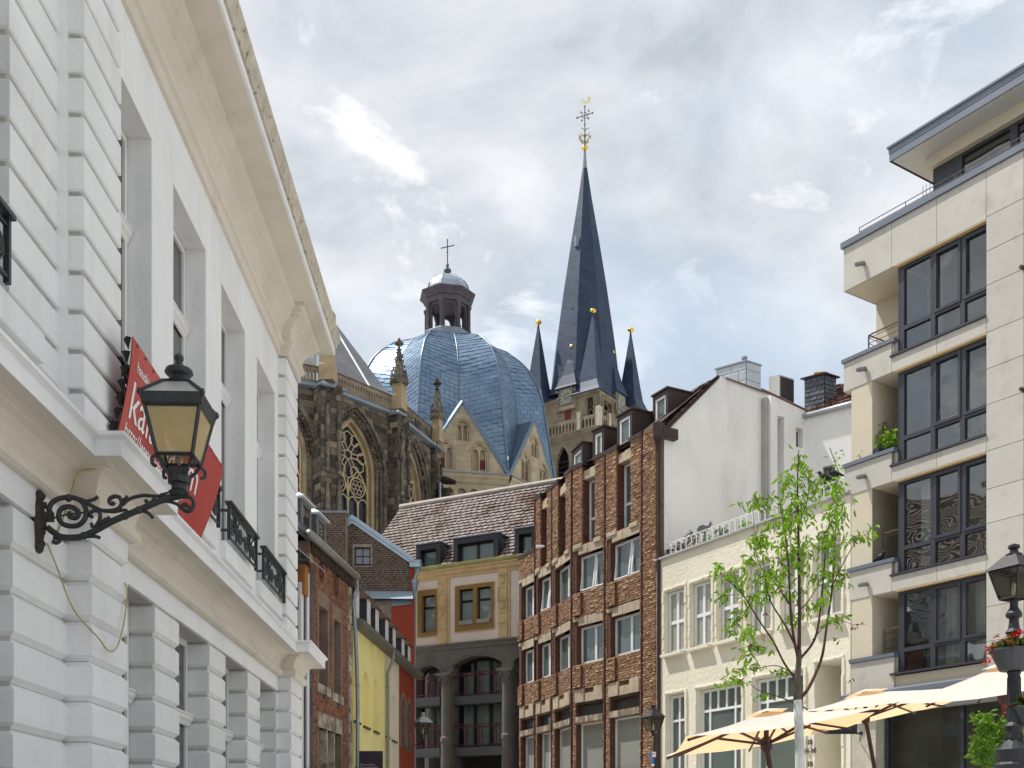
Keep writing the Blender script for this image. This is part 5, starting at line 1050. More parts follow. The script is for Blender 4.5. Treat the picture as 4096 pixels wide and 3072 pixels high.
def curtain(name, fr, a0, a1, z0, z1, n, parent, m, fold=.13, amp=.03):
    k = int((a1-a0)/fold*4)+2
    def f(q):
        for i in range(k):
            t0, t1 = i/k, (i+1)/k
            o = [amp*math.sin(t*(a1-a0)/fold*2*math.pi)+amp*.5*math.sin(t*17) for t in (t0, t1)]
            q.quad(fr.p(a0+(a1-a0)*t0, z0, n+o[0]), fr.p(a0+(a1-a0)*t1, z0, n+o[1]), fr.p(a0+(a1-a0)*t1, z1, n+o[1]*.6), fr.p(a0+(a1-a0)*t0, z1, n+o[0]*.6))
    return part(name, m, parent, f, smooth=True)
part('room_backing', DARK, EH, lambda q: q.box(EB, 0, AR, 0, zp-.1, -2.2, -1.3))
zf = [EB.px(1905, 2778, -.1)[1], EB.px(1905, 2985, -.1)[1]]
for (a0, a1, cols) in ((lo_[0], lo_[1], 2), (ce[0], ce[1], 3)):
    for j, z0 in enumerate(zf):
        z1 = (cez if cols == 3 else loz) if j == 0 else zf[0]-.35
        if j == 0:
            ot = arch(a0+.02, a1-.02, z0, z1-.45 if cols == 3 else z1-.4, z1-.02, 6)
            window(EB, EH, a0+.02, a1-.02, z0, z1, -.55, DFM, GTH, cols=cols, outline=ot, fw=.08, bar=.13)
            curtain('curtain', EB, a0+.1, a1-.1, z0+.05, z1-.6, -.85, EH, CURT); curtain('curtain', EB, a0+.5, a1-.5, z1-.62, z1-.12, -.86, EH, CURT)
        else:
            window(EB, EH, a0+.02, a1-.02, z0, z1, -.55, DFM, GTH, cols=cols, fw=.08, bar=.13)
            curtain('curtain', EB, a0+.1, a1-.1, z0+.05, z1-.05, -.85, EH, CURT)
        # slab front and railing
        b0, b1 = a0-(.0 if cols == 2 else .12), a1+(.12 if cols == 2 else 0); nn = .32 if cols == 2 else -.05
        part('balcony_slab', DSL, EH, lambda q: q.box(EB, b0, b1, z0-.42, z0-.03, -.6, nn))
        rr = M(); zt = z0+(.95 if cols == 2 else 1.0)
        for zz in (zt, zt-.14, z0+.06): rr.box(EB, b0+.03, b1-.03, zz, zz+.035, nn-.05, nn-.015)
        nbar = int((b1-b0)/(.13 if cols == 2 else .15))
        for i in range(nbar+1):
            a = b0+.05+(b1-b0-.1)*i/nbar
            if cols == 2: rr.box(EB, a-.012, a+.012, z0, zt, nn-.045, nn-.02)
            else:
                rr.box(EB, a-.04, a-.01, zt-.11, zt-.03, nn-.045, nn-.02)
                if i % (nbar//3) == 0: [rr.box(EB, a-.03+dx, a+.0+dx, z0, zt, nn-.045, nn-.02) for dx in (-.06, .06)]
        rr.build('balcony_railing', BURG, EH)
# lantern on the lane
def small_lantern(nm, c, s_, label, m_frame, m_top, pole=None, arm=None, cat='street lamp'):
    """square tapered lantern, c = centre of its foot"""
    e_ = empty(nm, pole[0] if pole else c, label, cat)
    r4 = lambda h, z, rt=R(30): [c+Vector((h*1.414*math.cos(rt+math.pi/4+k*math.pi/2), h*1.414*math.sin(rt+math.pi/4+k*math.pi/2), z)) for k in range(4)]
    lo, hi, ev, tp = r4(.16*s_, .05*s_), r4(.27*s_, .50*s_), r4(.32*s_, .52*s_), r4(.12*s_, .76*s_)
    part('lantern_frame', m_frame, e_, lambda q: ([q.tube([lo[i], hi[i]], .016*s_, 4) for i in range(4)], [q.tube([p[i], p[(i+1) % 4]], .016*s_, 4) for p in (lo, hi) for i in range(4)], q.lathe(c, [(.05*s_, -.12*s_), (.06*s_, 0), (.02*s_, .06*s_)], 8)))
    part('lantern_roof', m_top, e_, lambda q: ([q.quad(ev[i], ev[(i+1) % 4], tp[(i+1) % 4], tp[i]) for i in range(4)], q.quad(*ev), q.lathe(c+Z3*.76*s_, [(.13*s_, 0), (.14*s_, .02*s_), (.08*s_, .05*s_), (.06*s_, .10*s_), (.10*s_, .13*s_), (.09*s_, .17*s_), (.02*s_, .2*s_)], 8)))
    for i in range(4): part('pane', LGL, e_, lambda q: q.quad(lo[i], lo[(i+1) % 4], hi[(i+1) % 4], hi[i]))
    part('bulb', mat('lamp_bulb', (.6, .55, .42), .4), e_, lambda q: q.lathe(c+Z3*.06*s_, [(.03*s_, 0), (.05*s_, .1*s_), (.04*s_, .22*s_), (.01*s_, .26*s_)], 8))
    return e_
LGL = glass_mat('lantern_glass', (.25, .22, .17), through=.95, wob=.2, rough=.1)
lcn = pix(1692, 2942, 44)
q0 = small_lantern('lane_lantern', lcn, .95, 'small lantern with green cap on a thin arm before the dark arcade', COPPER, mat('pale_lantern_roof', (.4, .43, .42), .35), cat='lantern')
part('bracket', IRON, q0, lambda q: (q.tube([YR.p(bnd[3]-.1, lcn.z-.3, 0), lcn-Z3*.3, lcn+Vector((.05, 0, -.3))], .02, 5), q.tube(smooth_path([lcn-Z3*.3, lcn-Z3*.2, lcn-Z3*.1], 3), .03, 6)))
# ---------------------------------------------------------------- brown clinker building curving into the lane
ROUGH = mat('rough_clinker', None, .9, .2, 6, bump=.5, bs=35, pal=[(.34, .20, .12), (.40, .245, .15), (.28, .16, .095), (.45, .29, .185), (.36, .215, .13), (.24, .135, .082), (.38, .23, .14)])
CLKW = mat('clinker_reveal', (.125, .058, .038), .9, .2, 3, bump=.2, bs=40, wave=(.26, .085, .7, .45))
RMORT = mat('clinker_mortar', (.17, .10, .06), .95, .25, 5)
SAND = mat('sandstone_trim', (.45, .365, .26), .85, .12, 3, bump=.25, bs=14, dirt=(.2, .15, .1), ds=1.8, da=.5, dlo=.5, dhi=.75)
BRM = mat('brown_metal', (.055, .035, .030), .45, .12, 2, metal=.3)
JOINT = mat('dark_red_joint', (.045, .010, .008), .7)
WF2 = mat('bright_window_frame', (.80, .80, .78), .4, .02, 2)
ND = [Vector(p) for p in ((4.985, 38.68, 0), (4.58, 39.43, 0), (3.445, 41.45, 0), (2.31, 43.13, 0), (1.632, 45.34, 0), (.978, 46.84, 0), (.31, 48.4, 0))]
CL = empty('clinker_building', (4, 44, 0), 'brown brick building with rough piers, white windows and stepped bays curving into the lane', 'building')
ZP = 16.05; bricks = []; hdr = []
def tilt(fr, a0, a1, z0, z1, n, parent):
    q = M(); t = .16
    P = lambda a, z: fr.p(a, z, n+.03-t*(z-z0)/(z1-z0))
    for (p, r_) in (((a0, z0), (a1, z0)), ((a1, z0), (a1, z1)), ((a1, z1), (a0, z1)), ((a0, z1), (a0, z0))): q.tube([P(*p), P(*r_)], .035, 4)
    return q.build('tilted_sash', WF2, parent)
for i in range(6):
    A, B_ = ND[i], ND[i+1]; fr = Fr(A, B_-A); L0 = (B_-A).length; top = ZP if i < 5 else 13.95
    if i == 0:
        part('corner_pier', RMORT, CL, lambda q: q.panel(fr, rect(0, L0, 0, ZP), [], 0, -.3)); bricks += lay(fr, rect(.02, L0-.05, 1.2, ZP-.1), [], .25, .085, .05, .012, jl=.15)
        f2 = Fr(A, Vector((.842, .539, 0))); continue
    r0, r1 = (.30*L0, .68*L0); w0, w1_ = .07*L0, .86*L0
    narrow = rect(r0, r1, 13.0, top+.2) if i < 5 else None
    rowsW = [(11.2, 12.6), (8.45, 9.9), (6.5, 6.92), (1.6, 6.25)]
    holes = [rect(w0, w1_, z0, z1) for z0, z1 in rowsW]
    outer = [(0, 0), (L0, 0), (L0, top), (r1, top), (r1, 13.0), (r0, 13.0), (r0, top), (0, top)] if i < 5 else rect(0, L0, 0, top)
    part('wall', CLKW, CL, lambda q: q.panel(fr, outer, holes, 0, -.32))
    part('inner_wall', CLKW, CL, lambda q: q.panel(fr, rect(0, L0, 0, top-.12), [rect(*(w0+.04, w1_-.04), z0+.02, z1-.02) for z0, z1 in rowsW]+([rect(r0+.04, r1-.02, 13.05, 15.4)] if i < 5 else []), -.30, -.5))
    bo = [(0.06, 1.2), (L0-.06, 1.2), (L0-.06, top-.08), (r1, top-.08), (r1, 13.0), (r0, 13.0), (r0, top-.08), (.06, top-.08)] if i < 5 else rect(.06, L0-.06, 1.2, top-.08)
    trim = [rect(w0-.02, w1_+.19, z0-.03, z1+.37) for z0, z1 in rowsW[:2]]+[rect(w0-.04, w1_+.04, 6.2, 7.5), rect(w0-.02, w1_+.02, 1.0, 6.25)]
    bricks += lay(fr, bo, trim, .25, .085, .042, .012, jl=.2, jh=.1)
    if i < 6:
        fp = Fr(fr.o+fr.N*.13, fr.d)
        for zz0, zz1 in ((7.56, 8.38), (10.3, 11.12)):
            part('pier_foot', CLKW, CL, lambda q: q.box(fr, r1-.05, w1_+.1, zz0, zz1, 0, .12)); bricks += lay(fp, rect(r1-.04, w1_+.09, zz0, zz1), [], .25, .085, .042, .012, jl=.2, jh=.1, n=-.015)
    # stone trim
    def stone(a0, a1, z0, z1, n0, n1): part('sandstone_block', SAND, CL, lambda q: q.pillow(fr, a0, a1, z0, z1, n0, n1, .012))
    if i < 5:
        stone(r0, r0+(r1-r0)*.48, 15.4, 15.78, -.32, -.03); stone(r0+(r1-r0)*.5, r1, 15.42, 15.76, -.32, -.05)
        window(fr, CL, r0+.04, r1-.02, 13.05, 15.4, -.31, WF2, GLASSG, rows=(.38,), fw=.085, bar=.09)
        stone(r1-.02, L0*.92, 12.86, 13.02, -.1, .09); stone(L0*.10, r0+.02, 12.86, 13.02, -.1, .09)
    for j, (z0, z1) in enumerate(rowsW[:2]):
        cc = (w0+w1_)/2
        stone(w0-.01, cc+.1, z1, z1+.35, -.2, .03); stone(cc+.11, w1_-.16, z1+.01, z1+.34, -.2, .045); stone(w1_-.14, w1_+.16, z1+.2, z1+.34, -.1, .06)
        wd = window(fr, CL, w0+.02, w1_-.02, z0+.02, z1-.02, -.2, WF2, GLASSG, cols=(0, .42, 1), fw=.09, bar=.12)
        if j == 0 and i in (1, 2, 4): tilt(fr, w0+.1, w0+(w1_-w0)*.38, z0+.08, z1-.1, -.15, wd); tilt(fr, w0+(w1_-w0)*.47, w1_-.1, z0+.08, z1-.1, -.15, wd)
    part('brown_band', BRM, CL, lambda q: q.box(fr, w0, w1_, 6.93, 7.0, -.2, .02))
    for k, (s0, s1) in enumerate(((0, .3), (.32, .66), (.68, 1.0))):
        stone(w0-.03+(w1_-w0+.06)*s0, w0-.03+(w1_-w0+.06)*s1-.01, 7.0, 7.5-(.18 if k == 1 else 0), -.1, .09 if k != 1 else .04)
    part('stone_band', mat('stained_stone', (.22, .17, .12), .9, .3, 4, dirt=(.5, .45, .36), ds=6, da=.8, dlo=.52, dhi=.6, dsz=.3), CL, lambda q: q.box(fr, w0-.03, w1_+.03, 6.24, 6.46, -.15, .07))
    window(fr, CL, w0+.02, w1_-.02, 6.5, 6.9, -.2, mat('bronze_frame', (.09, .075, .06), .5), GLASSG, fw=.05)
    window(fr, CL, w0+.02, w1_-.02, 1.6, 6.22, -.2, WF2, glass_mat('shop_glass', (.30, .31, .28), wob=.02, rough=.08), fw=.07)
    part('window_back', DARK, CL, lambda q: [q.box(fr, w0, w1_, z0, z1, -.75, -.52) for z0, z1 in rowsW])
    part('expansion_joint', JOINT, CL, lambda q: q.box(fr, -.035, .035, 1.0, top if i < 5 else 16.0, -.1, .055))
    cop = [(0, 0), (r0, 0), (r0, -.3), (r1, -.3), (r1, 0), (L0, 0)] if i < 5 else [(0, 0), (L0, 0)]
    part('coping', BRM, CL, lambda q: q.sweep(fr, [(a, n) for a, n in cop], [(-.04, top-.1), (.07, top-.1), (.07, top+.05), (-.3, top+.07)]))
    part('pier_edge_brick', BRK, CL, lambda q: [q.box(fr, r1-.005, r1+.12, 13.05+k*.17, 13.13+k*.17, -.05, .035) for k in range(int((top-13.1)/.17))] if i < 5 else q.box(fr, 0, .02, 1, 1.1, 0, .01), kind='stuff')
pieces('brick', bricks, ROUGH, CL, 'rough', 300, 'brickwork')
part('shop_door', mat('teal_door', (.01, .055, .07), .4), CL, lambda q: (lambda f: q.box(f, .25, 1.85, 0, 4.3, -.18, -.06))(Fr(ND[1], ND[2]-ND[1])))
part('street_light', mat('pale_lamp_housing', (.7, .7, .68), .4), CL, lambda q: (lambda f: q.lathe(f.p(*f.px(2163, 2186, .6), .6), [(.01, -.2), (.05, -.18), (.065, 0), (.045, .12), (.01, .17)], 8, ax=(1, .1, .12)))(Fr(ND[4], ND[5]-ND[4])))
# dormers and roof
for u0, u1, vt, i, dep, nb_ in ((2619, 2666, 1572, 0, 2.3, -1.0), (2476, 2523, 1655, 1, 3.0, -.15), (2378, 2410, 1718, 2, 2.6, -.15), (2294, 2328, 1792, 3, 2.4, -.15)):
    f = Fr(ND[max(i, 1) if i else 0], ND[max(i, 1)+1 if i else 1]-ND[max(i, 1) if i else 0]); a1, a0 = f.a(u0, nb_), f.a(u1, nb_)
    if a1 < a0: a0, a1 = a1, a0
    zt = f.px((u0+u1)/2, vt, nb_)[1]; zb = ZP-.1; f.o = f.o+f.N*(nb_+.15)
    d_ = part('dormer', BRM, CL, lambda q: (q.panel(f, rect(a0-.12, a1+.08, zb, zt), [rect(a0+.02, a1-.02, zb+.12, zt-.14)], -.12, -.3), q.box(f, a0-.12, a0-.06, zb, zt, -dep, -.3), q.box(f, a1+.02, a1+.08, zb, zt, -dep, -.3), q.box(f, a0-.16, a1+.12, zt, zt+.06, -dep, -.06)))
    window(f, CL, a0+.02, a1-.02, zb+.12, zt-.14, -.16, WF2, GLASSG, fw=.1, dep=.1, name='dormer_window')
RFB = mat('brown_tile', None, .8, .15, 4, pal=[(.20, .13, .10), (.26, .18, .14), (.16, .10, .08), (.30, .22, .18)])
WGd = Vector((.842, .539, 0)); WGo = Vector((5.06, 38.72, 0)); WG = Fr(WGo, WGd)
r1_ = WG.p(*WG.px(2868, 1512)); e1_ = WG.p(*WG.px(2662, 1716))
part('roof', mat('roof_underlay', (.07, .05, .045), .9), CL, lambda q: [q.quad(ND[i]+Z3*(ZP-.02), ND[i+1]+Z3*(ZP-.02), ND[i+1]+Vector((2.6, 1.0, 18.3)), ND[i]+Vector((2.4, 1.1, 18.3))) for i in range(0, 5)]+[q.quad(*[ND[i]+Z3*ZP-Vector((0, 0, .1)) for i in (0, 2, 4, 5)]), q.quad(ND[5]+Z3*ZP, ND[5]+Vector((2.6, 1, 18.3)), ND[5]+Vector((8, 3, 18.3)), ND[5]+Vector((8, 3, 0)), ND[5])])
RT = Fr(e1_+Z3*.05, -WGd.cross(Z3).normalized()*-1, (r1_-e1_))
RT.d = (ND[1]-ND[0]).normalized(); RT.N = RT.d.cross(RT.U).normalized(); RT.N = RT.N if RT.N.z > 0 else -RT.N
pieces('roof_tile', lay(RT, rect(-.12, 1.6, 0, (r1_-e1_).length), [], .28, .24, .05, .02), RFB, CL, 'tile', 150)
part('verge_board', BRM, CL, lambda q: q.tube([WG.p(*WG.px(2655, 1725), .05), WG.p(*WG.px(2870, 1508), .05)], .07, 4))
part('gutter_box', BRM, CL, lambda q: (q.lathe(ND[0]+Vector((.05, -.12, 15.3)), [(.10, -.2), (.12, 0), (.22, .25), (.22, .75)], 4, rot=.3), q.box(WG, -.05, .65, 15.6, 15.95, 0, .25)))
part('downpipe', BRM, CL, lambda q: q.tube([ND[0]+Vector((.05, -.12, 15.2)), ND[0]+Vector((.05, -.12, 1.2))], .07, 8))
# ---------------------------------------------------------------- white party wall behind the terrace
WPT = mat('whitewashed_wall', (.88, .875, .85), .85, .05, .5, bump=.15, bs=12, dirt=(.56, .55, .53), ds=.8, da=.55, dlo=.48, dhi=.8, dsz=.35, wave=(.5, .17, .995, .975))
PW = empty('whitewashed_house', WG.p(4, 0, -3), 'tall whitewashed party wall with slanting roofline above the cream building', 'house')
c1 = WG.a(3070)
o1 = [(0, 0), (c1+.2, 0), (c1+.2, WG.px(3070, 1578)[1]), WG.px(2900, 1516), WG.px(2868, 1508), WG.px(2664, 1712), (0.02, WG.px(2648, 1727)[1])]
part('wall', WPT, PW, lambda q: q.panel(WG, o1, [], 0, -.4))
c2 = WG.a(3222, .35); c1b = WG.a(3085, .35); ztop = WG.px(3085, 1577, .35)[1]; zt2 = WG.px(3218, 1640, .35)[1]
slot = (WG.a(3110, .35), WG.a(3137, .35)); wn1 = (WG.a(3184, .35), WG.a(3211, .35))
part('bay_wall', WPT, PW, lambda q: q.panel(WG, [(c1b, 0), (c2, 0), (c2, zt2), (c1b, ztop)], [rect(slot[0], slot[1], 11, WG.px(3123, 1665, .35)[1]), rect(wn1[0], wn1[1], WG.px(3197, 1790, .35)[1], WG.px(3197, 1712, .35)[1])], .35, -.1))
part('niche_back', WPT, PW, lambda q: q.box(WG, slot[0]-.1, slot[1]+.1, 10, 17, -.2, -.05))
window(WG, PW, wn1[0]+.02, wn1[1]-.02, WG.px(3197, 1788, .35)[1], WG.px(3197, 1714, .35)[1], .2, WF2, GLASS, fw=.05)
part('shaded_edge_strip', mat('edge_shade_grey', (.4, .39, .37), .9), PW, lambda q: q.box(WG, c1b-.16, c1b-.002, 10, ztop-.1, -.2, .22))  # shade on the end face of the wall's step, painted as a grey strip
part('coping', mat('brown_coping', (.16, .11, .08), .8), PW, lambda q: (q.tube([WG.p(c1b-.5, ztop+.08, .35), WG.p(c2, zt2+.02, .35)], .05, 4), q.tube([WG.p(*WG.px(2900, 1514), .05), WG.p(c1+.1, WG.px(3070, 1576)[1], .05)], .04, 4)))
part('flat_roof', mat('dark_roofing', (.08, .075, .07), .9), PW, lambda q: (q.quad(WG.p(*WG.px(2868, 1512)), WG.p(c1+.2, WG.px(3070, 1582)[1]), WG.p(c1+.2, WG.px(3070, 1582)[1], -6), WG.p(*WG.px(2868, 1512), -6)), q.quad(WG.p(c1b, ztop-.05, .3), WG.p(c2, zt2-.05, .3), WG.p(c2, zt2, -6), WG.p(c1b, ztop, -6))))
WSo = WG.p(c2, 0, .35); WS = Fr(WSo, (.763, -.646, 0)); zg2 = WS.px(3300, 1652)[1]; LS = WS.a(3560)
sw = opn(WS, 3290, 3340, 1862, 1960)
part('side_wall', WPT, PW, lambda q: q.panel(WS, rect(0, LS, 0, zg2), [rect(*sw)], 0, -.3))
part('small_window', GLASS, PW, lambda q: q.box(WS, sw[0], sw[1], sw[2], sw[3], -.25, -.15))
part('side_gutter', mat('light_zinc', (.5, .53, .55), .4, .1, 2, metal=.4), PW, gut(WS, -.05, LS, zg2+.05, .1, .09), smooth=True)
RW = Fr(WS.p(0, zg2+.1, .05), WS.d, -WS.N*.8+Z3*.6); RW.N = (WS.N*.6+Z3*.8).normalized()
part('tile_bed', mat('red_underlay', (.10, .05, .04), .9), PW, lambda q: q.panel(RW, rect(0, LS+.5, 0, 3), [], 0, -.1))
pieces('roof_tile', lay(RW, rect(0, LS+.5, 0, 3), [], .26, .30, .09, .03), mat('glossy_brown_tile', None, .4, .1, 4, pal=[(.16, .08, .06), (.22, .12, .09), (.13, .07, .055)]), PW, 'tile', 200)
# roof-top boxes
ZC = mat('zinc_clad', (.50, .53, .56), .45, .08, 1, metal=.2)
cbx = WG.p(WG.a(2985, -1.2), 0, -1.2); fz2 = Fr(cbx, (-.80, .60, 0)); fz3 = Fr(cbx, (.842, .539, 0)); zz0, zz1 = 17.2, pix(2985, 1447, cbx.y).z
CHB = empty('chimney_stack', cbx+Z3*zz0, 'square grey zinc clad chimney on the white party wall', 'chimney')
part('core', DARK, CHB, lambda q: q.add([fz3.p(0, z, 0)+d for z in (zz0, zz1) for d in (Vector((0, 0, 0)), fz2.d*1.25, fz2.d*1.25+fz3.d*.75, fz3.d*.75)], [(0, 1, 5, 4), (1, 2, 6, 5), (2, 3, 7, 6), (3, 0, 4, 7), (4, 5, 6, 7)]))
for f, L1 in ((fz2, 1.25), (fz3, .75)):
    pieces('cladding_panel', lay(f, rect(0, L1, zz0, zz1), [], .62, .40, .025, .014, jd=0), ZC, CHB, 'block', 60)
part('cap', GREYMETAL, CHB, lambda q: (q.add([fz3.p(-.04, z, .04)+d for z in (zz1, zz1+.06) for d in (Vector((0, 0, 0)), fz2.d*1.33, fz2.d*1.33+fz3.d*.83, fz3.d*.83)], [(0, 1, 5, 4), (1, 2, 6, 5), (2, 3, 7, 6), (3, 0, 4, 7), (4, 5, 6, 7), (0, 3, 2, 1)]), q.lathe(fz3.p(.3, zz1+.06, -.4), [(.22, 0), (.2, .05), (.08, .08), (.08, .25), (.12, .26), (.12, .33)], 10)))
acp = WG.p(WG.a(3117, -.8), 0, -.8); fa, fb2 = Fr(acp, (-.80, .60, 0)), Fr(acp, (.842, .539, 0)); za0, za1 = 16.6, pix(3115, 1497, acp.y).z
AC = empty('air_conditioner', acp+Z3*za0, 'pale rooftop cooling unit with dark grille behind the white wall', 'appliance')
part('housing', mat('cream_metal', (.66, .66, .62), .5), AC, lambda q: q.add([acp+Z3*z+d for z in (za0, za1) for d in (Vector((0, 0, 0)), fa.d*.42, fa.d*.42+fb2.d*.78, fb2.d*.78)], [(0, 1, 5, 4), (1, 2, 6, 5), (2, 3, 7, 6), (3, 0, 4, 7), (4, 5, 6, 7)]))
part('grille', mat('grille', (.08, .07, .065), .7), AC, lambda q: (q.box(fb2, .05, .73, za0+.1, za1-.06, 0, .02), [q.box(fb2, .05+.085*k, .06+.085*k, za0+.1, za1-.06, .02, .05) for k in range(9)], [q.box(fb2, .05, .73, z, z+.012, .02, .05) for z in [za0+.15+.1*k for k in range(9)]]))
CSL = empty('chimney_stack', WS.p(WS.a(3290), zg2, -.6), 'dark slate hung chimney with clay cap beside the small tiled roof', 'chimney')
fc1 = Fr(WS.p(WS.a(3298, -.4), 0, -.4), (-.80, .60, 0)); fc2 = Fr(WS.p(WS.a(3298, -.4), 0, -.4), (.842, .539, 0)); s0 = zg2-.1; s1_ = pix(3298, 1497, fc1.o.y).z
part('core', DARK, CSL, lambda q: q.add([fc1.o+Z3*z+d for z in (s0, s1_) for d in (Vector((0, 0, 0)), fc1.d*.78, fc1.d*.78+fc2.d*.62, fc2.d*.62)], [(0, 1, 5, 4), (1, 2, 6, 5), (2, 3, 7, 6), (3, 0, 4, 7), (4, 5, 6, 7)]))
pieces('slate', lay(fc1, rect(0, .78, s0, s1_), [], .2, .17, .03, .004)+lay(fc2, rect(0, .62, s0, s1_), [], .2, .17, .03, .004), SLATEB, CSL, 'tile', 120)
part('cap', BRM, CSL, lambda q: q.add([fc1.o+Z3*z-fc1.d*.1-fc2.d*.1+d for z in (s1_, s1_+.05) for d in (Vector((0, 0, 0)), fc1.d*.98, fc1.d*.98+fc2.d*.82, fc2.d*.82)], [(0, 1, 5, 4), (1, 2, 6, 5), (2, 3, 7, 6), (3, 0, 4, 7), (4, 5, 6, 7), (0, 3, 2, 1)]))
part('clay_cap', mat('clay', (.42, .2, .07), .8, .15, 4), CSL, lambda q: q.lathe(fc1.o+fc1.d*.39+fc2.d*.31+Z3*(s1_+.05), [(.36, 0), (.34, .1), (.22, .16)], 4, rot=.6))
# ---------------------------------------------------------------- cream rendered building
CRF = mat('cream_stucco', (.76, .71, .57), .9, .05, .7, bump=.75, bs=7, dirt=(.63, .57, .44), ds=.6, da=.4)
CRS = mat('smooth_cream', (.76, .71, .57), .85, .05, 1, bump=.1, bs=25)
CB = Fr((5.0, 38.7, 0), (.5, -.866, 0)); CBH = empty('cream_building', CB.p(4.4, 0, -3), 'sunlit cream stucco building with tall white windows and shop front', 'building')
ZK = 11.36; LK = CB.a(3402)
up = [(CB.a(u0), CB.a(u1)) for u0, u1 in ((2661, 2738), (2764, 2845), (2872, 2957), (2992, 3083), (3127, 3218), (3256, 3365))]
lw = [(CB.a(u0), CB.a(u1)) for u0, u1 in ((2667, 2740), (2790, 2965), (3015, 3215), (3264, 3366))]; zu0, zu1, zl = 8.06, 10.2, 6.68
part('wall', CRF, CBH, lambda q: q.panel(CB, rect(0, LK, 0, ZK-.35), [rect(a, b, zu0, zu1) for a, b in up]+[rect(a, b, .4, zl+(.1 if k == 3 else 0)) for k, (a, b) in enumerate(lw)], 0, -.28))
part('parapet', CRS, CBH, lambda q: (q.box(CB, 0, LK, ZK-.35, ZK, -.35, .003), q.box(CB, -.02, .16, 0, ZK-.351, -.3, .03)))
part('coping', mat('grey_coping', (.42, .42, .40), .6), CBH, lambda q: q.box(CB, -.08, LK, ZK, ZK+.06, -.4, .10))
part('terrace', mat('terrace_floor', (.4, .38, .35), .9), CBH, lambda q: q.quad(CB.p(0, ZK-.05, -.3), CB.p(LK, ZK-.05, -.3), CB.p(LK, ZK-.05, -6), CB.p(0, ZK-.05, -6)))
def surround(a0, a1, z0, z1, nm='window_surround'):
    rr = random.Random(int(a0*100))
    def f(q):
        for x0, x1, y0, y1 in ((a0-.12, a0-.03, z0-.02, z1+.03), (a1+.03, a1+.12, z0-.02, z1+.03), (a0-.1, a1+.1, z1+.03, z1+.12)):
            if x1-x0 > y1-y0:
                k = 7
                for i in range(k): q.pillow(CB, x0+(x1-x0)*i/k, x0+(x1-x0)*(i+1)/k, y0+rr.uniform(-.012, .012), y1+rr.uniform(-.015, .015), -.02, .045+rr.uniform(-.012, .012), .015, ends=False)
            else:
                k = 11
                for i in range(k): q.pillow(CB, x0+rr.uniform(-.012, .012), x1+rr.uniform(-.012, .012), y0+(y1-y0)*i/k, y0+(y1-y0)*(i+1)/k+.004, -.02, .045+rr.uniform(-.012, .012), .012, ends=False)
    return part(nm, CRS, CBH, f)
for k, (a, b) in enumerate(up):
    surround(a, b, zu0, zu1); window(CB, CBH, a+.03, b-.03, zu0+.02, zu1-.02, -.13, WF2, GLASSL, cols=2, rows=(.5,), fw=.09, bar=.11)
    part('sill', CRS, CBH, lambda q: q.box(CB, a-.04, b+.03, zu0-.09, zu0, -.1, .20))
surround(lw[0][0], lw[0][1], 1.4, zl); window(CB, CBH, lw[0][0]+.02, lw[0][1]-.02, .5, zl-.02, -.16, WF2, GLASSG, cols=2, rows=(.86,), fw=.09, bar=.07)
for a, b in lw[1:3]:
    surround(a, b, 1.4, zl)
    q = M(); hl = []; fa_, fbb = a+.02, b-.02; zt = zl-.72
    cu = [fa_+(fbb-fa_)*t for t in (0, .2, .39, .59, .79, 1)]; cl_ = [fa_+(fbb-fa_)*t for t in (0, .2, .79, 1)]
    for xs, z0, z1 in ((cu, zt+.04, zl-.11), (cl_, .6, zt-.04)):
        for i in range(len(xs)-1): hl.append(rect(xs[i]+(.09 if i == 0 else .035), xs[i+1]-(.09 if i == len(xs)-2 else .035), z0, z1))
    wn_ = M().panel(CB, rect(fa_, fbb, .4, zl-.02), hl, -.16, -.26).build('shop_window', WF2, CBH)
    for h in hl: part('pane', GLASSG, wn_, lambda k: k.quad(*[CB.p(x_, z_, -.2) for x_, z_ in h]))
a, b = lw[3]; surround(a, b, 1.4, zl+.1, 'door_surround')
part('door_recess', CRS, CBH, lambda q: (q.quad(CB.p(a, 0, -.28), CB.p(a, zl+.1, -.28), CB.p(a, zl+.1, -1.2), CB.p(a, 0, -1.2)), q.quad(CB.p(a, zl+.1, -.28), CB.p(b, zl+.1, -.28), CB.p(b, zl+.1, -1.2), CB.p(a, zl+.1, -1.2)), q.quad(CB.p(a, 0, -1.2), CB.p(b, 0, -1.2), CB.p(b, zl+.1, -1.2), CB.p(a, zl+.1, -1.2)), q.quad(CB.p(b, 0, -.28), CB.p(b, 0, -1.2), CB.p(b, zl+.1, -1.2), CB.p(b, zl+.1, -.28))))
dn = -1.15; da0, da1 = a+.75, b-.02
window(CB, CBH, da0, da1, 4.9, zl+.05, dn, WF2, GLASSG, fw=.1); part('door', mat('grey_door', (.55, .56, .60), .5), CBH, lambda q: q.box(CB, da0, da1, 0, 4.88, dn-.1, dn))
part('intercom', mat('pale_plate', (.62, .58, .46), .5), CBH, lambda q: (q.box(CB, a+.33, a+.5, 3.35, 3.72, -1.2, -1.16), [q.box(CB, a+.43, a+.47, 3.4+.07*k, 3.43+.07*k, -1.16, -1.15) for k in range(4)]))
part('interior', DARK, CBH, lambda q: [q.box(CB, x0, x1, z0, z1, -1.0, -.6) for x0, x1, z0, z1 in [(p[0], p[1], zu0, zu1) for p in up]+[(p[0], p[1], .4, zl) for p in lw[:3]]])
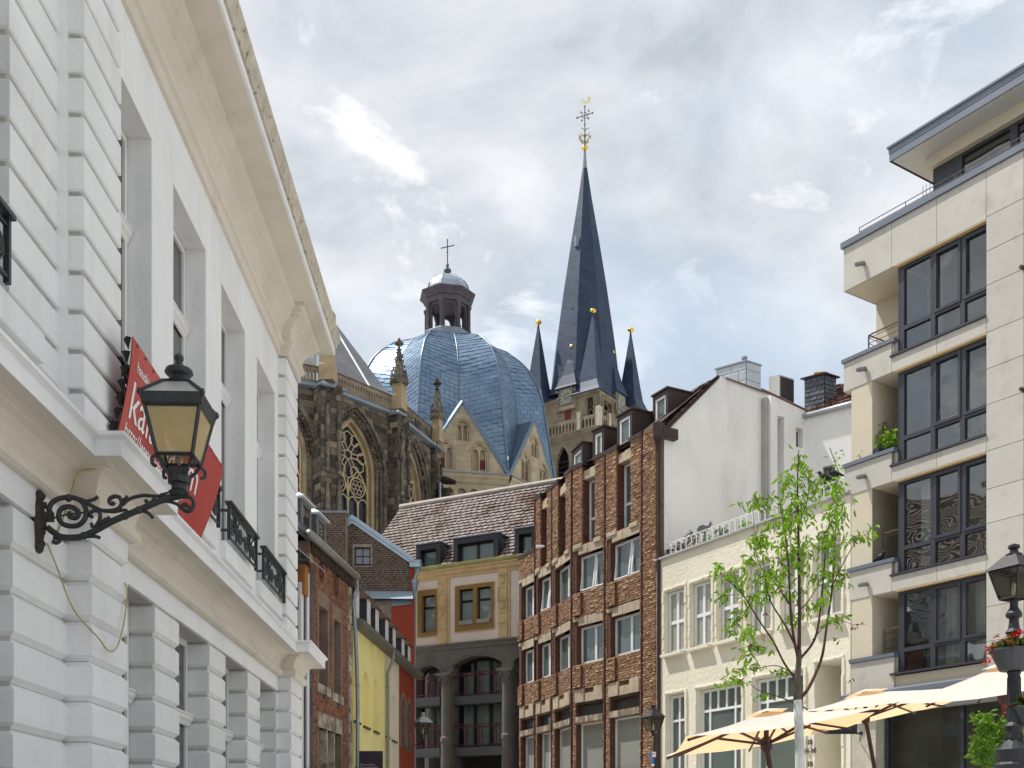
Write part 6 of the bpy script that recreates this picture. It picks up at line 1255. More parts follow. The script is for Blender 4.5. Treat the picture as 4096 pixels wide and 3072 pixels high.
part('gooseneck_lamp', IRON, CBH, lambda q: (q.tube(smooth_path([CB.p(a-.15, 5.35, 0), CB.p(a-.15, 5.55, .35), CB.p(a-.3, 5.45, .65), CB.p(a-.32, 5.3, .7)], 4), .02, 6), q.lathe(CB.p(a-.32, 5.12, .7), [(.1, 0), (.09, .15), (.03, .22)], 8)))
NUM = mat('house_number_metal', (.20, .18, .15), .4, .1, 4, metal=.6)
an = CB.a(3244); 
for s_, z_ in (('18', 4.49), ('14-16', 4.24), ('18', 3.86)): text('house_number', s_, CB, an, z_, .05, .22, NUM, CBH, depth=.02, align='CENTER', sx=1.0)
# terrace railing, birds and plants
RLW = mat('white_railing', (.80, .80, .78), .5)
TR_ = empty('terrace_railing', CB.p(4, ZK+.06, -.15), 'white railing of interlaced ovals along the roof terrace', 'railing')
zr0, zr1 = ZK+.10, ZK+.52; npost = 31; st = (LK-.35)/npost
part('rails', RLW, TR_, lambda q: [q.box(CB, .25, LK-.1, z, z+.02, -.155, -.135) for z in (zr0, zr1)])
ov_m = None
for i in range(npost):
    c = .3+st*(i+.5)
    if ov_m is None:
        qq = M(); lf = Fr((0, 0, 0), CB.d); lf.N = CB.N
        qq.tube([lf.p(st*.55*math.cos(t*math.pi/8), .21+.205*math.sin(t*math.pi/8), 0) for t in range(16)], .010, 5, closed=True)
        ov_m = bpy.data.meshes.new('oval'); ov_m.from_pydata(qq.v, [], qq.f); ov_m.materials.append(RLW)
    o = bpy.data.objects.new('oval', ov_m); COL.objects.link(o); o.parent = TR_; o.matrix_parent_inverse = Matrix.Translation(-TR_.location); o.location = CB.p(c, zr0, -.145)
def leafy(q, c, rx, rz, n_, ls, rnd, droop=.3, ry=None):
    for _ in range(n_):
        t = rnd.uniform(0, 6.283); r_ = rnd.random()**.5; p = c+Vector((rx*r_*math.cos(t), (ry or rx)*r_*math.sin(t), rnd.uniform(-1, 1)*rz*(1-.5*r_)))
        d = Vector((rnd.uniform(-1, 1), rnd.uniform(-1, 1), rnd.uniform(-1, .6)-droop)).normalized(); s_ = d.cross(Vector((rnd.uniform(-1, 1), rnd.uniform(-1, 1), rnd.uniform(-1, 1)))).normalized()
        l = ls*rnd.uniform(.6, 1.3); nn = d.cross(s_)*l*.12
        q.add([p, p+d*l*.5+s_*l*.24+nn, p+d*l, p+d*l*.5-s_*l*.24+nn], [(0, 1, 2), (0, 2, 3)])
def leafmat(name, c1, c2, tr=.35):
    if name in MATS: return MATS[name]
    m = mat(name, None, .5, .15, 4, pal=[c1, c2, tuple((a_+b_)/2*1.15 for a_, b_ in zip(c1, c2)), c1], spec=.3)
    N, L = m.node_tree.nodes, m.node_tree.links; b = N['Principled BSDF']; t = N.new('ShaderNodeBsdfTranslucent'); mx = N.new('ShaderNodeMixShader'); mx.inputs[0].default_value = tr
    L.new(b.inputs['Base Color'].links[0].from_socket, t.inputs[0]); L.new(b.outputs[0], mx.inputs[1]); L.new(t.outputs[0], mx.inputs[2]); L.new(mx.outputs[0], N['Material Output'].inputs[0]); return m
LFG = leafmat('fresh_leaf', (.12, .28, .012), (.30, .48, .03), .5); LFD = leafmat('garden_leaf', (.05, .12, .02), (.11, .2, .03)); LFR = leafmat('purple_leaf', (.10, .03, .035), (.07, .07, .03))
rnd = random.Random(3)
POT = mat('terracotta', (.32, .13, .07), .8, .15, 4)
for u, hgt, mm, lab in ((2685, .35, LFR, 'low purple leaved plant in the left corner of the roof terrace'), (2725, .5, LFR, 'purple leaved shrub behind the left end of the terrace railing'), (2770, .75, LFR, 'tallest purple leaved shrub beside the grey bird figure on the terrace'), (2835, .3, LFD, 'small green plant below the grey bird figure on the terrace'), (2890, .45, LFD, 'yellow green potted plant behind the middle of the terrace railing'), (2985, .35, LFG, 'bright green low plant on the terrace left of the street tree'), (3300, .75, LFG, 'green bush under the two dark birds on the terrace railing'), (3345, 1.55, LFG, 'tall thin sapling rising above the terrace beside the modern balcony')):
    a = CB.a(u, -.5); p = CB.p(a, ZK, -.5)
    e_ = empty('terrace_plant', p, lab, 'plant', 'plants on the roof terrace')
    part('pot', POT, e_, lambda q: q.lathe(p, [(.12, 0), (.17, .22), (.18, .24), (.15, .24)], 8)); thin = hgt > 1
    part('stem', mat('stem', (.09, .06, .03), .8), e_, lambda q: [q.tube([p+Z3*.2, p+Vector((rnd.uniform(-.1, .1), rnd.uniform(-.1, .1), hgt*.6)), p+Vector((rnd.uniform(-.2, .2), 0, hgt*1.05))], .012, 4) for _ in range(1 if thin else 3)])
    part('foliage', mm, e_, lambda q: leafy(q, p+Z3*(.15+hgt*.55), .16 if thin else .24, hgt*.5, 60 if thin else 110, .11, rnd))
def bird(nm, P, d, s_, m, lab, flat=False):
    e_ = empty(nm, P, lab, 'bird' if not flat else 'figure')
    f = Fr(P, d)
    if flat:
        pts = [(-.30, .02), (-.34, .16), (-.24, .30), (-.08, .36), (.06, .30), (.16, .30), (.22, .40), (.26, .52), (.30, .40), (.36, .36), (.30, .34), (.24, .18), (.14, .04), (.05, -.02), (.05, -.25), (-.0, -.25), (-.02, -.02)]
        part('body', m, e_, lambda q: q.panel(f, [(x_*s_, z_*s_) for x_, z_ in pts], [], .02, -.02, back=True))
    else:
        part('body', m, e_, lambda q: (q.tube(smooth_path([f.p(x_*s_, z_*s_) for x_, z_ in ((-.52, .02), (-.30, .10), (-.05, .16), (.12, .24), (.20, .38), (.26, .43), (.30, .42))], 3), [.02*s_, .03*s_, .04*s_, .06*s_, .09*s_, .12*s_, .15*s_, .16*s_, .155*s_, .14*s_, .11*s_, .09*s_, .08*s_, .08*s_, .075*s_, .07*s_, .06*s_, .045*s_, .02*s_], 8),), smooth=True)
        part('beak', m, e_, lambda q: q.tube([f.p(.28*s_, .42*s_), f.p(.40*s_, .39*s_)], [.03*s_, .004*s_], 5))
        part('leg', m, e_, lambda q: [q.tube([f.p(.0, .05*s_, n), f.p(.02*s_, -.14*s_, n)], .012, 4) for n in (-.05*s_, .05*s_)])
CROW = mat('black_feather', (.012, .012, .015), .5)
bird('crow', CB.p(CB.a(3298, -.145), zr1+.12, -.145), (-1, .2, 0), .62, CROW, 'left black bird perched on the terrace railing')
bird('crow', CB.p(CB.a(3338, -.145), zr1+.12, -.145), (-1, .2, 0), .62, CROW, 'right black bird perched on the terrace railing near the modern balcony')
bird('bird_figure', CB.p(CB.a(2818, -.4), ZK+.55, -.4), (1, -.3, 0), .75, mat('grey_sheet_metal', (.16, .17, .18), .5, .1, 5), 'flat grey bird figure standing behind the terrace railing', True)
# ---------------------------------------------------------------- modern apartment building on the right
TRAV = mat('travertine', None, .75, .05, .9, bump=.08, bs=20, pal=[(.50, .475, .42), (.53, .505, .445), (.485, .455, .40), (.515, .485, .43)], dirt=(.36, .33, .28), ds=2.0, da=.6, dlo=.53, dhi=.75)
CRP = mat('cream_plaster', (.60, .535, .41), .85, .04, 1, bump=.06, bs=25); ANTH = mat('anthracite', (.040, .043, .055), .4, .06, 2, spec=.5); ZBL = mat('blue_grey_zinc', (.17, .19, .23), .45, .08, 1.5, metal=.3)
MBF = Fr((10.12, 30, 0), (.5557, -.8314, 0)); MBH = empty('modern_building', MBF.p(3, 0, -4), 'modern travertine apartment building with dark window walls and balconies', 'building')
aL = MBF.a(3374); aP = MBF.a(3594, -.12); aW = MBF.a(3945); aE = aW+7; aJ = MBF.a(3566); zi = [17.0, 14.2, 11.28, 8.36]; zsill = [14.6, 11.68, 8.76, 6.12]; bt = [15.0, 12.08, 9.15, 6.62]
BK = -1.32
def slab(q, a0, a1, z0, z1, n0, n1): q.box(MBF, a0, a1, z0, z1, n0, n1)
def panel_(a0, a1, z0, z1, n0=-.06, n1=0): part('travertine_panel', TRAV, MBH, lambda q: q.pillow(MBF, a0+.006, a1-.006, z0+.006, z1-.006, n0, n1, .006))
def body(q):
    slab(q, aP, aE, 0, 18.2, -9, BK-.6); slab(q, aW+.02, aE, 5.75, 18.2, -9, -.065)
    for z0, z1 in ((17.0, 18.2), (14.2, 14.6), (11.28, 11.68), (8.36, 8.76), (5.75, 6.1)): slab(q, aL+.06, aW+.02, z0+.008, z1-.004, BK-.7, -.07)
    slab(q, MBF.a(3505, BK), aP+.5, 8.3, 17.1, BK-3, BK); slab(q, MBF.a(3402), aP+.5, 0, 8.37, BK-3, BK)
    for z0, z1 in ((8.37, 8.5), ): pass
part('structure', CRP, MBH, body)
# balcony fronts, bands and pier panels
for a0, a1 in ((aL, aJ), (aJ, MBF.a(3746)), (MBF.a(3746), aW)): panel_(a0, a1, 17.0, 18.2)
aB = [aL, aL+.02, MBF.a(3396), MBF.a(3404)]
for k in range(1, 4):
    panel_(aB[k-1] if k < 3 else aB[2], aJ, zi[k], bt[k-1] if k-1 < 3 else bt[3]); am = MBF.a(3747); panel_(aJ, am, zi[k], zsill[k-1]); panel_(am, aW, zi[k], zsill[k-1])
panel_(aB[3], aP-.05, 5.75, bt[3])
edges = [5.75, 6.6, 7.45, 8.36, 9.5, 10.34, 11.28, 12.42, 13.3, 14.2, 15.36, 16.2, 17.05, 18.2]
for z0, z1 in zip(edges, edges[1:]):
    xs = [aW, MBF.a(4095), aE]
    for x0, x1 in zip(xs, xs[1:]): panel_(x0, x1, z0, z1)
for k, z in enumerate(bt):
    x0 = aB[k] if k else aL
    part('balcony_coping', ZBL, MBH, lambda q: q.box(MBF, x0-.04, aP-.02, z, z+.10, -.16, .05))
    part('balcony_return', TRAV, MBH, lambda q: q.box(MBF, aJ-.02, aP-.03, zsill[k]+.0, z-.002, -.35, -.12))
for k in range(4):
    part('window_sill', ANTH, MBH, lambda q: q.box(MBF, aJ-.03, aW+.0, zsill[k], zsill[k]+.05, -.3, .05))
# loggia floors, soffits and side returns
for k in range(2):
    z = zi[k]; part('balcony_side', TRAV, MBH, lambda q: q.box(MBF, aL+.002, aL+.055, z, 18.2 if k == 0 else bt[0], BK-.1, -.062))
part('balcony_side', TRAV, MBH, lambda q: q.box(MBF, aL+.022, aL+.075, zi[2], bt[1], BK-.1, -.062))
for k in (2, 3):       # lower floors: solid wall beside the loggia
    part('loggia_wall', CRP, MBH, lambda q: (q.box(MBF, MBF.a(3404), MBF.a(3487), zsill[k]-.4, zi[k-1]+.0 if k == 2 else zi[3], BK, -.02), ))
part('loggia_wall', CRP, MBH, lambda q: q.box(MBF, MBF.a(3400), MBF.a(3487), 8.76, 11.28, BK, -.022))
part('top_coping', ZBL, MBH, lambda q: q.box(MBF, aL-.06, aE, 18.2, 18.36, -.3, .06))
# window walls
zc = [(14.65, 16.97), (11.73, 14.17), (8.81, 11.25), (6.15, 8.33)]
cols = [aP, MBF.a(3737, -.2), MBF.a(3855, -.2), aW-.0]
GMB = glass_mat('apartment_glass', (.03, .035, .032), through=.85, wob=.06, mirror=.19)
rooms = M()
CT1 = mat('white_curtain', (.80, .83, .80), .9, .05, 1); CT2 = mat('greenish_blind', (.10, .35, .06), .8)
for k, (z0, z1) in enumerate(zc):
    ztm = z0+(.66 if k < 3 else .62); hl = []
    for i in range(3):
        l = cols[i]+(.16 if i == 0 else .07); r_ = cols[i+1]-(.04 if i == 2 else .07)
        hl += [rect(l, r_, z0+.06, ztm-.05), rect(l, r_, ztm+.06, z1-.09)]
    wn_ = M().panel(MBF, rect(aP, aW-.002, z0, z1), hl, -.14, -.26).build('window_wall', ANTH, MBH)
    for h in hl: part('pane', GMB, wn_, lambda q: q.quad(*[MBF.p(x_, z_, -.2) for x_, z_ in h]))
    part('sash', ANTH, wn_, lambda q: [q.panel(MBF, rect(h[0][0]-.03, h[1][0]+.03, h[0][1]-.03, h[2][1]+.03), [rect(h[0][0]+.045, h[1][0]-.045, h[0][1]+.045, h[2][1]-.045)], -.115, -.2) for h in hl[3::2]])
    part('soffit', mat('warm_soffit', (.55, .40, .20), .8, .05, 2), MBH, lambda q: q.box(MBF, aP-.02, aW-.004, z1, z1+.03, -.3, -.004))
    part('side_post', ANTH, MBH, lambda q: q.box(MBF, aP-.02, aP+.02, z0, z1, BK, -.14))
    rooms.box(MBF, aP, aE-.5, z0-.03, z1+.02, -4.5, -4.4); rooms.quad(MBF.p(aP+.1, z1+.01, -.3), MBF.p(aE-1, z1+.01, -.3), MBF.p(aE-1, z1+.01, -4.5), MBF.p(aP+.1, z1+.01, -4.5)); rooms.quad(MBF.p(aP+.1, z0-.02, -.3), MBF.p(aE-1, z0-.02, -.3), MBF.p(aE-1, z0-.02, -4.5), MBF.p(aP+.1, z0-.02, -4.5)); rooms.quad(MBF.p(aE-1, z0, -.3), MBF.p(aE-1, z1, -.3), MBF.p(aE-1, z1, -4.5), MBF.p(aE-1, z0, -4.5))
    if k == 2: curtain('curtain', MBF, aP+.35, cols[1]-.3, z0, z1-.05, -.6, MBH, CT1, .2, .05)
    if k == 3:
        curtain('curtain', MBF, aP+.75, cols[1]+.05, z0, z1-.03, -.55, MBH, CT1, .2, .05); curtain('curtain', MBF, cols[1]+.1, cols[2]-.05, z0, z1-.03, -.55, MBH, CT1, .22, .05); curtain('curtain', MBF, cols[2]+.05, aW, z0, z1-.03, -.6, MBH, CT1, .3, .03)
    if k == 0: part('green_blind', CT2, MBH, lambda q: q.box(MBF, aP+.25, cols[1]-.1, z0+.08, z0+.40, -.7, -.66))
    if k == 1:
        part('indoor_plant', mat('indoor_leaf', (.02, .035, .02), .7), MBH, lambda q: (leafy(q, MBF.p(cols[1]-.35, z0+.9, -.9), .3, .8, 60, .2, random.Random(5)), leafy(q, MBF.p(cols[2]-.3, z0+.5, -.9), .35, .5, 50, .2, random.Random(6))))
        tl = M(); a0, a1 = cols[1]+.12, cols[2]-.1
        P = lambda a, z: MBF.p(a, z, -.16-.30*(z-ztm)/(z1-ztm))
        for (p, r_) in (((a0, ztm+.1), (a1, ztm+.1)), ((a1, ztm+.1), (a1, z1-.12)), ((a1, z1-.12), (a0, z1-.12)), ((a0, z1-.12), (a0, ztm+.1))): tl.tube([P(*p), P(*r_)], .05, 4)
        tl.build('tilted_sash', ANTH, wn_)
rooms.build('rooms', mat('dim_room', (.16, .155, .135), .9, .15, 1), MBH)
# balcony rails
RAILM = mat('rail_steel', (.16, .15, .14), .4, .1, 3, metal=.5)
WOODR = mat('handrail_timber', (.32, .22, .12), .6)
def brail(k, a0, a1, z, n=-.5, side=True, nrow=4, h=.62):
    r_ = empty('balcony_railing', MBF.p((a0+a1)/2, z, n), ['metal railing on the uppermost balcony of the modern building', 'metal railing behind the planted balcony of the modern building', 'metal railing in the loggia with the black bird', 'metal railing in the lowest loggia below the wall plates'][k], 'railing', 'balcony railings of the modern building')
    part('handrail', WOODR, r_, lambda q: (q.tube([MBF.p(a0, z+h, n), MBF.p(a1, z+h, n)], .022, 6), q.tube([MBF.p(a0, z+h, n), MBF.p(a0, z+h, BK+.05)], .022, 6) if side else None))
    part('bars', RAILM, r_, lambda q: [q.tube([MBF.p(a0, z+h*(j+.5)/nrow, n), MBF.p(a1, z+h*(j+.5)/nrow, n)], .011, 4) for j in range(nrow)]+([q.tube([MBF.p(a0, z+h*(j+.5)/nrow, n), MBF.p(a0, z+h*(j+.5)/nrow, BK+.05)], .011, 4) for j in range(nrow)] if side else []))
    part('post', RAILM, r_, lambda q: [q.tube([MBF.p(a, z-.3, n), MBF.p(a, z+h, n)], .025, 5) for a in (a0, a1)])
brail(0, MBF.a(3475, -.45), aP-.05, bt[0]+.1, -.45); brail(1, MBF.a(3475, -.45), aP-.05, bt[1]+.1, -.45)
brail(2, MBF.a(3538, -.4), aP-.05, bt[2]-.0, -.4, False, 5, .95); brail(3, MBF.a(3540, -.4), aP-.05, bt[3]-.0, -.4, False, 4, .85)
tr = empty('roof_railing', MBF.p(2, 18.36, -.2), 'thin metal railing along the top edge of the modern building', 'railing')
part('bars', RAILM, tr, lambda q: [q.tube([MBF.p(aL+.45, z, -.12), MBF.p(aE, z, -.12)], .014, 4) for z in (18.5, 18.62)]+[q.tube([MBF.p(a, 18.3, -.12), MBF.p(a, 18.62, -.12)], .012, 4) for a in [aL+.45+1.5*j for j in range(9)]])
part('rod', RAILM, tr, lambda q: [q.tube([MBF.p(MBF.a(u, -.6), 18.3, -.6), MBF.p(MBF.a(u, -.6), 19.1, -.6)], .008, 4) for u in (3692, 3705, 3720)])
# penthouse
aR = MBF.a(3557); zf0, zf1 = 19.86, 20.25
part('roof_slab', mat('pale_soffit', (.50, .50, .49), .8, .03, 1), MBH, lambda q: q.box(MBF, aR+.06, aE, zf0+.0, zf1-.05, -9, -.06))
part('roof_fascia', ZBL, MBH, lambda q: (q.sweep(MBF, [(aR, -9), (aR, 0), (aE, 0)], [(0, zf0-.01), (.0, zf0+.19), (.012, zf0+.195), (.012, zf1-.06), (.05, zf1-.055), (.05, zf1), (-.3, zf1+.02)])))
pn = -.85; aPH = MBF.a(3734, pn)
part('penthouse_beam', CRP, MBH, lambda q: q.box(MBF, aPH-.12, aE, 19.56, zf0, -8, pn+.17))
pw = M(); hl = [rect(aPH+.85+1.55*i, aPH+2.2+1.55*i, 18.4, 19.48) for i in range(6)]
wn_ = pw.panel(MBF, rect(aPH, aE, 18.2, 19.56), hl, pn, pn-.15).build('penthouse_window', ANTH, MBH)
for h in hl: part('pane', GMB, wn_, lambda q: q.quad(*[MBF.p(x_, z_, pn-.06) for x_, z_ in h]))
part('penthouse_side', ANTH, MBH, lambda q: (q.box(MBF, aPH-.01, aPH+.02, 18.2, 19.56, -8, pn), q.box(MBF, aPH+.5, aE, 18.3, 19.4, -5, -4.9)))
part('penthouse_room', MATS['dim_room'], MBH, lambda q: q.quad(MBF.p(aPH, 19.4, pn-.2), MBF.p(aE, 19.4, pn-.2), MBF.p(aE, 19.4, -5), MBF.p(aPH, 19.4, -5)))
for a in (aR+1.05, aR+3.45, aR+5.9): part('downlight', IRON, MBH, lambda q: q.lathe(MBF.p(a, zf0-.004, -.75), [(.075, 0), (.075, -.015), (.045, -.012)], 12))
WL = mat('wall_light_metal', (.20, .20, .20), .4, metal=.5)
for k, (u, v) in enumerate(((3452, 1060), (3458, 1481), (3458, 1910), (3466, 2340))):
    a, z = MBF.px(u, v); part('wall_spotlight', WL, MBH, lambda q: (q.lathe(MBF.p(a+.06, z, .0), [(.035, 0), (.035, .1)], 8, ax=MBF.N), q.lathe(MBF.p(a, z, .12), [(.055, -.12), (.06, -.10), (.06, .10), (.05, .14)], 10, ax=MBF.N*.75-MBF.d*.5-Z3*.15)))
part('wall_stud', IRON, MBH, lambda q: [q.lathe(MBF.p(*MBF.px(u, v), 0), [(.05, 0), (.05, .12)], 6, ax=MBF.N) for u, v in ((4094, 1072), (4094, 1560))])
# planted balcony, birds, wall plates
pb = empty('balcony_plants', MBF.p(MBF.a(3500), bt[1]+.1, -.3), 'mixed green and yellow plants in a dark trough on the planted balcony', 'plant')
part('trough', ANTH, pb, lambda q: q.box(MBF, MBF.a(3445, -.2), MBF.a(3530, -.2), bt[1]+.10, bt[1]+.26, -.35, -.05))
part('foliage', LFG, pb, lambda q: [leafy(q, MBF.p(MBF.a(u, -.25), bt[1]+z, -.25), .22, h, 60, .11, random.Random(u)) for u, z, h in ((3455, .3, .12), (3480, .35, .15), (3510, .5, .3), (3535, .55, .4), (3560, .5, .3), (3580, .45, .3))])
part('tall_stems', leafmat('dry_leaf', (.16, .10, .02), (.22, .16, .04)), pb, lambda q: [leafy(q, MBF.p(MBF.a(u, -.4), bt[1]+.9, -.4), .15, .3, 26, .07, random.Random(u+1)) for u in (3520, 3540, 3555)], kind='stuff')
part('planter_screen', DARK, pb, lambda q: q.box(MBF, MBF.a(3440, -.6), MBF.a(3478, -.6), bt[1]+.05, bt[1]+.55, -.62, -.58))
bird('raven_figure', MBF.p(MBF.a(3522, -.1), bt[2]+.14, -.08), (.6, -.8, 0), .5, CROW, 'small black bird sitting on the loggia coping of the modern building')
PLM = mat('white_plate', (.62, .58, .5), .4)
wp = empty('wall_plates', MBF.p(MBF.a(3555, -1.1), 7.0, -1.1), 'cluster of pale plates and a dark pan hung in the lowest loggia', 'wall decoration')
for u, v, r_, mm in ((3537, 2512, .08, PLM), (3543, 2520, .08, PLM), (3538, 2537, .07, PLM), (3555, 2537, .07, PLM), (3573, 2541, .05, PLM), (3590, 2536, .06, PLM), (3560, 2503, .17, IRON)):
    part('plate' if mm is PLM else 'pan', mm, wp, lambda q: q.lathe(MBF.p(*MBF.px(u, v, BK+.02), BK+.02), [(r_, 0), (r_, .02), (r_*.6, .035)], 12, ax=MBF.N))
# ground floor: shop front, awning cassette, sign
aS = MBF.a(3404)
part('awning_cassette', ZBL, MBH, lambda q: q.sweep(MBF, [(aS-.1, 0), (aE, 0)], [(0, 5.50), (.22, 5.52), (.30, 5.60), (.30, 5.70), (.18, 5.76), (0, 5.80)]))
part('awning_roll', mat('grey_awning', (.24, .23, .22), .9), MBH, lambda q: q.box(MBF, aS+2.2, aE, 5.12, 5.48, -.1, .12))
part('shop_mullion', mat('shop_stone', (.46, .43, .36), .8, .1, 3), MBH, lambda q: [q.box(MBF, a0, a1, 0, 5.5, -.5, -.02) for a0, a1 in ((aS, aS+.5), )])
part('pilaster', mat('rough_pilaster', (.50, .46, .37), .9, .15, 5, bump=.5, bs=12), MBH, lambda q: q.box(MBF, aS+.5, aS+.85, 0, 5.5, -.4, .03))
sh = empty; shopg = glass_mat('shopfront_glass', (.02, .022, .022), through=.55, wob=.06)
sf = M().panel(MBF, rect(aS+.9, aE, 0, 5.45), [rect(aS+1.0+i*2.3, aS+3.2+i*2.3, .4, 5.3) for i in range(4)], -.3, -.4).build('shopfront', ANTH, MBH)
for i in range(4): part('pane', shopg, sf, lambda q: q.quad(*[MBF.p(x_, z_, -.35) for x_, z_ in rect(aS+1.0+i*2.3, aS+3.2+i*2.3, .4, 5.3)]))
part('shop_interior', mat('warm_interior', (.10, .065, .05), .9, .5, .7), MBH, lambda q: (q.box(MBF, aS+.5, aE, 0, 5.5, -3.6, -3.5), [q.box(MBF, aS+2.6+i*1.7, aS+3.1+i*1.7, 0, 5.2, -2.2-.2*i, -2-.2*i) for i in range(4)]))
part('menu_board', mat('menu_paper', (.42, .42, .38), .6), MBH, lambda q: (q.box(MBF, aS+1.55, aS+2.15, 2.4, 3.75, -.5, -.47), q.box(MBF, aS+1.7, aS+2.1, 3.85, 4.4, -.6, -.56), q.box(MBF, aS+2.3, aS+2.9, 4.45, 4.8, -.9, -.87)))
INK = mat('menu_ink', (.03, .03, .03), .7)
part('menu_lines', INK, MBH, lambda q: [q.box(MBF, aS+1.6, aS+1.6+random.Random(k).uniform(.12, .4), 2.5+.07*k, 2.53+.07*k, -.469, -.465) for k in range(16)], kind='stuff')
sgn = empty('projecting_sign', MBF.p(aS+.3, 4.2, .3), 'black projecting sign with faint grey lettering half hidden by the parasol', 'sign')
fs2 = Fr((0, 28.6, 0), (1, 0, 0)); b0, b1 = fs2.px(3318, 2930), fs2.px(3428, 2850)
part('board', mat('sign_black', (.012, .010, .014), .4), sgn, lambda q: q.box(fs2, b0[0]-.1, b1[0], b0[1], b1[1]+.1, -.03, .03))
SGP = mat('sign_grey_print', (.10, .10, .11), .6)
text('lettering', 'esein', fs2, b1[0]-.03, b0[1]+.17, .032, .24, SGP, sgn, align='RIGHT', sx=.9)
part('dotted_line', SGP, sgn, lambda q: [q.box(fs2, b1[0]-.05-.035*k, b1[0]-.035-.035*k, b0[1]+.13, b0[1]+.145, .03, .034) for k in range(14)], kind='stuff')
part('bracket', IRON, sgn, lambda q: (q.tube([fs2.p(b0[0]-.12, b0[1]-.02, 0), fs2.p(b1[0]+.12, b0[1]-.02, 0)], .025, 6), q.lathe(fs2.p(b1[0]+.1, b0[1]-.02, 0), [(.05, -.03), (.05, .03)], 10, ax=(0, 1, 0)), q.tube([fs2.p(b1[0]+.1, b0[1]-.02, 0), MBF.p(aS+.3, b0[1]-.02, 0)], .02, 5)))
# ---------------------------------------------------------------- parasols
CANT = mat('white_canvas', (.82, .80, .76), .85, .04, 2)
def canvas_mat():
    m = bpy.data.materials.new('cream_canvas'); m.use_nodes = True; MATS['cream_canvas'] = m
    N, L = m.node_tree.nodes, m.node_tree.links; b = N['Principled BSDF']; b.inputs['Base Color'].default_value = (.88, .86, .82, 1); b.inputs['Roughness'].default_value = .9
    t = N.new('ShaderNodeBsdfTranslucent'); t.inputs[0].default_value = (.95, .56, .24, 1); mx = N.new('ShaderNodeMixShader'); mx.inputs[0].default_value = .5
    L.new(b.outputs[0], mx.inputs[1]); L.new(t.outputs[0], mx.inputs[2]); L.new(mx.outputs[0], N['Material Output'].inputs[0]); return m
CANV = canvas_mat(); RIBM = mat('parasol_timber', (.045, .022, .018), .5, .1, 5)
def parasol(C, cor, rise, lab, pole_foot):
    e_ = empty('parasol', pole_foot, lab, 'parasol', 'square parasols in front of the modern building')
    A = C+Z3*rise
    def surf(q, dz, m_=6):
        for k in range(4):
            p0, p1 = cor[k], cor[(k+1) % 4]
            for i in range(m_):
                t0, t1 = i/m_, (i+1)/m_
                g0, g1 = A.lerp(p0, t0), A.lerp(p0, t1); h0, h1 = A.lerp(p1, t0), A.lerp(p1, t1)
                for j in range(6):
                    s0, s1 = j/6, (j+1)/6; sag = lambda s, t: Z3*(dz-.07*t*math.sin(s*math.pi)-.03*math.sin(t*math.pi))
                    q.quad(g0.lerp(h0, s0)+sag(s0, t0), g0.lerp(h0, s1)+sag(s1, t0), g1.lerp(h1, s1)+sag(s1, t1), g1.lerp(h1, s0)+sag(s0, t1))
    part('canopy', CANV, e_, lambda q: surf(q, 0), smooth=False)
    part('vent', CANV, e_, lambda q: [q.quad(A+Z3*.035, A.lerp(cor[k], .2)+Z3*.02, A.lerp(cor[k], .2).lerp(A.lerp(cor[(k+1) % 4], .2), .5)+Z3*.03, A.lerp(cor[(k+1) % 4], .2)+Z3*.025) for k in range(4)])
    H = C+Z3*(rise-.40)
    part('hub', RIBM, e_, lambda q: (q.lathe(H, [(.03, -.1), (.07, -.05), (.07, .06), (.03, .1)], 8), q.lathe(A-Z3*.05, [(.05, -.05), (.05, .04)], 8)))
    for k in range(4):
        part('rib', RIBM, e_, lambda q: q.tube([A-Z3*.05, A.lerp(cor[k], .98)-Z3*.045], .017, 5)); mid = (cor[k]+cor[(k+1) % 4])/2
        part('rib', RIBM, e_, lambda q: q.tube([A-Z3*.06, A.lerp(mid, .97)-Z3*.12], .015, 5))
        part('strut', RIBM, e_, lambda q: (q.tube([H, A.lerp(cor[k], .48)-Z3*.06], .017, 5), q.tube([H, A.lerp(mid, .5)-Z3*.12], .015, 5)))
    part('pole', RIBM, e_, lambda q: q.tube([A, H, pole_foot], .032, 8)); part('foot', IRON, e_, lambda q: q.lathe(pole_foot, [(.3, 0), (.3, .06), (.06, .1)], 10))
k1 = [Vector(p) for p in ((1.846, 11.9, 2.75), (1.975, 14.5, 2.75), (4.28, 15.2, 3.15), (4.15, 12.6, 3.15))]
c1 = sum(k1, Vector())/4; c1.z = 2.95
parasol(c1, k1, .26, 'cream square parasol leaning beside the young tree, leftmost of the three', Vector((3.35, 13.7, gz(0, 13.7))))
def shifted(C, s_, zt=0): return [C+(p-c1)*s_+Z3*zt for p in k1]
C2 = Vector((5.34, 17, 3.62)); parasol(C2, shifted(C2, 1.22), .30, 'cream square parasol in front of the dark sign, middle of the three', Vector((5.75, 17.1, gz(0, 17))))
C3 = Vector((6.1, 13.97, 3.60)); parasol(C3, [C3+Vector(p)*1.12 for p in ((.05, -1.4, -.17), (-1.2, 0, -.22), (-.05, 1.4, .08), (1.2, 0, .13))], .25, 'cream square parasol behind the right lamp post, rightmost of the three', Vector((6.25, 14.05, gz(0, 14))))
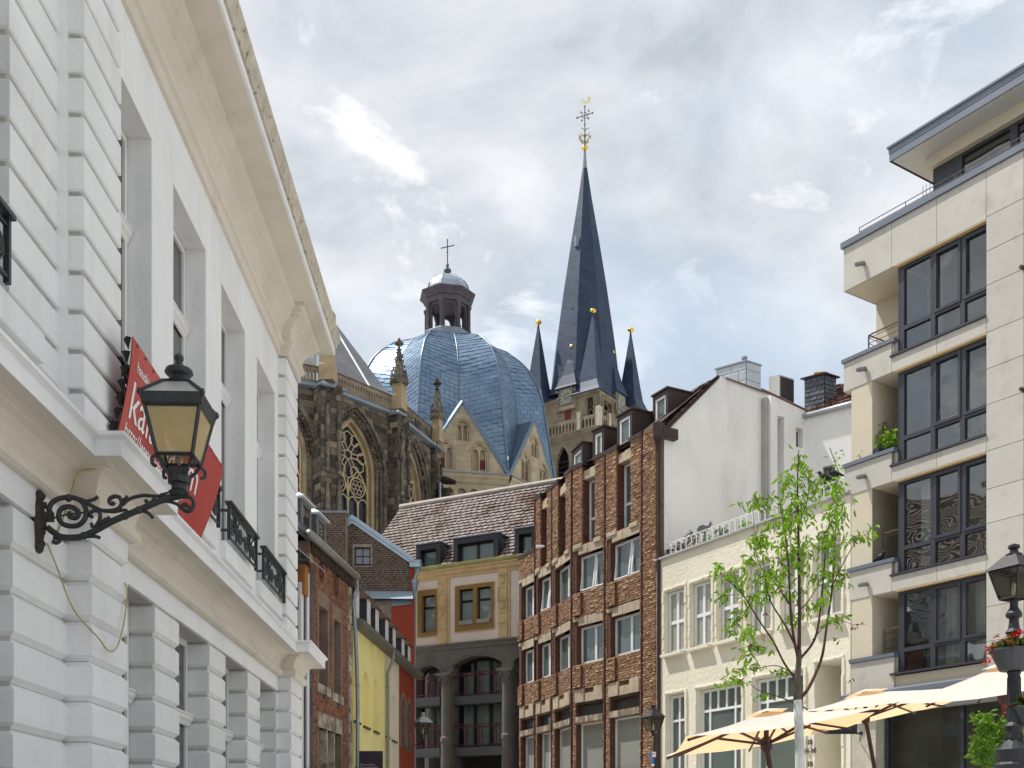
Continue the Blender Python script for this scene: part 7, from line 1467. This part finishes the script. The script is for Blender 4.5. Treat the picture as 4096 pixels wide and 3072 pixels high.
# ---------------------------------------------------------------- young street tree
TY = 10.8; rt = random.Random(11)
ST = empty('street_tree', Vector((pix(3198, 3000, TY).x, TY, gz(0, TY))), 'slender young tree with sparse bright green leaves and whitewashed lower trunk', 'tree')
def tp(u, v, dy=0): return pix(u, v, TY+dy)
TRW = mat('limewashed_bark', (.62, .63, .60), .85, .12, 6, dirt=(.4, .42, .36), ds=5, da=.6); BARK = mat('young_bark', (.11, .095, .07), .85, .25, 9, bump=.4, bs=40); TWG = mat('red_brown_twig', (.085, .04, .028), .7, .2, 8)
part('trunk', TRW, ST, lambda q: q.tube([Vector((tp(3200, 3072).x, TY, gz(0, TY)-.1)), tp(3200, 3040), tp(3196, 2900), tp(3190, 2800)], [.05, .046, .043, .040], 10), smooth=True)
part('upper_trunk', BARK, ST, lambda q: q.tube(smooth_path([tp(3190, 2801), tp(3189, 2720), tp(3195, 2650), tp(3196, 2600)], 3), [.040, .037, .035, .032, .03, .028, .027, .026, .025, .024], 10), smooth=True)
stems = [([(3189, 2803), (3222, 2770), (3253, 2715), (3288, 2627), (3306, 2510), (3329, 2352), (3335, 2217), (3345, 2080), (3350, 1970)], .019, .25), ([(3195, 2645), (3174, 2545), (3162, 2428), (3154, 2276), (3140, 2120), (3120, 2020)], .016, -.25),
    ([(3196, 2600), (3198, 2452), (3195, 2217), (3192, 2060), (3190, 1920), (3195, 1800)], .02, 0), ([(3196, 2640), (3259, 2557), (3283, 2428), (3294, 2305), (3306, 2159), (3320, 2080)], .015, -.2),
    ([(3185, 2721), (3136, 2651), (3095, 2569), (3036, 2481), (2972, 2381), (2913, 2323), (2870, 2280)], .013, .2), ([(3171, 2809), (3113, 2786), (3036, 2762), (2990, 2733), (2896, 2721)], .007, -.3), ([(3183, 2700), (3107, 2663), (3019, 2674), (2948, 2677)], .007, .3),
    ([(3190, 2600), (3140, 2500), (3080, 2400), (3060, 2300), (3045, 2180)], .011, -.35), ([(3330, 2340), (3380, 2240), (3430, 2160), (3478, 2135)], .007, .3), ([(3250, 2560), (3330, 2480), (3420, 2500), (3470, 2495)], .005, -.1), ([(3200, 2440), (3236, 2400), (3282, 2340), (3370, 2317)], .007, .3), ([(3160, 2420), (3100, 2330), (3030, 2240), (3010, 2010)], .008, .35), ([(3190, 2110), (3230, 2000), (3235, 1900)], .006, -.2), ([(3060, 2590), (2990, 2586), (2960, 2610)], .005, -.15), ([(3000, 2420), (2960, 2480), (2930, 2504)], .005, .2)]
for pts, r_, dy in stems:
    n_ = len(pts); P = smooth_path([tp(u, v, dy*(i/(n_-1))) for i, (u, v) in enumerate(pts)], 4); part('branch', TWG, ST, lambda q: q.tube(P, [r_*(1-.78*i/(len(P)-1)) for i in range(len(P))], 6), smooth=True)
clus = [(3200, 1900, 55, 70), (3145, 1915, 35, 40), (3250, 1935, 35, 45), (3195, 2060, 70, 60), (3060, 2005, 60, 35), (3015, 2005, 40, 30), (3110, 2085, 60, 45), (3339, 2011, 30, 50), (3350, 1950, 22, 50), (3318, 2067, 45, 40), (3370, 2052, 25, 40), (3339, 2118, 45, 35), (3293, 2144, 40, 35), (3421, 2149, 40, 22), (3470, 2132, 28, 22), (3062, 2170, 50, 25), (3030, 2150, 30, 22), (3155, 2067, 50, 40), (3155, 2129, 55, 40), (3190, 2000, 55, 40), (3195, 1830, 12, 25),
    (2878, 2276, 45, 22), (2925, 2299, 45, 25), (2960, 2334, 45, 25), (2896, 2387, 45, 22), (3019, 2229, 55, 25), (3048, 2164, 50, 22), (3066, 2305, 60, 35), (3113, 2293, 55, 35), (3136, 2246, 50, 35), (3048, 2381, 55, 25), (2995, 2393, 45, 25), (3089, 2346, 55, 30), (3212, 2176, 55, 40), (3159, 2188, 55, 40), (3212, 2252, 50, 35), (3277, 2305, 50, 25), (3324, 2293, 50, 25), (3370, 2317, 40, 18), (3312, 2176, 40, 40), (3329, 2235, 35, 35), (2960, 2452, 40, 20), (2931, 2504, 35, 22), (2978, 2534, 40, 20), (3007, 2522, 40, 20), (2990, 2586, 35, 16), (3048, 2592, 35, 16), (2984, 2625, 30, 14), (3019, 2662, 40, 14), (2960, 2680, 35, 14), (2902, 2721, 35, 14), (2948, 2718, 35, 14), (3113, 2680, 30, 12), (3159, 2475, 40, 30), (3236, 2440, 30, 20), (3282, 2405, 30, 20), (3341, 2475, 30, 18), (3189, 2364, 55, 35), (3048, 2780, 25, 10), (3330, 2350, 30, 20)]
def crown(q):
    for u, v, rx, rz in clus:
        dy = rt.uniform(-.38, .38); c = tp(u, v, dy); s_ = TY/F
        for _ in range(int(11+rx*rz/70)):
            p = c+Vector((rt.gauss(0, .55)*rx*s_, rt.gauss(0, .10), rt.gauss(0, .55)*rz*s_))
            d = Vector((rt.uniform(-.8, .8), rt.uniform(-.7, .7), rt.uniform(-1.3, -.05))).normalized(); w_ = d.cross(Vector((rt.uniform(-1, 1), rt.uniform(-1, 1), rt.uniform(-.4, .4)))).normalized(); l = rt.uniform(.05, .092); nn = d.cross(w_)*l*.13
            q.add([p, p+d*l*.35+w_*l*.17+nn, p+d*l*.7+w_*l*.13+nn, p+d*l, p+d*l*.7-w_*l*.13+nn, p+d*l*.35-w_*l*.17+nn], [(0, 1, 2, 3), (0, 3, 4, 5)])
part('crown', LFG, ST, crown)
def twigs(q):
    for u, v, rx, rz in clus:
        for _ in range(3): q.tube(smooth_path([tp(u+rt.uniform(-.2, .2)*rx, v+rz*.8+rt.uniform(0, 20), rt.uniform(-.1, .1)), tp(u+rt.uniform(-.6, .6)*rx, v, rt.uniform(-.25, .25)), tp(u+rt.uniform(-1, 1)*rx, v-rz*.4, rt.uniform(-.35, .35))], 3), .0028, 3)
part('twigs', TWG, ST, twigs, kind='stuff')
part('dead_leaves', leafmat('brown_leaf', (.25, .06, .02), (.18, .07, .02)), ST, lambda q: [leafy(q, tp(u, v, 0), .03, .03, 7, .035, rt) for u, v in ((3112, 2360), (3180, 2410), (3060, 2450), (3375, 2296), (3410, 2510), (3440, 2500), (3050, 2545), (3350, 2560), (3400, 2720))], kind='stuff')
# ---------------------------------------------------------------- right lamp post with flower bowls
LY = 10.0; lx = pix(4056, 3000, LY).x
foot = Vector((lx, LY, gz(lx, LY)))
zv = lambda v: EYE+(HY-v)/F*LY
BRL = mat('brown_lantern_metal', (.030, .024, .026), .5, .1, 4, spec=.3); DGR = mat('dark_grey_post', (.028, .03, .034), .5, .15, 5, spec=.35)
lp = small_lantern('lamp_post', Vector((lx, LY, zv(2408))), .54, 'dark street lamp post with red flower bowl at the right edge', BRL, BRL, pole=(foot,))
hh = zv(2400)-foot.z
part('post', DGR, lp, lambda q: q.lathe(Vector((lx, LY, 0)), [(.10, foot.z), (.17, foot.z+.05), (.17, zv(3060)), (.15, zv(3050)), (.16, zv(3000)), (.125, zv(2985)), (.07, zv(2960)), (.07, zv(2925)), (.085, zv(2905)), (.06, zv(2890)), (.052, zv(2700)), (.06, zv(2690)), (.05, zv(2680)), (.045, zv(2545)), (.075, zv(2530)), (.05, zv(2515)), (.042, zv(2490)), (.04, zv(2475)), (.068, zv(2468)), (.07, zv(2455)), (.05, zv(2440)), (.036, zv(2430)), (.034, zv(2410)), (.045, zv(2404)), (.04, zv(2392))], 18))
part('post_ornament', DGR, lp, lambda q: [q.tube([Vector((lx+.056*math.cos(a), LY+.056*math.sin(a), zv(2880))), Vector((lx+.05*math.cos(a), LY+.05*math.sin(a), zv(2710)))], .009, 4) for a in [k*math.pi/5 for k in range(10)]]+[q.lathe(Vector((lx+.07*math.cos(a), LY+.07*math.sin(a), zv(2950))), [(.004, -.04), (.02, 0), (.004, .04)], 5) for a in [k*math.pi/4 for k in range(8)]])
part('lantern_scroll', BRL, lp, lambda q: [q.tube(smooth_path([Vector((lx+.04*math.cos(a), LY+.04*math.sin(a), zv(2400))), Vector((lx+.10*math.cos(a), LY+.10*math.sin(a), zv(2398))), Vector((lx+.115*math.cos(a), LY+.115*math.sin(a), zv(2385))), Vector((lx+.14*math.cos(a), LY+.14*math.sin(a), zv(2378)))], 3), .008, 5) for a in [R(30)+math.pi/4+k*math.pi/2 for k in range(4)]])
GRB = mat('grey_planter_bowl', (.075, .08, .085), .5, .1, 3)
def bowl(u, v, s_, label):
    p = Vector((pix(u, v, LY).x, LY-.02, zv(v))); e_ = empty('flower_bowl', p, label, 'planter', 'flower bowls on the lamp post')
    part('bowl', GRB, e_, lambda q: q.lathe(p, [(.115*s_, -.17*s_), (.12*s_, -.168*s_), (.195*s_, 0), (.205*s_, .0), (.205*s_, .015), (.18*s_, .015), (.12*s_, -.05*s_)], 16), smooth=False)
    part('leaves', LFD, e_, lambda q: leafy(q, p+Z3*.06, .18*s_, .06, 230, .06, rt))
    def fl(q):
        for _ in range(60):
            a = rt.uniform(0, 6.283); r_ = rt.uniform(.06, .25)*s_; c = p+Vector((r_*math.cos(a), r_*math.sin(a), rt.uniform(.02, .15)-(.10 if r_ > .2*s_ else 0)))
            for k in range(7):
                t = k*.9; d = Vector((math.cos(t), math.sin(t), rt.uniform(-.6, .5))).normalized(); w_ = d.cross(Z3).normalized()
                q.add([c, c+d*.03+w_*.014, c+d*.055, c+d*.03-w_*.014], [(0, 1, 2, 3)])
    part('red_flowers', mat('red_petal', (.62, .025, .02), .5, .1, 8), e_, fl)
bowl(4050, 2608, 1.0, 'grey bowl of red flowers around the lamp post at the right edge'); bowl(4120, 2835, .9, 'lower flower bowl cut off by the right edge of the photo')
# shrub on its frame, blue cloth
SHR = empty('potted_shrub', Vector((pix(3990, 3000, 11).x, 10.6, gz(0, 11))), 'bright green shrub trained on a dark frame below the lamp post', 'shrub')
sp = lambda u, v, dy=0: pix(u, v, 10.6+dy)
part('foliage', leafmat('vine_leaf', (.11, .24, .02), (.19, .34, .04)), SHR, lambda q: [leafy(q, sp(u, v, rt.uniform(-.15, .15)), rx*10.6/F, rz*10.6/F, n_, .085, rt, .1, .16) for u, v, rx, rz, n_ in ((3930, 2870, 25, 35, 45), (3955, 2920, 40, 40, 90), (4000, 2900, 45, 30, 60), (4045, 2910, 35, 45, 60), (3930, 2970, 45, 45, 110), (3985, 2960, 50, 35, 80), (3940, 3030, 45, 40, 90), (4045, 2960, 35, 35, 50), (4000, 3060, 50, 40, 80), (4080, 2900, 25, 40, 40))])
part('stake', mat('bamboo_stake', (.25, .17, .07), .7), SHR, lambda q: (q.tube([sp(3992, 2890), sp(3975, 3120)], .012, 5), q.tube([Vector((sp(3985, 3100).x, 10.6, gz(0, 10.6))), sp(3985, 3000)], .02, 5)))
part('cross_bar', IRON, SHR, lambda q: q.tube([sp(3940, 3002), sp(4048, 2999)], .012, 5))
part('pot', GRB, SHR, lambda q: q.lathe(Vector((sp(3985, 3100).x, 10.6, gz(0, 10.6))), [(.2, 0), (.28, .5), (.3, .52), (.24, .52)], 12))
bc = M(); nx = 9
for i in range(nx):
    for j in range(9):
        u = 3966+i*5.2+1.5*math.sin(j); v = 2972+j*11+(abs(i-3)*2.2 if j == 0 else 0); P = pix(u, v, 10.75+.05*math.sin(i*1.5+j*.4)); bc.v.append(tuple(P))
for i in range(nx-1):
    for j in range(8): k = i*9+j; bc.f.append((k, k+1, k+10, k+9))
o_ = bc.build('blue_cloth', mat('blue_fabric', (.06, .32, .66), .8, .12, 9), None, True, label='bright blue cloth hanging behind the green shrub at the right edge', cat='cloth')
sm = o_.modifiers.new('thickness', 'SOLIDIFY'); sm.thickness = .01
# ---------------------------------------------------------------- lamp post with signs before the clinker building
QY = 30.0; qx = pix(2612, 3000, QY).x; qf = Vector((qx, QY, gz(qx, QY))); zq = lambda v: EYE+(HY-v)/F*QY
l2 = small_lantern('lamp_post', Vector((qx, QY, zq(2930))), .78, 'dark lamp post with blue signs at the corner of the brown brick building', BRL, BRL, pole=(qf,))
part('post', DGR, l2, lambda q: q.lathe(Vector((qx+.06, QY, 0)), [(.12, qf.z), (.12, qf.z+.9), (.06, qf.z+1.0), (.055, zq(2990)), (.075, zq(2985)), (.05, zq(2975)), (.045, zq(2940)), (.06, zq(2932))], 10))
f30 = Fr((0, QY-.1, 0), (1, 0, 0)); SB = mat('sign_blue', (.02, .16, .50), .5); SW = mat('sign_white', (.75, .75, .75), .5); SR = mat('sign_red', (.5, .05, .05), .5)
for nm, u0, u1, v0, v1, mm, n_ in (('blue_plate', 2598, 2607, 3008, 3030, SB, 0), ('white_plate', 2606, 2625, 3006, 3030, SW, .01), ('blue_plate', 2606, 2617, 3033, 3055, SB, 0), ('white_plate', 2607, 2617, 3056, 3065, SW, 0)):
    p0, p1 = f30.px(u0, v1), f30.px(u1, v0); part(nm, mm, l2, lambda q: q.box(f30, p0[0], p1[0], p0[1], p1[1], n_-.01, n_))
p0, p1 = f30.px(2606, 3030), f30.px(2625, 3006); part('red_border', SR, l2, lambda q: q.panel(f30, rect(p0[0], p1[0], p0[1], p1[1]), [rect(p0[0]+.014, p1[0]-.014, p0[1]+.014, p1[1]-.014)], .016, .012))
part('pictogram', IRON, l2, lambda q: (q.box(f30, p0[0]+.03, p0[0]+.08, p1[1]-.06, p1[1]-.045, .012, .014), q.box(f30, p0[0]+.03, p0[0]+.07, p1[1]-.09, p1[1]-.075, .012, .014)))
